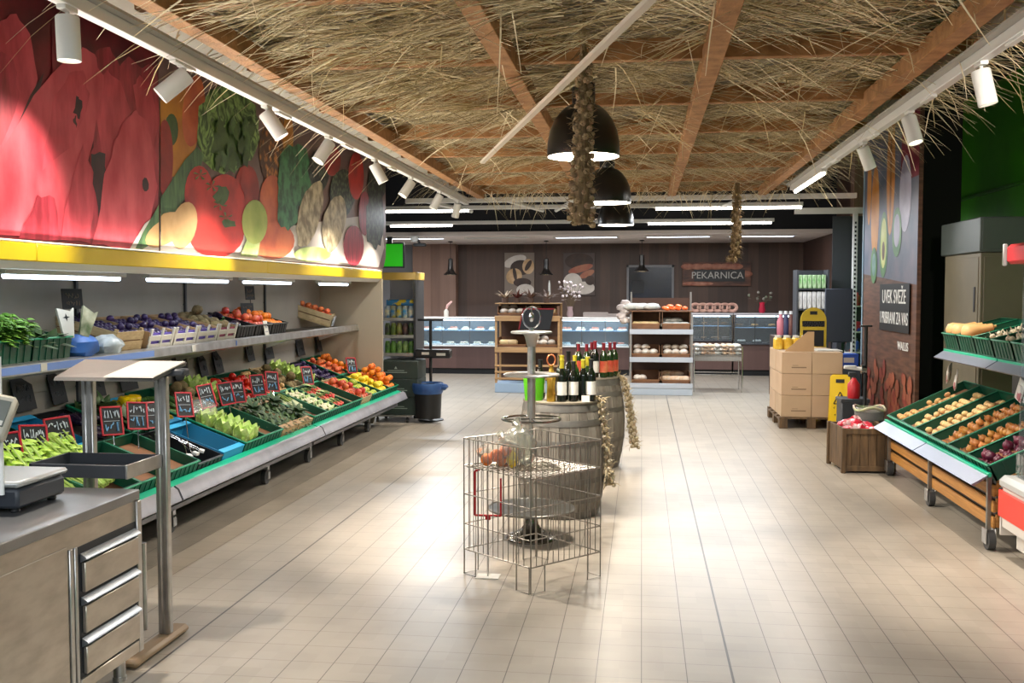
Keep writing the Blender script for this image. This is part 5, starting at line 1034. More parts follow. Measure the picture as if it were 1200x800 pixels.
for k in range(6):
    y = 9.32 - k * .42; M = deckU(y, .0); c = make_crate('green plastic crate ' + ['of butternut squash, first on the upper right shelf', 'of squash ends, second on the upper right shelf', 'of garlic bulbs, third on the upper right shelf', 'of garlic bulbs, fourth on the upper right shelf', 'of garlic bulbs, fifth on the upper right shelf', 'of garlic bulbs, last on the upper right shelf'][k], M, 'green', 'crates on the upper right shelf'); liner(M, .385, .515, .06, c, m_green)
    if k < 2:
        for i in range(2 if k == 0 else 1):
            put('squash', M @ Matrix.Translation((.11 + .17 * i, .11, .155)) @ Euler((-PI / 2, R(12 - 20 * i), R(-8 + 40 * (i == 1) * 0))).to_matrix().to_4x4(), ['pale butternut squash, left one of the pair on the upper right shelf', 'pale butternut squash, right one of the pair on the upper right shelf'][i] if k == 0 else 'long butternut squash lying in the second crate of the upper right shelf', 'butternut squashes')
    else: heap('garlic', M, .385, .515, .08, .07, .075, 'white garlic bulb in the ' + ['third', 'fourth', 'fifth', 'last'][k - 2] + ' crate of the upper right shelf', 'garlic in upper crate ' + 'abcd'[k - 2], .5)
for k, (y, z, w) in enumerate([(9.15, .98, .10), (9.02, .93, .13), (7.6, .98, .1), (7.45, .96, .12)]):
    o = G().box(-.06, .06, -.004, .004, -.08, .08, 0, .001).box(-.05, .05, -.012, .012, -.075, .04, 0, .01).build('net_bag', mat('net_bag_print', '#c9c5bf', .5, 0, '#a05a60', 14, lo=.57, hi=.62)); o.location = (2.72 + .02 * k, y, z); o.rotation_euler = (R(8), R(-15), R(60 + 15 * k))
    tag(o, ['white printed pouch hung under the upper right shelf, far one', 'white printed pouch hung under the upper right shelf beside the far one', 'printed pouch hung under the upper right shelf by the freezer, upper', 'printed pouch hung under the upper right shelf by the freezer, lower'][k], 'pouch', 'pouches under the upper right shelf')

# ------------------------------------------------------------------ open fridge / freezer with red band at the right edge
t = T('open_fridge', 'white open freezer with a red band and red canopy at the right edge', 'freezer', (0, 0, 0)); xf, yf = 2.27, 6.64
G().prism([(xf + .12, 3.2, .06), (xf + .12, 3.2, .14), (xf + .03, 3.2, .20), (xf + .03, 3.2, .48), (xf + .9, 3.2, .48), (xf + .9, 3.2, .06)], (0, yf - .06 - 3.2, 0)).build('body', mat('freezer_white', '#cfcac2', .4), t)
G().box(xf + .012, xf + .03, 3.2, yf - .03, .265, .435, 0, .004).box(xf + .03, xf + .9, yf - .06, yf - .03, .265, .435, 0, .004).build('red_band', mat('freezer_red', '#d8321e', .4), t)
G().box(xf + .01, xf + .92, 3.2, yf - .02, .44, .53, 0, .03).build('bumper', mat('freezer_rim', '#a9aaa8', .35), t)
G().box(xf + .022, xf + .9, yf - .05, yf - .035, .14, .262, 0, .004).build('side_skirt', mat('freezer_white', '#cfcac2'), t)
G().box(xf + .09, xf + .10, 3.2, yf - .10, .53, .68).build('front_glass', m_glass, t)
G().box(xf + .10, xf + .88, yf - .12, yf - .11, .53, 1.86).build('end_glass', m_glass, t)
G().box(xf + .75, xf + .95, 3.2, yf - .1, .06, 1.98).build('back_wall', mat('freezer_back', '#8b918c', .5), t)
G().box(xf + .02, xf + .93, 3.2, yf - .04, 1.875, 2.0, 0, .02).build('canopy', mat('freezer_canopy_red', '#b8121c', .35), t)
G().box(xf + .0, xf + .03, yf - .045, yf - .03, 1.865, 2.005, 0, .01).build('canopy_edge', mat('freezer_rim', '#c9cac8'), t)
for z in (.9, 1.25, 1.6): G().box(xf + .35, xf + .8, 3.2, yf - .13, z, z + .015).build('glass_shelf', m_glass, t)
k = 0
for z, h in ((.535, .12), (.917, .13), (1.267, .13)):
    for j in range(5):
        y = 6.38 - j * .14; o = G().box(-.11, .11, -.05, .05, 0, h * rnd.uniform(.7, 1), 0, .012).sph((0, 0, h * .8), (.08, .04, .03), 8, 5, 0, .1).build('food_pack', mat('pack_%d' % (k % 4), ['#a32a34', '#cfc8bf', '#3e4a44', '#b08a7c'][k % 4], .4, 0, ['#d0b0a8', '#8f4a50', '#9aa49c', '#7c2a34'][k % 4], 10)); o.location = (xf + (.35 if z < .6 else .55), y, z)
        tag(o, ['chilled pack in the well of the red-banded freezer, ', 'chilled pack on the lower glass shelf of the freezer, ', 'chilled pack on the middle glass shelf of the freezer, '][[.535, .917, 1.267].index(z)] + ['at its glass end', 'second from the glass end', 'third from the glass end', 'fourth from the glass end', 'fifth from the glass end'][j], 'food pack', 'packs in the open freezer'); k += 1

# ------------------------------------------------------------------ tall dull cabinets and printed banner wall behind
t = T('tall_cabinet', 'tall dull beige storage cabinet beyond the potato rack', 'cabinet', (0, 0, 0))
m_bc = mat('cabinet_beige', '#736c59', .5, 0, '#68614f', 2); m_gc = mat('cabinet_grey', '#525a57', .45, 0, '#4a524f', 2)
G().box(3.32, 3.83, 10.25, 11.4, 0, 2.09, 0, .008).build('carcass', m_bc, t); G().box(3.35, 3.80, 10.24, 10.256, .08, 2.05, 0, .004).build('front_panel', m_bc, t); G().box(3.312, 3.325, 10.30, 10.8, .1, 2.05, 0, .003).build('side_door', m_bc, t); G().box(3.302, 3.314, 10.36, 10.40, 1.5, 1.75, 0, .004).build('handle', m_dgrey, t)
o = G().box(3.30, 3.84, 10.22, 11.5, 2.095, 2.44, 0, .01).box(3.32, 3.82, 10.21, 10.22, 2.12, 2.42, 0, .003).build('steel_housing', m_gc); tag(o, 'grey steel housing box on top of the beige cabinet', 'housing')
t = T('banner_wall', 'tall printed advertising wall with fruit boards and black text panel at the right', 'banner', (0, 0, 0)); XB = 3.05; ybn, ybf = 11.5, 14.2
G().box(XB + .003, XB + .05, ybn, ybf, 0, 4.0, 0, .003).build('panel', mat('banner_brown', '#4a3024', .5, 0, '#6a4634', 3, (1, 1, 9)), t)
G().box(XB - .012, XB + .0, ybf - .03, ybf + .01, 0, 3.4).build('edge_strip', mat('edge_blue', '#8fa8b8', .4), t)
def ban(y, z, k): return (XB + .002 - .0008 * k, y, z)
def bov(y, z, ry, rz, n=20): return [(y + ry * math.cos(2 * PI * i / n), z + rz * math.sin(2 * PI * i / n)) for i in range(n)]
bs = [(0, [(ybn, 1.78), (ybf, 1.95), (ybf, 4.0), (ybn, 4.0)]), (1, [(ybn, 3.0), (ybn, 4.0), (12.2, 4.0), (12.3, 3.0)]), (2, bov(13.55, 2.75, .22, .62)), (2, bov(12.75, 3.2, .2, .8)), (9, bov(12.75, 3.2, .05, .7)), (2, bov(13.9, 3.1, .12, .5)), (3, bov(12.05, 2.85, .26, .45)), (4, bov(13.05, 2.3, .22, .42)), (5, bov(13.05, 2.32, .15, .32)), (6, bov(13.05, 2.22, .07, .12)), (4, bov(12.4, 2.42, .22, .3)), (3, bov(12.4, 2.44, .14, .2)), (4, bov(13.55, 2.05, .18, .24)), (10, bov(13.55, 2.06, .1, .15))]
for i in range(64): y = rnd.uniform(11.6, 14.05); bs.append((7 if i % 3 else 8, bov(y, rnd.uniform(.15, .8) * (1 - .25 * rnd.random()), rnd.uniform(.06, .1), rnd.uniform(.06, .12), 12)))
g = G()
for k, (m, P) in enumerate(bs):
    q = [ban(y, z, 1 + min(k, 14) * .6 + max(0, k - 14) * .1) for y, z in P]; g.prism(q, (-.0004, 0, 0), m)
g.build('print', [mat('bn_navy', '#4c586a', .5, 0, '#6e6a78', 2), mat('bn_wine', '#6a1226', .5, 0, '#8a2438', 2), mat('bn_orange', '#c9893c', .5, 0, '#b8742a', 3), mat('bn_lilac', '#a9a6b8', .5, 0, '#8f8ba2', 3), mat('bn_green', '#3f6a44', .5, 0, '#5c8452', 5), mat('bn_avocado', '#b4bf5c', .5, 0, '#ccd088', 5), mat('bn_stone', '#5a3a1c', .5), mat('bn_carrot', '#7c4230', .5, 0, '#9a543c', 4), mat('bn_pepper', '#6e2c24', .5, 0, '#84382c', 4), mat('bn_orange2', '#8a5a2a', .5), mat('bn_teal', '#7c9c92', .5, 0, '#5c8078', 6)], t, 5)
tp = G().box(XB - .02, XB - .014, 11.72, 13.12, 1.22, 1.80, 0, .001).build('text_panel', mat('bn_black', '#121216', .5), t)
mtx = mat('bn_text', '#e6e6e2', .5)
text('UVEK SVEŽE', .24, mtx, (XB - .0215, 12.42, 1.635), (PI / 2, 0, -PI / 2), 'lettering', tp, sx=.86); text('I PRIBRANI ZA VAS', .21, mtx, (XB - .0215, 12.42, 1.375), (PI / 2, 0, -PI / 2), 'lettering', tp, sx=.76)
text('WALLIS', .14, mtx, (XB - .022, 11.95, 1.06), (PI / 2, 0, -PI / 2), 'lettering', t)

# ------------------------------------------------------------------ wooden planter crate, pole stand, bin, wet floor sign, pallet
t = T('wooden_box', 'old dark wooden box with red packets in it, left of the potato rack', 'wooden crate', (2.10, 9.76, 0), (0, 0, R(4)))
w, l, h = .23, .26, .42
for nm_, (a, b, c, d) in {'front_boards': (-w, w, -l, -l + .018), 'back_boards': (-w, w, l - .018, l), 'left_boards': (-w, -w + .018, -l + .02, l - .02), 'right_boards': (w - .018, w, -l + .02, l - .02)}.items():
    g = G(); n = 6
    for i in range(n):
        if 'front' in nm_ or 'back' in nm_: x0 = a + (b - a) * i / n; g.box(x0 + .002, x0 + (b - a) / n - .002, c, d, .03, h, 0, .002)
        else: y0_ = c + (d - c) * i / n; g.box(a, b, y0_ + .002, y0_ + (d - c) / n - .002, .03, h, 0, .002)
    g.build(nm_, m_oldw, t)
for x in (-w, w): 
    for y in (-l, l): G().box(x - .02, x + .02, y - .02, y + .02, 0, h + .004, 0, .003).build('corner_post', m_oldw, t)
G().box(-w - .01, w + .01, -l - .012, -l, .02, .07, 0, .002).build('bottom_rail', m_oldw, t); G().box(-w - .01, w + .01, -l - .012, -l, h - .05, h, 0, .002).build('top_rail', m_oldw, t); G().box(-w + .01, w - .01, -l + .01, l - .01, .3, .31).build('inner_floor', m_oldw, t)
for k in range(5):
    o = G().sph((0, 0, 0), (.10, .07, .045), 12, 8, 0, .14).tube([(.09, 0, 0), (.13, .01, .01)], [.03, .045], 8).build('snack_packet', mat('packet_red', '#c01e34', .35, 0, '#e6c8c8', 9, lo=.5, hi=.55)); o.location = (2.10 + (-.12, .1, -.02, .08, -.1)[k], 9.76 + (-.12, -.1, .05, .14, .16)[k], .36 + (.03, .02, .06, .03, .05)[k]); o.rotation_euler = (rnd.uniform(-.3, .3), rnd.uniform(-.3, .3), rnd.uniform(0, 3)); tag(o, 'red and white packet heaped in the old wooden box', 'packet', 'red packets in the wooden box')
pp = at(1013, 494, Y=10.6)
t = T('sanitizer_stand', 'black pole stand with a clamp before the banner wall', 'stand', (pp.x, 10.6, 0)); zt = at(1013, 383, Y=10.6).z
G().lathe([(.15, 0), (.15, .012), (.03, .025), (0, .025)], 28).build('base', m_black, t); G().tube([(0, 0, .02), (0, 0, zt)], .019, 12).build('pole', m_black, t); G().box(-.06, .06, -.02, .02, zt, zt + .02, 0, .005).build('top_plate', m_black, t)
zc = at(1013, 432, Y=10.6).z; G().tube([(-.05, -.03, zc), (.0, -.03, zc)], .045, 12).build('clamp', m_chrome, t); G().tube([(-.05, -.03, zc), (-.22, -.03, zc + .02)], .02, 8).build('arm', m_lwhite, t)
G().box(-.2, -.1, -.06, .0, zc + .02, zc + .035, 0, .004).build('arm_pad', m_white, t)
t = T('waste_bin', 'dark bin with a clear liner bag beside the black pole stand', 'bin', (pp.x - .03, 10.25, 0)); G().lathe([(0, 0), (.12, 0), (.14, .5), (.13, .5), (.11, .01), (0, .01)], 24).build('bin_body', m_dgrey, t); G().lathe([(.142, .42), (.146, .5), (.15, .53), (.13, .54), (.12, .45)], 24, cap=False).build('liner_bag', m_bag, t)
G().tube([(.15 * math.cos(a), .15 * math.sin(a), .53 + .02 * math.sin(3 * a)) for a in [2 * PI * i / 20 for i in range(20)]], .012, 6, closed=True).build('bag_rim', mat('bag_rim', '#d6a8a0', .5, 0, '#a8c88c', 7), t)
t = T('spray_bottle', 'red spray bottle behind the yellow wet floor sign', 'bottle', (at(1000, 480, Y=10.9).x, 10.9, .56)); 
G().lathe([(0, 0), (.06, 0), (.065, .02), (.065, .15), (.03, .2), (.02, .22), (0, .22)], 18).build('bottle_body', m_red, t); G().box(-.06, .02, -.015, .015, .23, .28, 0, .006).tube([(0, 0, .2), (0, 0, .24)], .015, 8).build('spray_head', m_dgrey, t)
o = G().box(-.14, .14, -.14, .14, 0, .56, 0, .01).box(-.15, .15, -.15, .15, .52, .559, 0, .004).build('stool_box', m_dgrey); o.location = (at(1000, 480, Y=10.9).x, 10.95, 0); tag(o, 'dark box carrying the red spray bottle', 'box')
ps = at(983.5, 505, Z=0)
t = T('wet_floor_sign', 'yellow folding wet floor sign before the carton pallet', 'sign', (ps.x, ps.y, 0), (0, 0, R(-6))); m_ys = mat('sign_yellow', '#e0bb10', .45)
for sgn in (-1, 1):
    g = G(); tl = R(9) * sgn; Mx = Matrix.Translation((0, sgn * .11, 0)) @ Matrix.Rotation(tl, 4, 'X'); w0, w1, h = .13, .115, .70
    g.prism([Mx @ Vector(p) for p in [(-w0, 0, 0), (-w0 + .03, 0, 0), (-w0 + .06, 0, .05), (w0 - .06, 0, .05), (w0 - .03, 0, 0), (w0, 0, 0), (w1, 0, h - .03), (w1 - .03, 0, h), (-w1 + .03, 0, h), (-w1, 0, h - .03)]], Mx.to_3x3() @ Vector((0, .015, 0)), 0)
    o = g.build('sign_leaf', m_ys, t)
    if sgn < 0:
        q = G(); f = lambda pts: q.prism([Mx @ Vector((x, -.001, z)) for x, z in pts], Mx.to_3x3() @ Vector((0, -.002, 0)))
        f([(-.05, .60), (.05, .60), (.05, .645), (-.05, .645)])
        def bar(a, b, w_): a = Vector(a); b = Vector(b); d = (b - a).normalized(); n = Vector((-d.y, d.x)) * w_ / 2; f([tuple(a - n), tuple(b - n), tuple(b + n), tuple(a + n)])
        bar((-.075, .345), (.075, .345), .012); bar((-.075, .345), (0, .49), .012); bar((.075, .345), (0, .49), .012); bar((-.015, .37), (.01, .43), .014); bar((.01, .43), (-.02, .42), .01); bar((.0, .40), (.03, .37), .012); f([(.005, .435), (.022, .435), (.022, .452), (.005, .452)]); bar((-.03, .362), (.04, .362), .006)
        q.build('warning_print', m_black, o)
        q = G()
        for zz, hh, n_, ww in ((.26, .05, 4, .17), (.195, .03, 5, .14)): scribble(q, ww, .0045, 0, [(zz, hh, n_)])
        q.v = [tuple(Mx @ Vector((x, -.003, y))) for x, y, z in q.v]; q.build('warning_lettering', m_black, o)
# pallet of cartons
PA, PB_, PC = Vector((1.80, 12.45, 0)), None, None
a0 = at(925, 502, Z=0); a1 = at(897, 488, Z=0)
t = T('pallet', 'wooden pallet under the stacked brown cartons', 'pallet', (a0.x - .122, a0.y, 0)); pw, pl_ = .78, 1.2
for j in range(5): G().box(0, pw, j * (pl_ - .1) / 4, j * (pl_ - .1) / 4 + .1, .12, .142, 0, .002).build('deck_board', m_oldw, t)
for x in (0, pw / 2 - .05, pw - .1):
    G().box(x, x + .1, 0, pl_, .10, .12).build('stringer', m_oldw, t)
    for y in (0, pl_ / 2 - .07, pl_ - .14): G().box(x, x + .1, y, y + .14, .0, .10, 0, .003).build('block', m_oldw, t)
cw, cl, ch = .365, .57, .268; k = 0
posn = ['front left', 'front right', 'back left', 'back right']; lv = ['bottom', 'middle', 'top']
for z in range(3):
    for yy in range(2):
        for xx in range(2):
            o = T('carton', 'plain brown carton on the pallet, %s layer, %s' % (lv[z], posn[yy * 2 + xx]), 'carton', (a0.x - .10 + xx * (cw + .004), a0.y + .02 + yy * (cl + .004), .143 + z * (ch + .003)), (0, 0, R(rnd.uniform(-.4, .4))), 'brown cartons on the pallet')
            G().box(0, cw, 0, cl, 0, ch, 0, .004).build('carton_body', mat('carton_brown', '#b3987a', .75, 0, '#a88d70', 2, rand=.05), o)
            if yy == 0 and xx == 0: G().box(.12, .30, -.0012, 0, .07, .085).box(.13, .2, -.0012, 0, .1, .106).build('carton_print', mat('carton_ink', '#7c6650', .8), o)
            G().box(0 - .0008, cw + .0008, cl / 2 - .025, cl / 2 + .025, ch, ch + .001).build('tape', mat('tape', '#a8977c', .3), o)
o = G().prism([(0, 0, 0), (.36, 0, 0), (.36, 0, .25), (.28, 0, .25)], (0, .006, 0)).build('cardboard_flap', m_card); o.location = (a0.x - .06, a0.y + .1, .143 + 3 * (ch + .003)); tag(o, 'torn triangular cardboard flap standing on the cartons', 'cardboard')
o = G().box(0, .32, 0, .3, 0, .006).box(.02, .3, .02, .28, .006, .012).build('paper_stack', m_white2); o.location = (a0.x + .36, a0.y + .25, .143 + 3 * (ch + .003)); tag(o, 'white sheets on the top right carton', 'paper')
for k in range(8):
    o = G().lathe([(0, 0), (.05, 0), (.055, .02), (.05, .13), (.03, .15), (.03, .17), (0, .17)], 14).lathe([(.034, .15), (.034, .175), (0, .175)], 14, m=1).build('yellow_jar', [mat('yellow_pack', '#d9a81c', .4, 0, '#e8cc5c', 12), m_white2]); o.location = (a0.x - .06 + .115 * (k % 4), a0.y + .62 + .13 * (k // 4), .143 + 3 * (ch + .003)); tag(o, 'yellow jar grouped behind the cardboard flap on the cartons', 'jar', 'yellow jars on the cartons')

# ------------------------------------------------------------------ beyond the left cabinets: end shelf, dark boxes, bin stand
sx0, sx1, sy = at(452, 400, Y=12.95).x + .02, at(487, 400, Y=12.95).x, 12.75
t = T('end_shelf_unit', 'shelf unit with a yellow top band at the end of the produce cabinets', 'shelf unit', (sx0, sy, 0)); w = sx1 - sx0 + .02
G().box(0, w + .04, -.02, .5, 1.86, 1.96, 0, .006).build('top_band', mat('pale_yellow', '#d9b95c', .4), t); G().box(-.02, w, .45, .47, .1, 1.86).build('back_panel', mat('frosted_panel', '#a9abb8', .35), t)
G().box(w, w + .03, .0, .5, .1, 1.86).build('side_panel', m_dgrey, t)
zsh = [.86, 1.10, 1.33]
for z in zsh: s_ = G().box(0, w, 0, .45, z, z + .02, 0, .003).build('shelf_board', m_white, t); G().box(0, w, -.012, 0, z - .015, z + .03, 0, .003).build('shelf_lip', m_steel, s_)
cl_ = [['#2f5a24', '#5c8a34', '#3f6a2a', '#8aa860'], ['#2c2a30', '#4f6a30', '#7c8a3a', '#5a3a34'], ['#e0dcc0', '#2e84c4', '#d9c42c', '#3a9ad8']]
for r, z in enumerate(zsh):
    for k in range(5):
        o = G().lathe([(0, 0), (.038, 0), (.04, .01), (.04, .13), (.03, .15), (.03, .165), (0, .165)], 12).build('jar', mat('jar_%d_%d' % (r, k % 4), cl_[r][k % 4], .4, 0, cl_[r][(k + 1) % 4], 14)); o.location = (sx0 + .045 + k * (w - .09) / 4, sy + .06, z + .02)
        tag(o, '%s jar on the %s shelf of the end unit' % (['leftmost', 'second', 'middle', 'fourth', 'rightmost'][k], ['lower', 'middle', 'upper'][r]), 'jar', 'jars on the end shelf unit')
o = G().box(0, w - .04, 0, .2, 0, .08, 0, .01).build('blue_pack', mat('pack_blue_y', '#2e84c4', .4, 0, '#d9c42c', 9, lo=.55, hi=.6)); o.location = (sx0 + .02, sy + .08, 1.515 + .003); tag(o, 'blue and yellow pack lying on the top jars of the end shelf unit', 'pack')
for k in range(3):
    o = T('dark_box', 'dark green printed box, %s of the stack under the end shelf' % ['bottom', 'middle', 'top'][k], 'box', (sx0 - .02, sy - .32, .1 + k * .235), group='dark green boxes'); ww = at(489, 450, Y=12.45).x - sx0 + .03
    G().box(0, ww, 0, .5, 0, .232, 0, .005).build('box_body', mat('box_dark_green', '#1a2622', .5, 0, '#22302a', 3), o)
    g = G(); g.box(.12, ww - .14, -.0015, 0, .08, .09).box(.16, ww - .18, -.0015, 0, .105, .113); g.prism([(ww / 2 - .03, -.0015, .13), (ww / 2 + .01, -.0015, .13), (ww / 2 - .01, -.0015, .165)], (0, .0015, 0)); g.build('box_print', mat('box_ink', '#7c8a80', .6), o)
t = T('small_trolley', 'low steel trolley under the dark green boxes', 'trolley', (sx0 - .04, sy - .36, 0)); G().box(0, .5, 0, .55, .08, .098).build('platform', m_steel, t)
for x in (.04, .44):
    for y in (.05, .48): G().tube([(x - .015, y, .03), (x + .015, y, .03)], .03, 12).box(x - .01, x + .01, y - .01, y + .01, .03, .085).build('castor', m_rubber, t)
bp = at(505, 492, Z=0)
t = T('bag_dispenser_stand', 'black pole stand with a dispenser box and a foot disc by the bin', 'stand', (bp.x, bp.y, 0)); fz = lambda v: at(505, v, Y=bp.y).z
G().lathe([(.17, 0), (.17, .012), (.03, .03), (0, .03)], 28).build('base', m_black, t); G().tube([(0, 0, .02), (0, 0, fz(376))], .02, 12).build('pole', m_black, t); G().box(-.17, .17, -.03, .03, fz(376), fz(376) + .03, 0, .006).build('top_bar', m_black, t)
G().box(-.20, .28, -.1, .06, fz(419), fz(409), 0, .015).build('dispenser_box', m_black, t); G().box(-.1, .0, -.103, -.1, fz(415), fz(412)).box(.1, .22, -.103, -.1, fz(416), fz(413)).build('roll_end', m_white2, t)
t = T('waste_bin', 'black round bin with a blue liner bag on the stand beside the dark green boxes', 'bin', (bp.x + .01, bp.y - .22, .06)); h = fz(449) - .06
G().lathe([(0, 0), (.165, 0), (.185, h), (.175, h), (.155, .01), (0, .01)], 28).build('bin_body', m_black, t)
G().lathe([(.187, h - .11), (.2, h - .08), (.21, h - .01), (.2, h + .03), (.18, h + .01), (.16, h - .15)], 28, cap=False).sph((.17, -.02, h - .02), (.11, .06, .05), 8, 6, 0, .2).build('liner_bag', mat('liner_blue', '#1f3f74', .4, 0, '#2c558c', 7), t)

# green screen and small devices on the far left wall
pa, pb = at(441, 286, Y=19), at(472, 312, Y=19)
t = T('wall_screen', 'green lit screen hung above the end of the produce cabinets', 'screen', ((pa.x + pb.x) / 2, 19, (pa.z + pb.z) / 2)); w, h = (pb.x - pa.x) / 2, (pa.z - pb.z) / 2
G().box(-w - .03, w + .03, 0, .06, -h - .03, h + .03, 0, .008).build('bezel', m_black, t); G().box(-w, w, -.004, 0, -h, h).build('display', mat('green_display', '#1f8a10', .3, emit=.55), t); G().box(-.05, .05, .0, .05, h, 2.8 - (pa.z + pb.z) / 2 + 0).build('mount', m_black, t)
p = at(486, 290, Y=18.7); t = T('security_camera', 'small dome camera on the bakery ceiling edge right of the green screen', 'camera', (p.x, 18.7, 2.78)); G().lathe([(0, -.12), (.05, -.11), (.08, -.06), (.085, 0), (0, 0)], 16).build('dome', m_white, t); G().box(-.02, .22, -.05, .05, -.2, -.14, 0, .01).tube([(.1, 0, -.14), (.05, 0, -.05)], .02, 6).build('arm', m_black, t)

# ------------------------------------------------------------------ pictures, window, sign on the back wall
def wallpic(u0, v0, u1, v1, label, fn, base):
    a, b = at(u0, v0, Y=22.44), at(u1, v1, Y=22.44); t = T('bread_picture', label, 'picture', ((a.x + b.x) / 2, 22.46, (a.z + b.z) / 2), group='bread pictures'); w, h = (b.x - a.x) / 2, (a.z - b.z) / 2
    G().box(-w, w, 0, .035, -h, h, 0, .003).build('panel', base, t); g = G()
    for k, (m, cx, cy, rx, ry, tl) in enumerate(fn):
        q = []
        for i in range(22): an = 2 * PI * i / 22; x, y = rx * math.cos(an), ry * math.sin(an); c, s = math.cos(R(tl)), math.sin(R(tl)); q.append((max(-.98, min(.98, cx + (x * c - y * s))) * w, -.001 - .0012 * k, max(-.98, min(.98, cy + (x * s + y * c) * w / h)) * h))
        g.prism(q, (0, -.0008, 0), m)
    g.build('print', [mat('pb_crust', '#c09a6c', .5, 0, '#dcbc94', 6), mat('pb_dark', '#33241c', .5, 0, '#4a342a', 5), mat('pb_pale', '#cfc6bc', .5, 0, '#e2dad2', 5), mat('pb_red', '#a85a48', .5, 0, '#b47a5c', 6)], t, 5)
wallpic(591, 296, 626, 346, 'picture of round bread rolls on the back wall, left of its pair', [(2, -.3, .6, .8, .35, 20), (1, .1, .3, .7, .5, 0), (0, -.35, -.1, .55, .5, 40), (1, -.3, .0, .12, .45, 10), (0, .6, .35, .4, .5, 0), (1, .6, .4, .15, .4, -30), (1, .2, -.4, .6, .3, 0), (2, .4, -.75, .6, .4, 0)], mat('pb_base', '#8a7c70', .5))
wallpic(660, 296, 697, 346, 'picture of flour and red sausages on the back wall, right of its pair', [(1, 0, .6, .9, .5, 0), (3, .1, .25, .8, .22, 15), (3, .5, .0, .5, .2, 25), (2, -.4, -.4, .6, .6, 0), (2, .3, -.65, .7, .4, 0), (1, .7, -.3, .3, .3, 0)], mat('pb_base2', '#554844', .5))
a, b = at(737, 313, Y=22.4), at(787, 360, Y=22.4)
t = T('window_hatch', 'dark glazed hatch with a pale frame in the back wall behind the bell pendant', 'window', ((a.x + b.x) / 2, 22.44, (a.z + b.z) / 2)); w, h = (b.x - a.x) / 2, (a.z - b.z) / 2
G().box(-w, w, .02, .05, -h, h).build('pane', mat('night_glass', '#06090f', .25, 0, '#0c1a2e', 2), t); g = G()
for q in ((-w - .05, -w, -h, h + .05), (w, w + .05, -h, h + .05), (-w - .05, w + .05, h, h + .05)): g.box(q[0], q[1], 0, .06, q[2], q[3], 0, .003)
g.build('frame', mat('frame_grey', '#7c7c80', .4), t); G().box(-w * .85, -w * .3, .012, .02, -h * .3, h * .3).build('notice', mat('notice_dark', '#26282c', .6), t)
a, b = at(800, 307, Y=22.4), at(880, 335, Y=22.4)
t = T('bakery_sign', 'long bakery sign reading PEKARNICA over a bread photo on the back wall', 'sign', ((a.x + b.x) / 2, 22.42, (a.z + b.z) / 2)); w, h = (b.x - a.x) / 2, (a.z - b.z) / 2
G().box(-w, w, 0, .05, -h, h, 0, .004).build('panel', mat('sign_loaf', '#3a241c', .5, 0, '#7c4f3a', 2.4, (1, 1, 3)), t); g = G()
for k in range(7): x = -w + .12 + k * w * .28; g.sph((x, -.001, h * .62 if k < 6 else 0), (.16, .012, .07), 10, 6)
g.sph((-w * .55, -.001, -h * .8), (.35, .012, .05), 10, 6); g.build('loaf_print', mat('sign_crust', '#9a5c48', .5, 0, '#c48c74', 6), t)
q = G().box(-w * .66, w * .82, -.022, -.006, -h * .62, h * .36).build('name_plate', mat('plate_black', '#0b0b0d', .4), t); text('PEKARNICA', .215, mat('sign_letter', '#c9c6c0', .5), (w * .02, -.024, -h * .13), (PI / 2, 0, 0), 'lettering', q, sx=1.0)

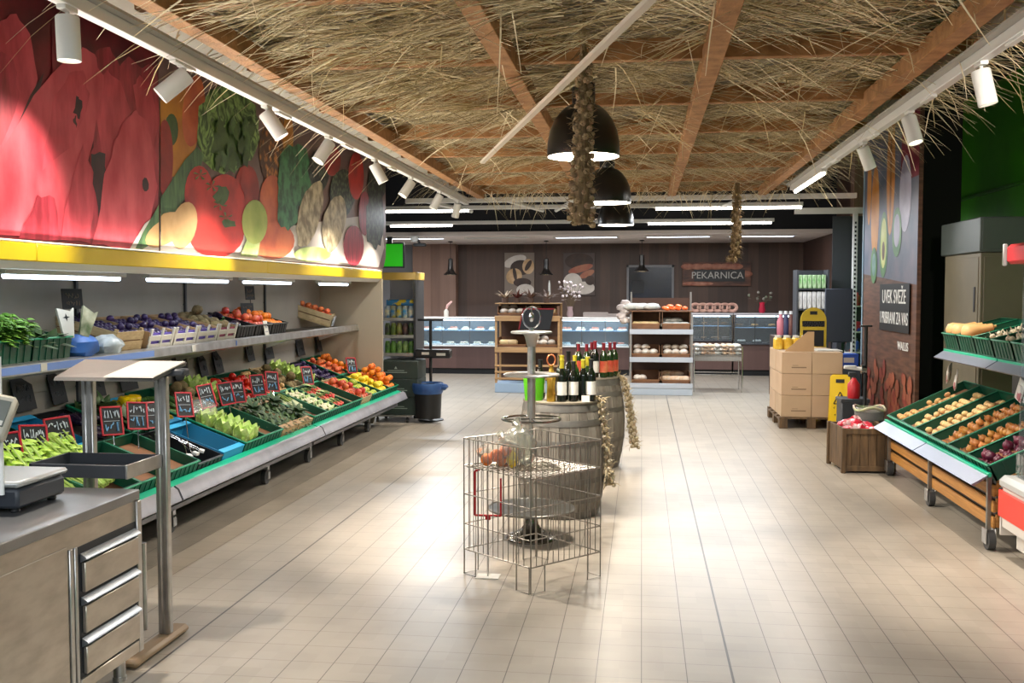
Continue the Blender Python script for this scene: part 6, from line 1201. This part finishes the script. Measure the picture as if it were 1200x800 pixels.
# ------------------------------------------------------------------ glass service counters
m_lam = plank_mat('counter_boards', '#4a3430', '#6b5049', .9)
def counter(u0, u1, Y, label, top, gl0, gl1, dark=False, back=2):
    a = at(u0, 400, Y=Y).x; b = at(u1, 400, Y=Y).x; L_ = b - a; t = T('service_counter', label, 'counter', (a, Y, 0), group='glass service counters')
    G().box(0, L_, .03, .9, .12, gl0 - .02).build('base', m_lam, t); G().box(.0, L_, .08, .88, 0, .12).build('plinth', m_black, t)
    G().box(-.005, L_ + .005, -.01, .92, gl0 - .03, gl0, 0, .006).build('deck', m_white if not dark else mat('deck_dark', '#3a3c42', .4), t)
    G().box(0, L_, .0, .012, gl0, gl1 - .03).build('front_glass', m_glass, t); 
    for x in [L_ * i / 3 for i in range(4)]: G().box(x - .006, x + .006, -.002, .014, gl0, gl1 - .03).build('glass_joint', m_chrome, t)
    G().box(-.01, L_ + .01, -.02, .45, gl1 - .035, gl1, 0, .008).build('top_ledge', m_lwhite if not dark else mat('ledge_pale', '#b0aeb4', .4), t)
    for x in (0, L_ - .02): G().box(x, x + .02, 0, .7, gl0, gl1 - .035).build('end_cheek', m_glass, t)
    G().box(0, L_, .68, .70, gl0, gl1 - .1).build('inside_back', mat('case_back', '#5a6670', .4) if not dark else m_black, t)
    mz = gl0 + (gl1 - gl0) * .5; G().box(.02, L_ - .02, .3, .66, mz, mz + .012).build('glass_shelf', mat('shelf_bluish', '#7f9cb8', .2), t)
    G().tube([(.05, .05, gl1 - .06), (L_ - .05, .05, gl1 - .06)], .012, 6).build('tube', m_ledc, t)
    hang_light(area('case_glow', (a + L_ / 2, Y + .12, gl1 - .075), L_ * .9, .04, 5 * L_ if not dark else 2.2 * L_, (R(25), 0, 0), (.75, .88, 1)), t)
    cols = [('#cfd6d8', '#8fa6b0'), ('#b0604c', '#cf9a84'), ('#dcd6c4', '#b8ac90'), ('#7a9aa8', '#c4d4d8')] if not dark else [('#c49a5c', '#8a5a30'), ('#5a4a44', '#2a2422'), ('#d8d4cc', '#a8a09a'), ('#7a5a3a', '#4a3624')]
    n = max(4, int(L_ / .26)); sd = ['first', 'second', 'third', 'fourth', 'fifth', 'sixth', 'seventh', 'eighth', 'ninth', 'tenth', 'eleventh']
    for r, z, y in ((0, gl0 + .002, .16), (1, mz + .014, .46)):
        for k in range(n):
            x = (k + .5) * L_ / n; ci = rnd.randrange(4); g = G(); g.box(-.1, .1, -.08, .08, 0, .03, 1, .006)
            for q in range(5): g.sph((rnd.uniform(-.06, .06), rnd.uniform(-.04, .04), .045), (.04, .03, .025), 7, 5, 0, .1)
            o = g.build('food_tray', [mat('food_%d%d' % (dark, ci), cols[ci][0], .5, 0, cols[ci][1], 12), m_lwhite if not dark else m_black]); o.location = (a + x, Y + y, z)
            tag(o, '%s tray of food on the %s of %s' % (sd[k], ['bottom', 'glass shelf'][r], label.split(',')[0][:60]), 'food tray', 'food trays in the service counters')
    return t
counter(486, 583, 20.0, 'long deli glass counter left, with wooden boards below', 1.17, .60, 1.18)
counter(654, 737, 20.0, 'deli glass counter in the middle, behind the wine barrels', 1.17, .60, 1.18)
counter(808, 858, 20.3, 'dark bakery glass counter with shelves, behind the wire bread basket', 1.3, .72, 1.27, True)
counter(860, 934, 20.3, 'dark bakery glass counter right, behind the carton pallet', 1.3, .66, 1.27, True)
def vase(u, v, Y, z, label, col, flower, n=16, h=.35):
    p = at(u, v, Y=Y); t = T('flower_vase', label, 'vase', (p.x, Y, z)); G().lathe([(0, 0), (.05, 0), (.07, .06), (.05, .16), (.06, .22), (.052, .22), (.04, .01), (0, .01)], 16).build('vase', mat('vase_' + col, col, .3), t); g = G(); q = G()
    for i in range(n):
        a = rnd.uniform(0, 6.28); r = rnd.uniform(.05, .3); e = Vector((r * math.cos(a), r * math.sin(a) * .6, .2 + h * rnd.uniform(.4, 1))); g.tube([(0, 0, .1), e * .6 + Vector((0, 0, .06)), e], .004, 4); q.sph(e, .03, 6, 5, 0, .25); q.leaf(e * .8, (math.cos(a), math.sin(a), .3), .08, .03)
    g.build('stems', mat('stem_brown', '#5a4a34', .7), t); o = q.build('flowers', mat('fl_' + flower, flower, .7, 0, '#8a807c', 12), t); o['kind'] = 'stuff'
vase(668, 372, 20.25, 1.182, 'vase of dried white flowers on the middle deli counter', '#8f7a7c', '#cfc6cc', 26, .55)
vase(893, 366, 20.5, 1.272, 'small red pot with a thin plant on the bakery counter', '#b01f3c', '#5a6650', 7, .22)
t = T('tissue_bottle', 'pale pump bottle standing on the long deli counter', 'bottle', (at(523, 370, Y=20.2).x, 20.2, 1.182)); G().lathe([(0, 0), (.05, 0), (.05, .12), (.02, .16), (0, .16)], 14).build('bottle_body', m_white2, t); G().tube([(0, 0, .15), (.03, 0, .24), (.12, 0, .32)], [.015, .03, .02], 8).build('pump_head', mat('pump_pink', '#d0a8a4', .5), t)
for k, (u, w) in enumerate([(698, .5), (722, .35)]):
    o = G().box(-w / 2, w / 2, -.12, .12, 0, .10 - .03 * k, 0, .006).box(-w / 2 - .006, w / 2 + .006, -.125, .125, .07 - .03 * k, .085 - .03 * k, 0, .003).build('flat_box', mat('flat_box_grey', '#7d7470', .6)); o.location = (at(u, 370, Y=20.3).x, 20.3 + .0, 1.182 + (.1 + .003) * 0); tag(o, ['flat grey box on the middle deli counter, left one', 'flat grey box on the middle deli counter, right one'][k], 'box', 'flat boxes on the deli counter')
for k in range(6):
    o = G().tube([(.09 * math.cos(a), 0, .09 + .07 * math.sin(a)) for a in [2 * PI * i / 14 for i in range(14)]], .035, 8, closed=True).build('wreath_loaf', mat('pretzel_bread', '#9c7466', .6, 0, '#b89484', 8, rand=.1)); o.location = (at(815 + 8.6 * k, 362, Y=20.4).x, 20.4, 1.272 + .02); tag(o, '%s ring loaf from the left on the dark bakery counter' % ['first', 'second', 'third', 'fourth', 'fifth', 'sixth'][k], 'bread', 'ring loaves on the bakery counter')

# ------------------------------------------------------------------ bread racks
FLB = {}
def loaf(kind):
    if kind in FLB: return FLB[kind]
    g = G()
    if kind == 'round': g.sph((0, 0, .06), (.085, .085, .06), 12, 8, 0, .04); m = mat('wrapped_round_loaf', '#c2b8ac', .4, 0, '#8f6a4c', 7, rand=.15, lo=.45, hi=.7)
    elif kind == 'long': g.sph((0, 0, .05), (.16, .07, .055), 12, 8, 0, .05); m = mat('crusty_long_loaf', '#b08a68', .55, 0, '#d0c0ac', 8, rand=.15)
    elif kind == 'bagged': g.sph((0, 0, .05), (.15, .08, .055), 12, 8, 0, .09); m = mat('bagged_white_loaf', '#cbc6bc', .35, 0, '#9aa09c', 9, rand=.1)
    else: g.box(-.1, .1, -.07, .07, 0, .11, 0, .03); m = mat('tin_loaf', '#c4a878', .5, 0, '#b09468', 6, rand=.15)
    FLB[kind] = g.mesh('bread_loaf', m, 60); return FLB[kind]
def lf(kind, x, y, z, rz, label, group, s=1):
    o = bpy.data.objects.new('bread_loaf', loaf(kind)); COL.objects.link(o); o.location = (x, y, z); o.rotation_euler = (0, 0, rz); o.scale = (s, s, s); return tag(o, label, 'bread', group)
m_bask = mat('basket_board', '#5a3a24', .7, 0, '#6f4a2e', 8)
def basket(x, y, z, w, d, h, label, group):
    t = T('bread_basket', label, 'basket', (x, y, z), group=group); g = G().box(0, w, 0, d, 0, .01)
    for q in ((0, w, 0, .012), (0, w, d - .012, d), (0, .012, 0, d), (w - .012, w, 0, d)): g.box(*q, .01, h if q[3] - q[2] > .02 or q[2] > .1 else h * .32)
    g.build('basket_body', m_bask, t); G().box(-.004, w + .004, -.004, .014, h * .32 - .01, h * .32 + .008, 0, .003).build('front_rim', mat('basket_rim', '#7c5230', .6), t)
rx0, rx1, ry = at(738, 400, Y=16.3).x, at(812, 400, Y=16.3).x, 16.3; w = rx1 - rx0
t = T('bread_rack', 'tall bread rack with three tiers of baskets and steel lips right of the wine barrels', 'shelf unit', (rx0, ry, 0))
for x in (0, w - .03): G().box(x, x + .03, 0, .03, 0, 1.33).box(x, x + .03, .52, .55, 0, 1.7).build('post', mat('rack_post', '#8b8884', .4, .6), t)
G().box(0, w, .54, .56, .1, 1.6).build('back_panel', mat('rack_back_brown', '#4a2f20', .6), t)
G().box(0, w, -.01, .55, .0, .13, 0, .005).build('plinth', mat('plinth_grey', '#9fa8b2', .4), t); 
zt_ = [.17, .60, 1.06]
for z in zt_: s_ = G().box(0, w, 0, .54, z - .01, z + .01).build('shelf_board', m_bask, t); G().box(-.003, w + .003, -.018, 0, z - .055, z + .028, 0, .004).build('shelf_lip', mat('lip_steel', '#b3b9c2', .3, .4), s_)
tn = ['bottom', 'middle', 'top']
for r, z in enumerate(zt_):
    for c in (0, 1):
        bx_ = .03 + c * (w / 2 - .02); basket(rx0 + bx_, ry + .03, z + .012, w / 2 - .05, .45, .2 if r < 2 else .32, 'brown bread basket on the %s tier of the right bread rack, %s half' % (tn[r], ['left', 'right'][c]), 'baskets of the right bread rack')
        wd = w / 2 - .05; kd = [['round', 'long'], ['round', 'round'], ['tin', 'bagged']][r][c]; lab = {'round': 'wrapped round loaf', 'long': 'crusty long loaf', 'tin': 'pale tin loaf', 'bagged': 'bagged white loaf'}[kd]
        cnt = [[2, 5], [5, 6], [3, 5]][r][c]
        for i in range(cnt):
            lf(kd, rx0 + bx_ + .1 + (wd - .2) * (i % 3) / 2 * (1 if cnt > 2 else .6), ry + .13 + .17 * (i // 3), z + .05 + .07 * (i // 3), rnd.uniform(-.4, .4) if kd != 'tin' else 0, lab + ' in the %s basket, %s tier, right bread rack' % (['left', 'right'][c], tn[r]), 'loaves %s %s' % (tn[r], c), .92)
for i, (x, d) in enumerate([(.05, 'at the left end'), (.2, 'second from the left'), (.36, 'in the middle left')]): lf('bagged', rx0 + x, ry + .2, 1.40 + (.0 if i else -.0), .3 * i, 'bagged white loaf on top of the right bread rack, ' + d, 'loaves on top of the right rack', 1.1)
for i, x in enumerate([.58, .68, .78, .9, .66, .8]):
    o = G().sph((0, 0, .03), (.07, .05, .035), 9, 6, 0, .1).build('orange_packet', mat('orange_packet', '#e2561c', .45, 0, '#f08a4c', 8, rand=.1)); o.location = (rx0 + x, ry + .12 + .1 * (i % 3), 1.40 + .03 * (i > 3)); o.rotation_euler = (0, rnd.uniform(-.3, .3), rnd.uniform(0, 3)); tag(o, 'bright orange packet heaped on top of the right bread rack', 'packet', 'orange packets on the bread rack')
G().box(0, w, .02, .54, 1.375, 1.39).build('top_board', m_bask, t)
for i in range(5): o = G().sph((0, 0, .05), (.09, .07, .06), 9, 6, 0, .15).build('hanging_bag', mat('bag_beige', '#9a8a82', .4, 0, '#c4b8b0', 9, rand=.1)); o.location = (rx0 - .09 - .05 * (i % 2), ry + .1 + .06 * i, 1.18 + .07 * i); tag(o, 'beige bread bag hanging in a bunch at the left post of the right bread rack', 'bag', 'bags at the rack post')
# left bread rack
lx0, lx1, ly = at(580, 400, Y=16.4).x, at(656, 400, Y=16.4).x, 16.4; w = lx1 - lx0; m_lw = mat('rack_pine', '#a8855c', .6, 0, '#94714a', 3, (1, 6, 12))
t = T('bread_rack', 'wooden bread rack with slatted base left of the wine barrels', 'shelf unit', (lx0, ly, 0))
for x in (0, w - .035): G().box(x, x + .035, 0, .035, 0, 1.30).box(x, x + .035, .5, .535, 0, 1.5).build('post', m_lw, t)
G().box(0, w, .52, .535, .15, 1.5).build('back_panel', mat('rack_back_brown', '#4a2f20'), t); G().box(0, w, -.012, .53, .0, .16, 0, .005).build('plinth', mat('plinth_blue', '#8fa3b8', .4), t)
for z in (.22, .33, .44): G().box(-.003, w + .003, -.012, .006, z, z + .035, 0, .003).build('slat', m_lw, t)
for z in (.74, 1.27): s_ = G().box(0, w, 0, .52, z - .01, z + .01).build('shelf_board', m_lw, t); G().box(-.003, w + .003, -.02, 0, z - .06, z + .03, 0, .004).build('shelf_lip', m_lw, s_)
for r, z in enumerate((.752, 1.282)):
    for c in (0, 1):
        bx_ = .04 + c * (w / 2 - .02); basket(lx0 + bx_, ly + .03, z, w / 2 - .06, .42, .18, 'brown bread basket on the %s tier of the left bread rack, %s half' % (['lower', 'upper'][r], ['left', 'right'][c]), 'baskets of the left bread rack')
        for i in range([[2, 5], [5, 4]][r][c]): lf(['tin', 'round'][(r + c) % 2], lx0 + bx_ + .1 + .14 * (i % 3), ly + .13 + .16 * (i // 3), z + .04 + .06 * (i // 3), rnd.uniform(-.3, .3) if (r + c) % 2 else 0, '%s in the %s basket, %s tier, left bread rack' % (['pale tin loaf', 'wrapped round loaf'][(r + c) % 2], ['left', 'right'][c], ['lower', 'upper'][r]), 'loaves left rack %d%d' % (r, c), .9)
G().box(0, w, .0, .53, 1.50, 1.515).build('top_board', m_lw, t)
t = T('angled_board', 'black price board with a dark red edge leaning on the left bread rack', 'price board', (at(626, 374, Y=16.2).x, 16.366, at(626, 374, Y=16.2).z), (R(8), 0, 0)); G().prism([(-.28, 0, -.18), (.24, 0, -.18), (.32, 0, .17), (-.2, 0, .17)], (0, .012, 0)).build('board', m_slate, t); g = G(); g.tube([(-.28, 0, -.18), (-.2, 0, .17), (.32, 0, .17)], .012, 6); g.build('red_edge', mat('dark_red', '#7a1420', .5), t); G().tube([(0, .02, -.18), (0, .02, -.26)], .01, 6).build('stick', m_black, t)
for k, (u, c1) in enumerate([(592, '#b09a80'), (606, '#7a3a34'), (622, '#8a6a5a'), (641, '#b8a8a0')]):
    p = at(u, 350, Y=16.6); t = T('dried_bouquet', ['pale dried bouquet at the left end of the left bread rack top', 'reddish dried bouquet on the left bread rack top', 'brown dried bouquet in the middle of the left bread rack top', 'pale dried bouquet with a white candle at the right end of the rack top'][k], 'bouquet', (p.x, 16.6, 1.516), group='dried bouquets on the bread rack'); G().lathe([(0, 0), (.05, 0), (.06, .08), (0, .08)], 12).build('pot', mat('pot_brown', '#4a352a', .7), t)
    g = G(); 
    for i in range(22): a = rnd.uniform(0, 6.28); e = rnd.uniform(.1, .24); d = (math.cos(a) * .6, math.sin(a) * .4, rnd.uniform(.3, 1)); g.leaf((0, 0, .07), d, e, .04, .3, 0, 3)
    o = g.build('dried_leaves', mat('dry_' + c1, c1, .7, 0, '#5a4034', 12), t); o['kind'] = 'stuff'
    if k == 3: G().lathe([(0, 0), (.02, 0), (.016, .24), (.004, .3), (0, .3)], 10, (.04, 0, .08)).build('candle', m_white2, t)
# wire basket of small breads
wx0, wx1 = at(813, 420, Y=17).x, at(869, 420, Y=17).x; w = wx1 - wx0; zb = at(840, 414, Y=17).z; d = .55
t = T('wire_basket_stand', 'wire bread basket on tube legs right of the tall bread rack', 'basket stand', (wx0, 16.9, 0))
for x in (0, w):
    for y in (0, d): G().tube([(x, y, 0), (x, y, zb + .12)], .014, 8).build('leg', m_chrome, t)
g = G()
for i in range(16): x = w * i / 15; g.tube([(x, 0, zb + .12), (x, 0, zb - .12), (x, d, zb - .12), (x, d, zb + .12)], .004, 4)
for z in (zb - .12, zb - .03, zb + .06, zb + .12): g.tube([(0, 0, z), (w, 0, z), (w, d, z), (0, d, z)], .005, 5, closed=True)
g.build('basket', m_wire, t); G().tube([(0, 0, .3), (w, 0, .3)], .008, 6).tube([(0, d, .3), (w, d, .3)], .008, 6).build('brace', m_chrome, t)
G().box(.01, w - .01, .01, d - .01, zb - .115, zb - .02).build('basket_liner', mat('liner_grey', '#8f8c86', .6), t)
k = 0
for r in range(3):
    for i in range(7):
        for j in range(4):
            lf('long' if (i + j) % 3 else 'bagged', wx0 + .07 + (w - .14) * i / 6, 16.9 + .08 + .12 * j, zb - .02 + .06 * r, rnd.uniform(0, 3), 'small bread roll heaped in the wire basket', 'rolls in the wire basket', .55)

# ------------------------------------------------------------------ right back: goods tower, round-topped display, shelving beyond
gx = at(950, 400, Y=15.6).x
t = T('goods_tower', 'dark shelf tower of packets behind the carton pallet', 'shelf unit', (gx - .22, 15.6, 0)); H = at(950, 316, Y=15.6).z
for x in (0, .46): G().box(x, x + .025, 0, .4, 0, H).build('side_panel', m_dgrey, t)
G().box(0, .48, .38, .4, 0, H).build('back_panel', m_dgrey, t)
for i, v in enumerate((338, 362, 390, 425)):
    z = at(950, v, Y=15.6).z; G().box(.02, .46, 0, .38, z - .02, z).build('shelf_board', m_dgrey, t)
    if i < 2:
        for k in range(6):
            o = G().box(0, .062, 0, .1, 0, .21 if i == 0 else .27, 0, .008).box(.008, .054, -.001, .0, .04, .12).build('tall_packet', [mat('packet_%d' % i, ['#5c9a4c', '#a8a4a4'][i], .4, 0, ['#b8c8a8', '#d4d2d0'][i], 12, (6, 1, 1))]); o.location = (gx - .22 + .028 + .07 * k, 15.62, z + .001); tag(o, '%s packet from the left on the %s shelf of the dark goods tower' % (['first', 'second', 'third', 'fourth', 'fifth', 'sixth'][k], ['upper, green', 'second, grey'][i]), 'packet', 'packets on the goods tower')
t = T('display_board', 'yellow round-topped display board with a black panel behind the cartons', 'display board', (at(953, 400, Y=14.4).x, 14.4, 0)); zt = at(953, 360, Y=14.4).z; zm = at(953, 376, Y=14.4).z; w = .18
P = [(-w, 0, .2), (w, 0, .2), (w, 0, zm)] + [(w * math.cos(PI * i / 12), 0, zm + (zt - zm) * math.sin(PI * i / 12)) for i in range(1, 12)] + [(-w, 0, zm)]
G().prism(P, (0, .02, 0)).build('board', mat('display_yellow', '#cdb32a', .45), t); G().box(-w * .85, w * .85, -.004, 0, zm - .08, zm - .0).box(-.05, .05, -.004, 0, zm + .09, zm + .14).box(-w * .8, w * .8, -.004, 0, zm - .36, zm - .13).build('black_panel', m_slate, t)
g = G(); scribble(g, .26, .004, 0, [(0, .03, 8), (-.04, .02, 6)]); g.v = [(x, -.005, y + zm - .04) for x, y, z in g.v]; g.build('lettering', m_chalk, t); G().box(-w, w, -.06, .02, .0, .2, 0, .01).box(-.16, .16, -.12, -.004, zm - .5, zm - .36, 0, .02).build('tray', mat('display_yellow2', '#c9a020', .5, 0, '#8a5a20', 9), t)
for k, (u, v0, c1) in enumerate([(915, 366, '#b56a74'), (921, 362, '#3a3a58'), (927, 366, '#6a4038'), (932, 372, '#b06a2c')]):
    p = at(u, v0, Y=16.4); t = T('tall_bottle', ['pink bottle', 'navy bottle', 'brown bottle', 'orange bottle'][k] + ' beside the dark goods tower', 'bottle', (p.x, 16.4, 1.0), group='bottles beside the goods tower'); G().lathe([(0, 0), (.055, 0), (.06, .02), (.06, .22), (.03, .3), (.025, .36), (0, .36)], 14).build('bottle_body', mat('btl_' + c1, c1, .4), t); G().lathe([(.028, .34), (.03, .39), (0, .39)], 12).build('cap', m_white, t)
o = G().box(at(912, 400, Y=16.4).x - .1, at(935, 400, Y=16.4).x + .08, 16.2, 16.7, 0, .999, 0, .01).box(at(912, 400, Y=16.4).x - .06, at(935, 400, Y=16.4).x + .04, 16.19, 16.2, .1, .9).build('side_cabinet', mat('side_cab', '#3a2c26', .6)); tag(o, 'dark low cabinet carrying bottles beside the goods tower', 'cabinet')
# white slotted shelving seen through the opening left of the banner
s0 = at(1000, 400, Y=15.6).x
t = T('slotted_shelving', 'white slotted shelving with goods seen left of the banner wall', 'shelf unit', (0, 0, 0))
g = G().box(s0 - .035, s0 + .035, 15.58, 15.64, 0, at(1000, 250, Y=15.6).z, 0, .004); g.build('upright', m_white, t); q = G()
for i in range(40): z = .2 + i * .065; q.box(s0 - .012, s0 + .012, 15.572, 15.581, z, z + .035)
q.build('slots', m_black, t); G().box(s0 - .9, s0 + .1, 15.58, 15.66, at(1000, 250, Y=15.6).z, at(1000, 243, Y=15.6).z).build('header_bar', m_white, t)
sx_ = at(978, 400, Y=15.9).x; shz = [at(990, v, Y=15.7).z for v in (358, 388, 412, 440, 470)]
for z in shz: G().box(sx_, s0 + .5, 15.66, 16.2, z - .02, z).build('shelf_board', m_lwhite, t)
G().box(sx_, s0 + .5, 16.2, 16.22, 0, 2.9).build('back_panel', m_dgrey, t)
cc = ['#2c4f9a', '#c4bdb2', '#8a4a3a', '#57606a', '#b5a082', '#a02c34', '#d4d2cc', '#34424a']
for r, z in enumerate(shz):
    for k in range(4):
        hh = rnd.uniform(.12, .22); g = G(); ci = (r * 3 + k) % 8
        if (r + k) % 2: g.box(-.05, .05, -.05, .05, 0, hh, 0, .006)
        else: g.lathe([(0, 0), (.045, 0), (.048, .01), (.048, hh * .7), (.02, hh * .85), (.02, hh), (0, hh)], 12)
        o = g.build('shelf_item', mat('goods_%d' % ci, cc[ci], .45, 0, cc[(ci + 3) % 8], 12, lo=.5, hi=.6)); o.location = (sx_ + .07 + .115 * k, 15.75, z + .001); tag(o, '%s item on the %s shelf of the white slotted shelving' % (['leftmost', 'second', 'third', 'rightmost'][k], ['topmost', 'second', 'middle', 'fourth', 'lowest'][r]), 'package', 'goods on the slotted shelving')
o = T('blue_box', 'blue printed box beside the cartons, left of the banner edge', 'box', (at(985, 430, Y=14.0).x - .02, 14.0, at(985, 429, Y=14.0).z)); G().box(0, .26, 0, .2, 0, .17, 0, .006).build('box_body', mat('bright_blue', '#2450b0', .45), o); G().box(.06, .2, -.0015, 0, .05, .12).build('box_print', m_white2, o)
o = G().box(at(985, 430, Y=14.0).x - .06, 3.0, 13.98, 14.4, 0, at(985, 429, Y=14.0).z - .002, 0, .01).box(at(985, 430, Y=14.0).x - .02, 2.96, 13.97, 13.98, .1, .55).build('display_plinth', mat('plinth_slate', '#3c4a54', .5)); tag(o, 'slate plinth under the blue box behind the yellow sign', 'plinth')
o = G().tube([(0, 0, 0), (0, 0, .95)], [.09, .09], 8).box(-.2, .2, -.02, .02, .95, 1.75, 0, .01).build('dark_cover', mat('cover_navy', '#262a36', .7)); o.location = (at(982, 400, Y=15.2).x, 15.2, 0); tag(o, 'dark navy covered rack standing left of the white slotted upright', 'rack')
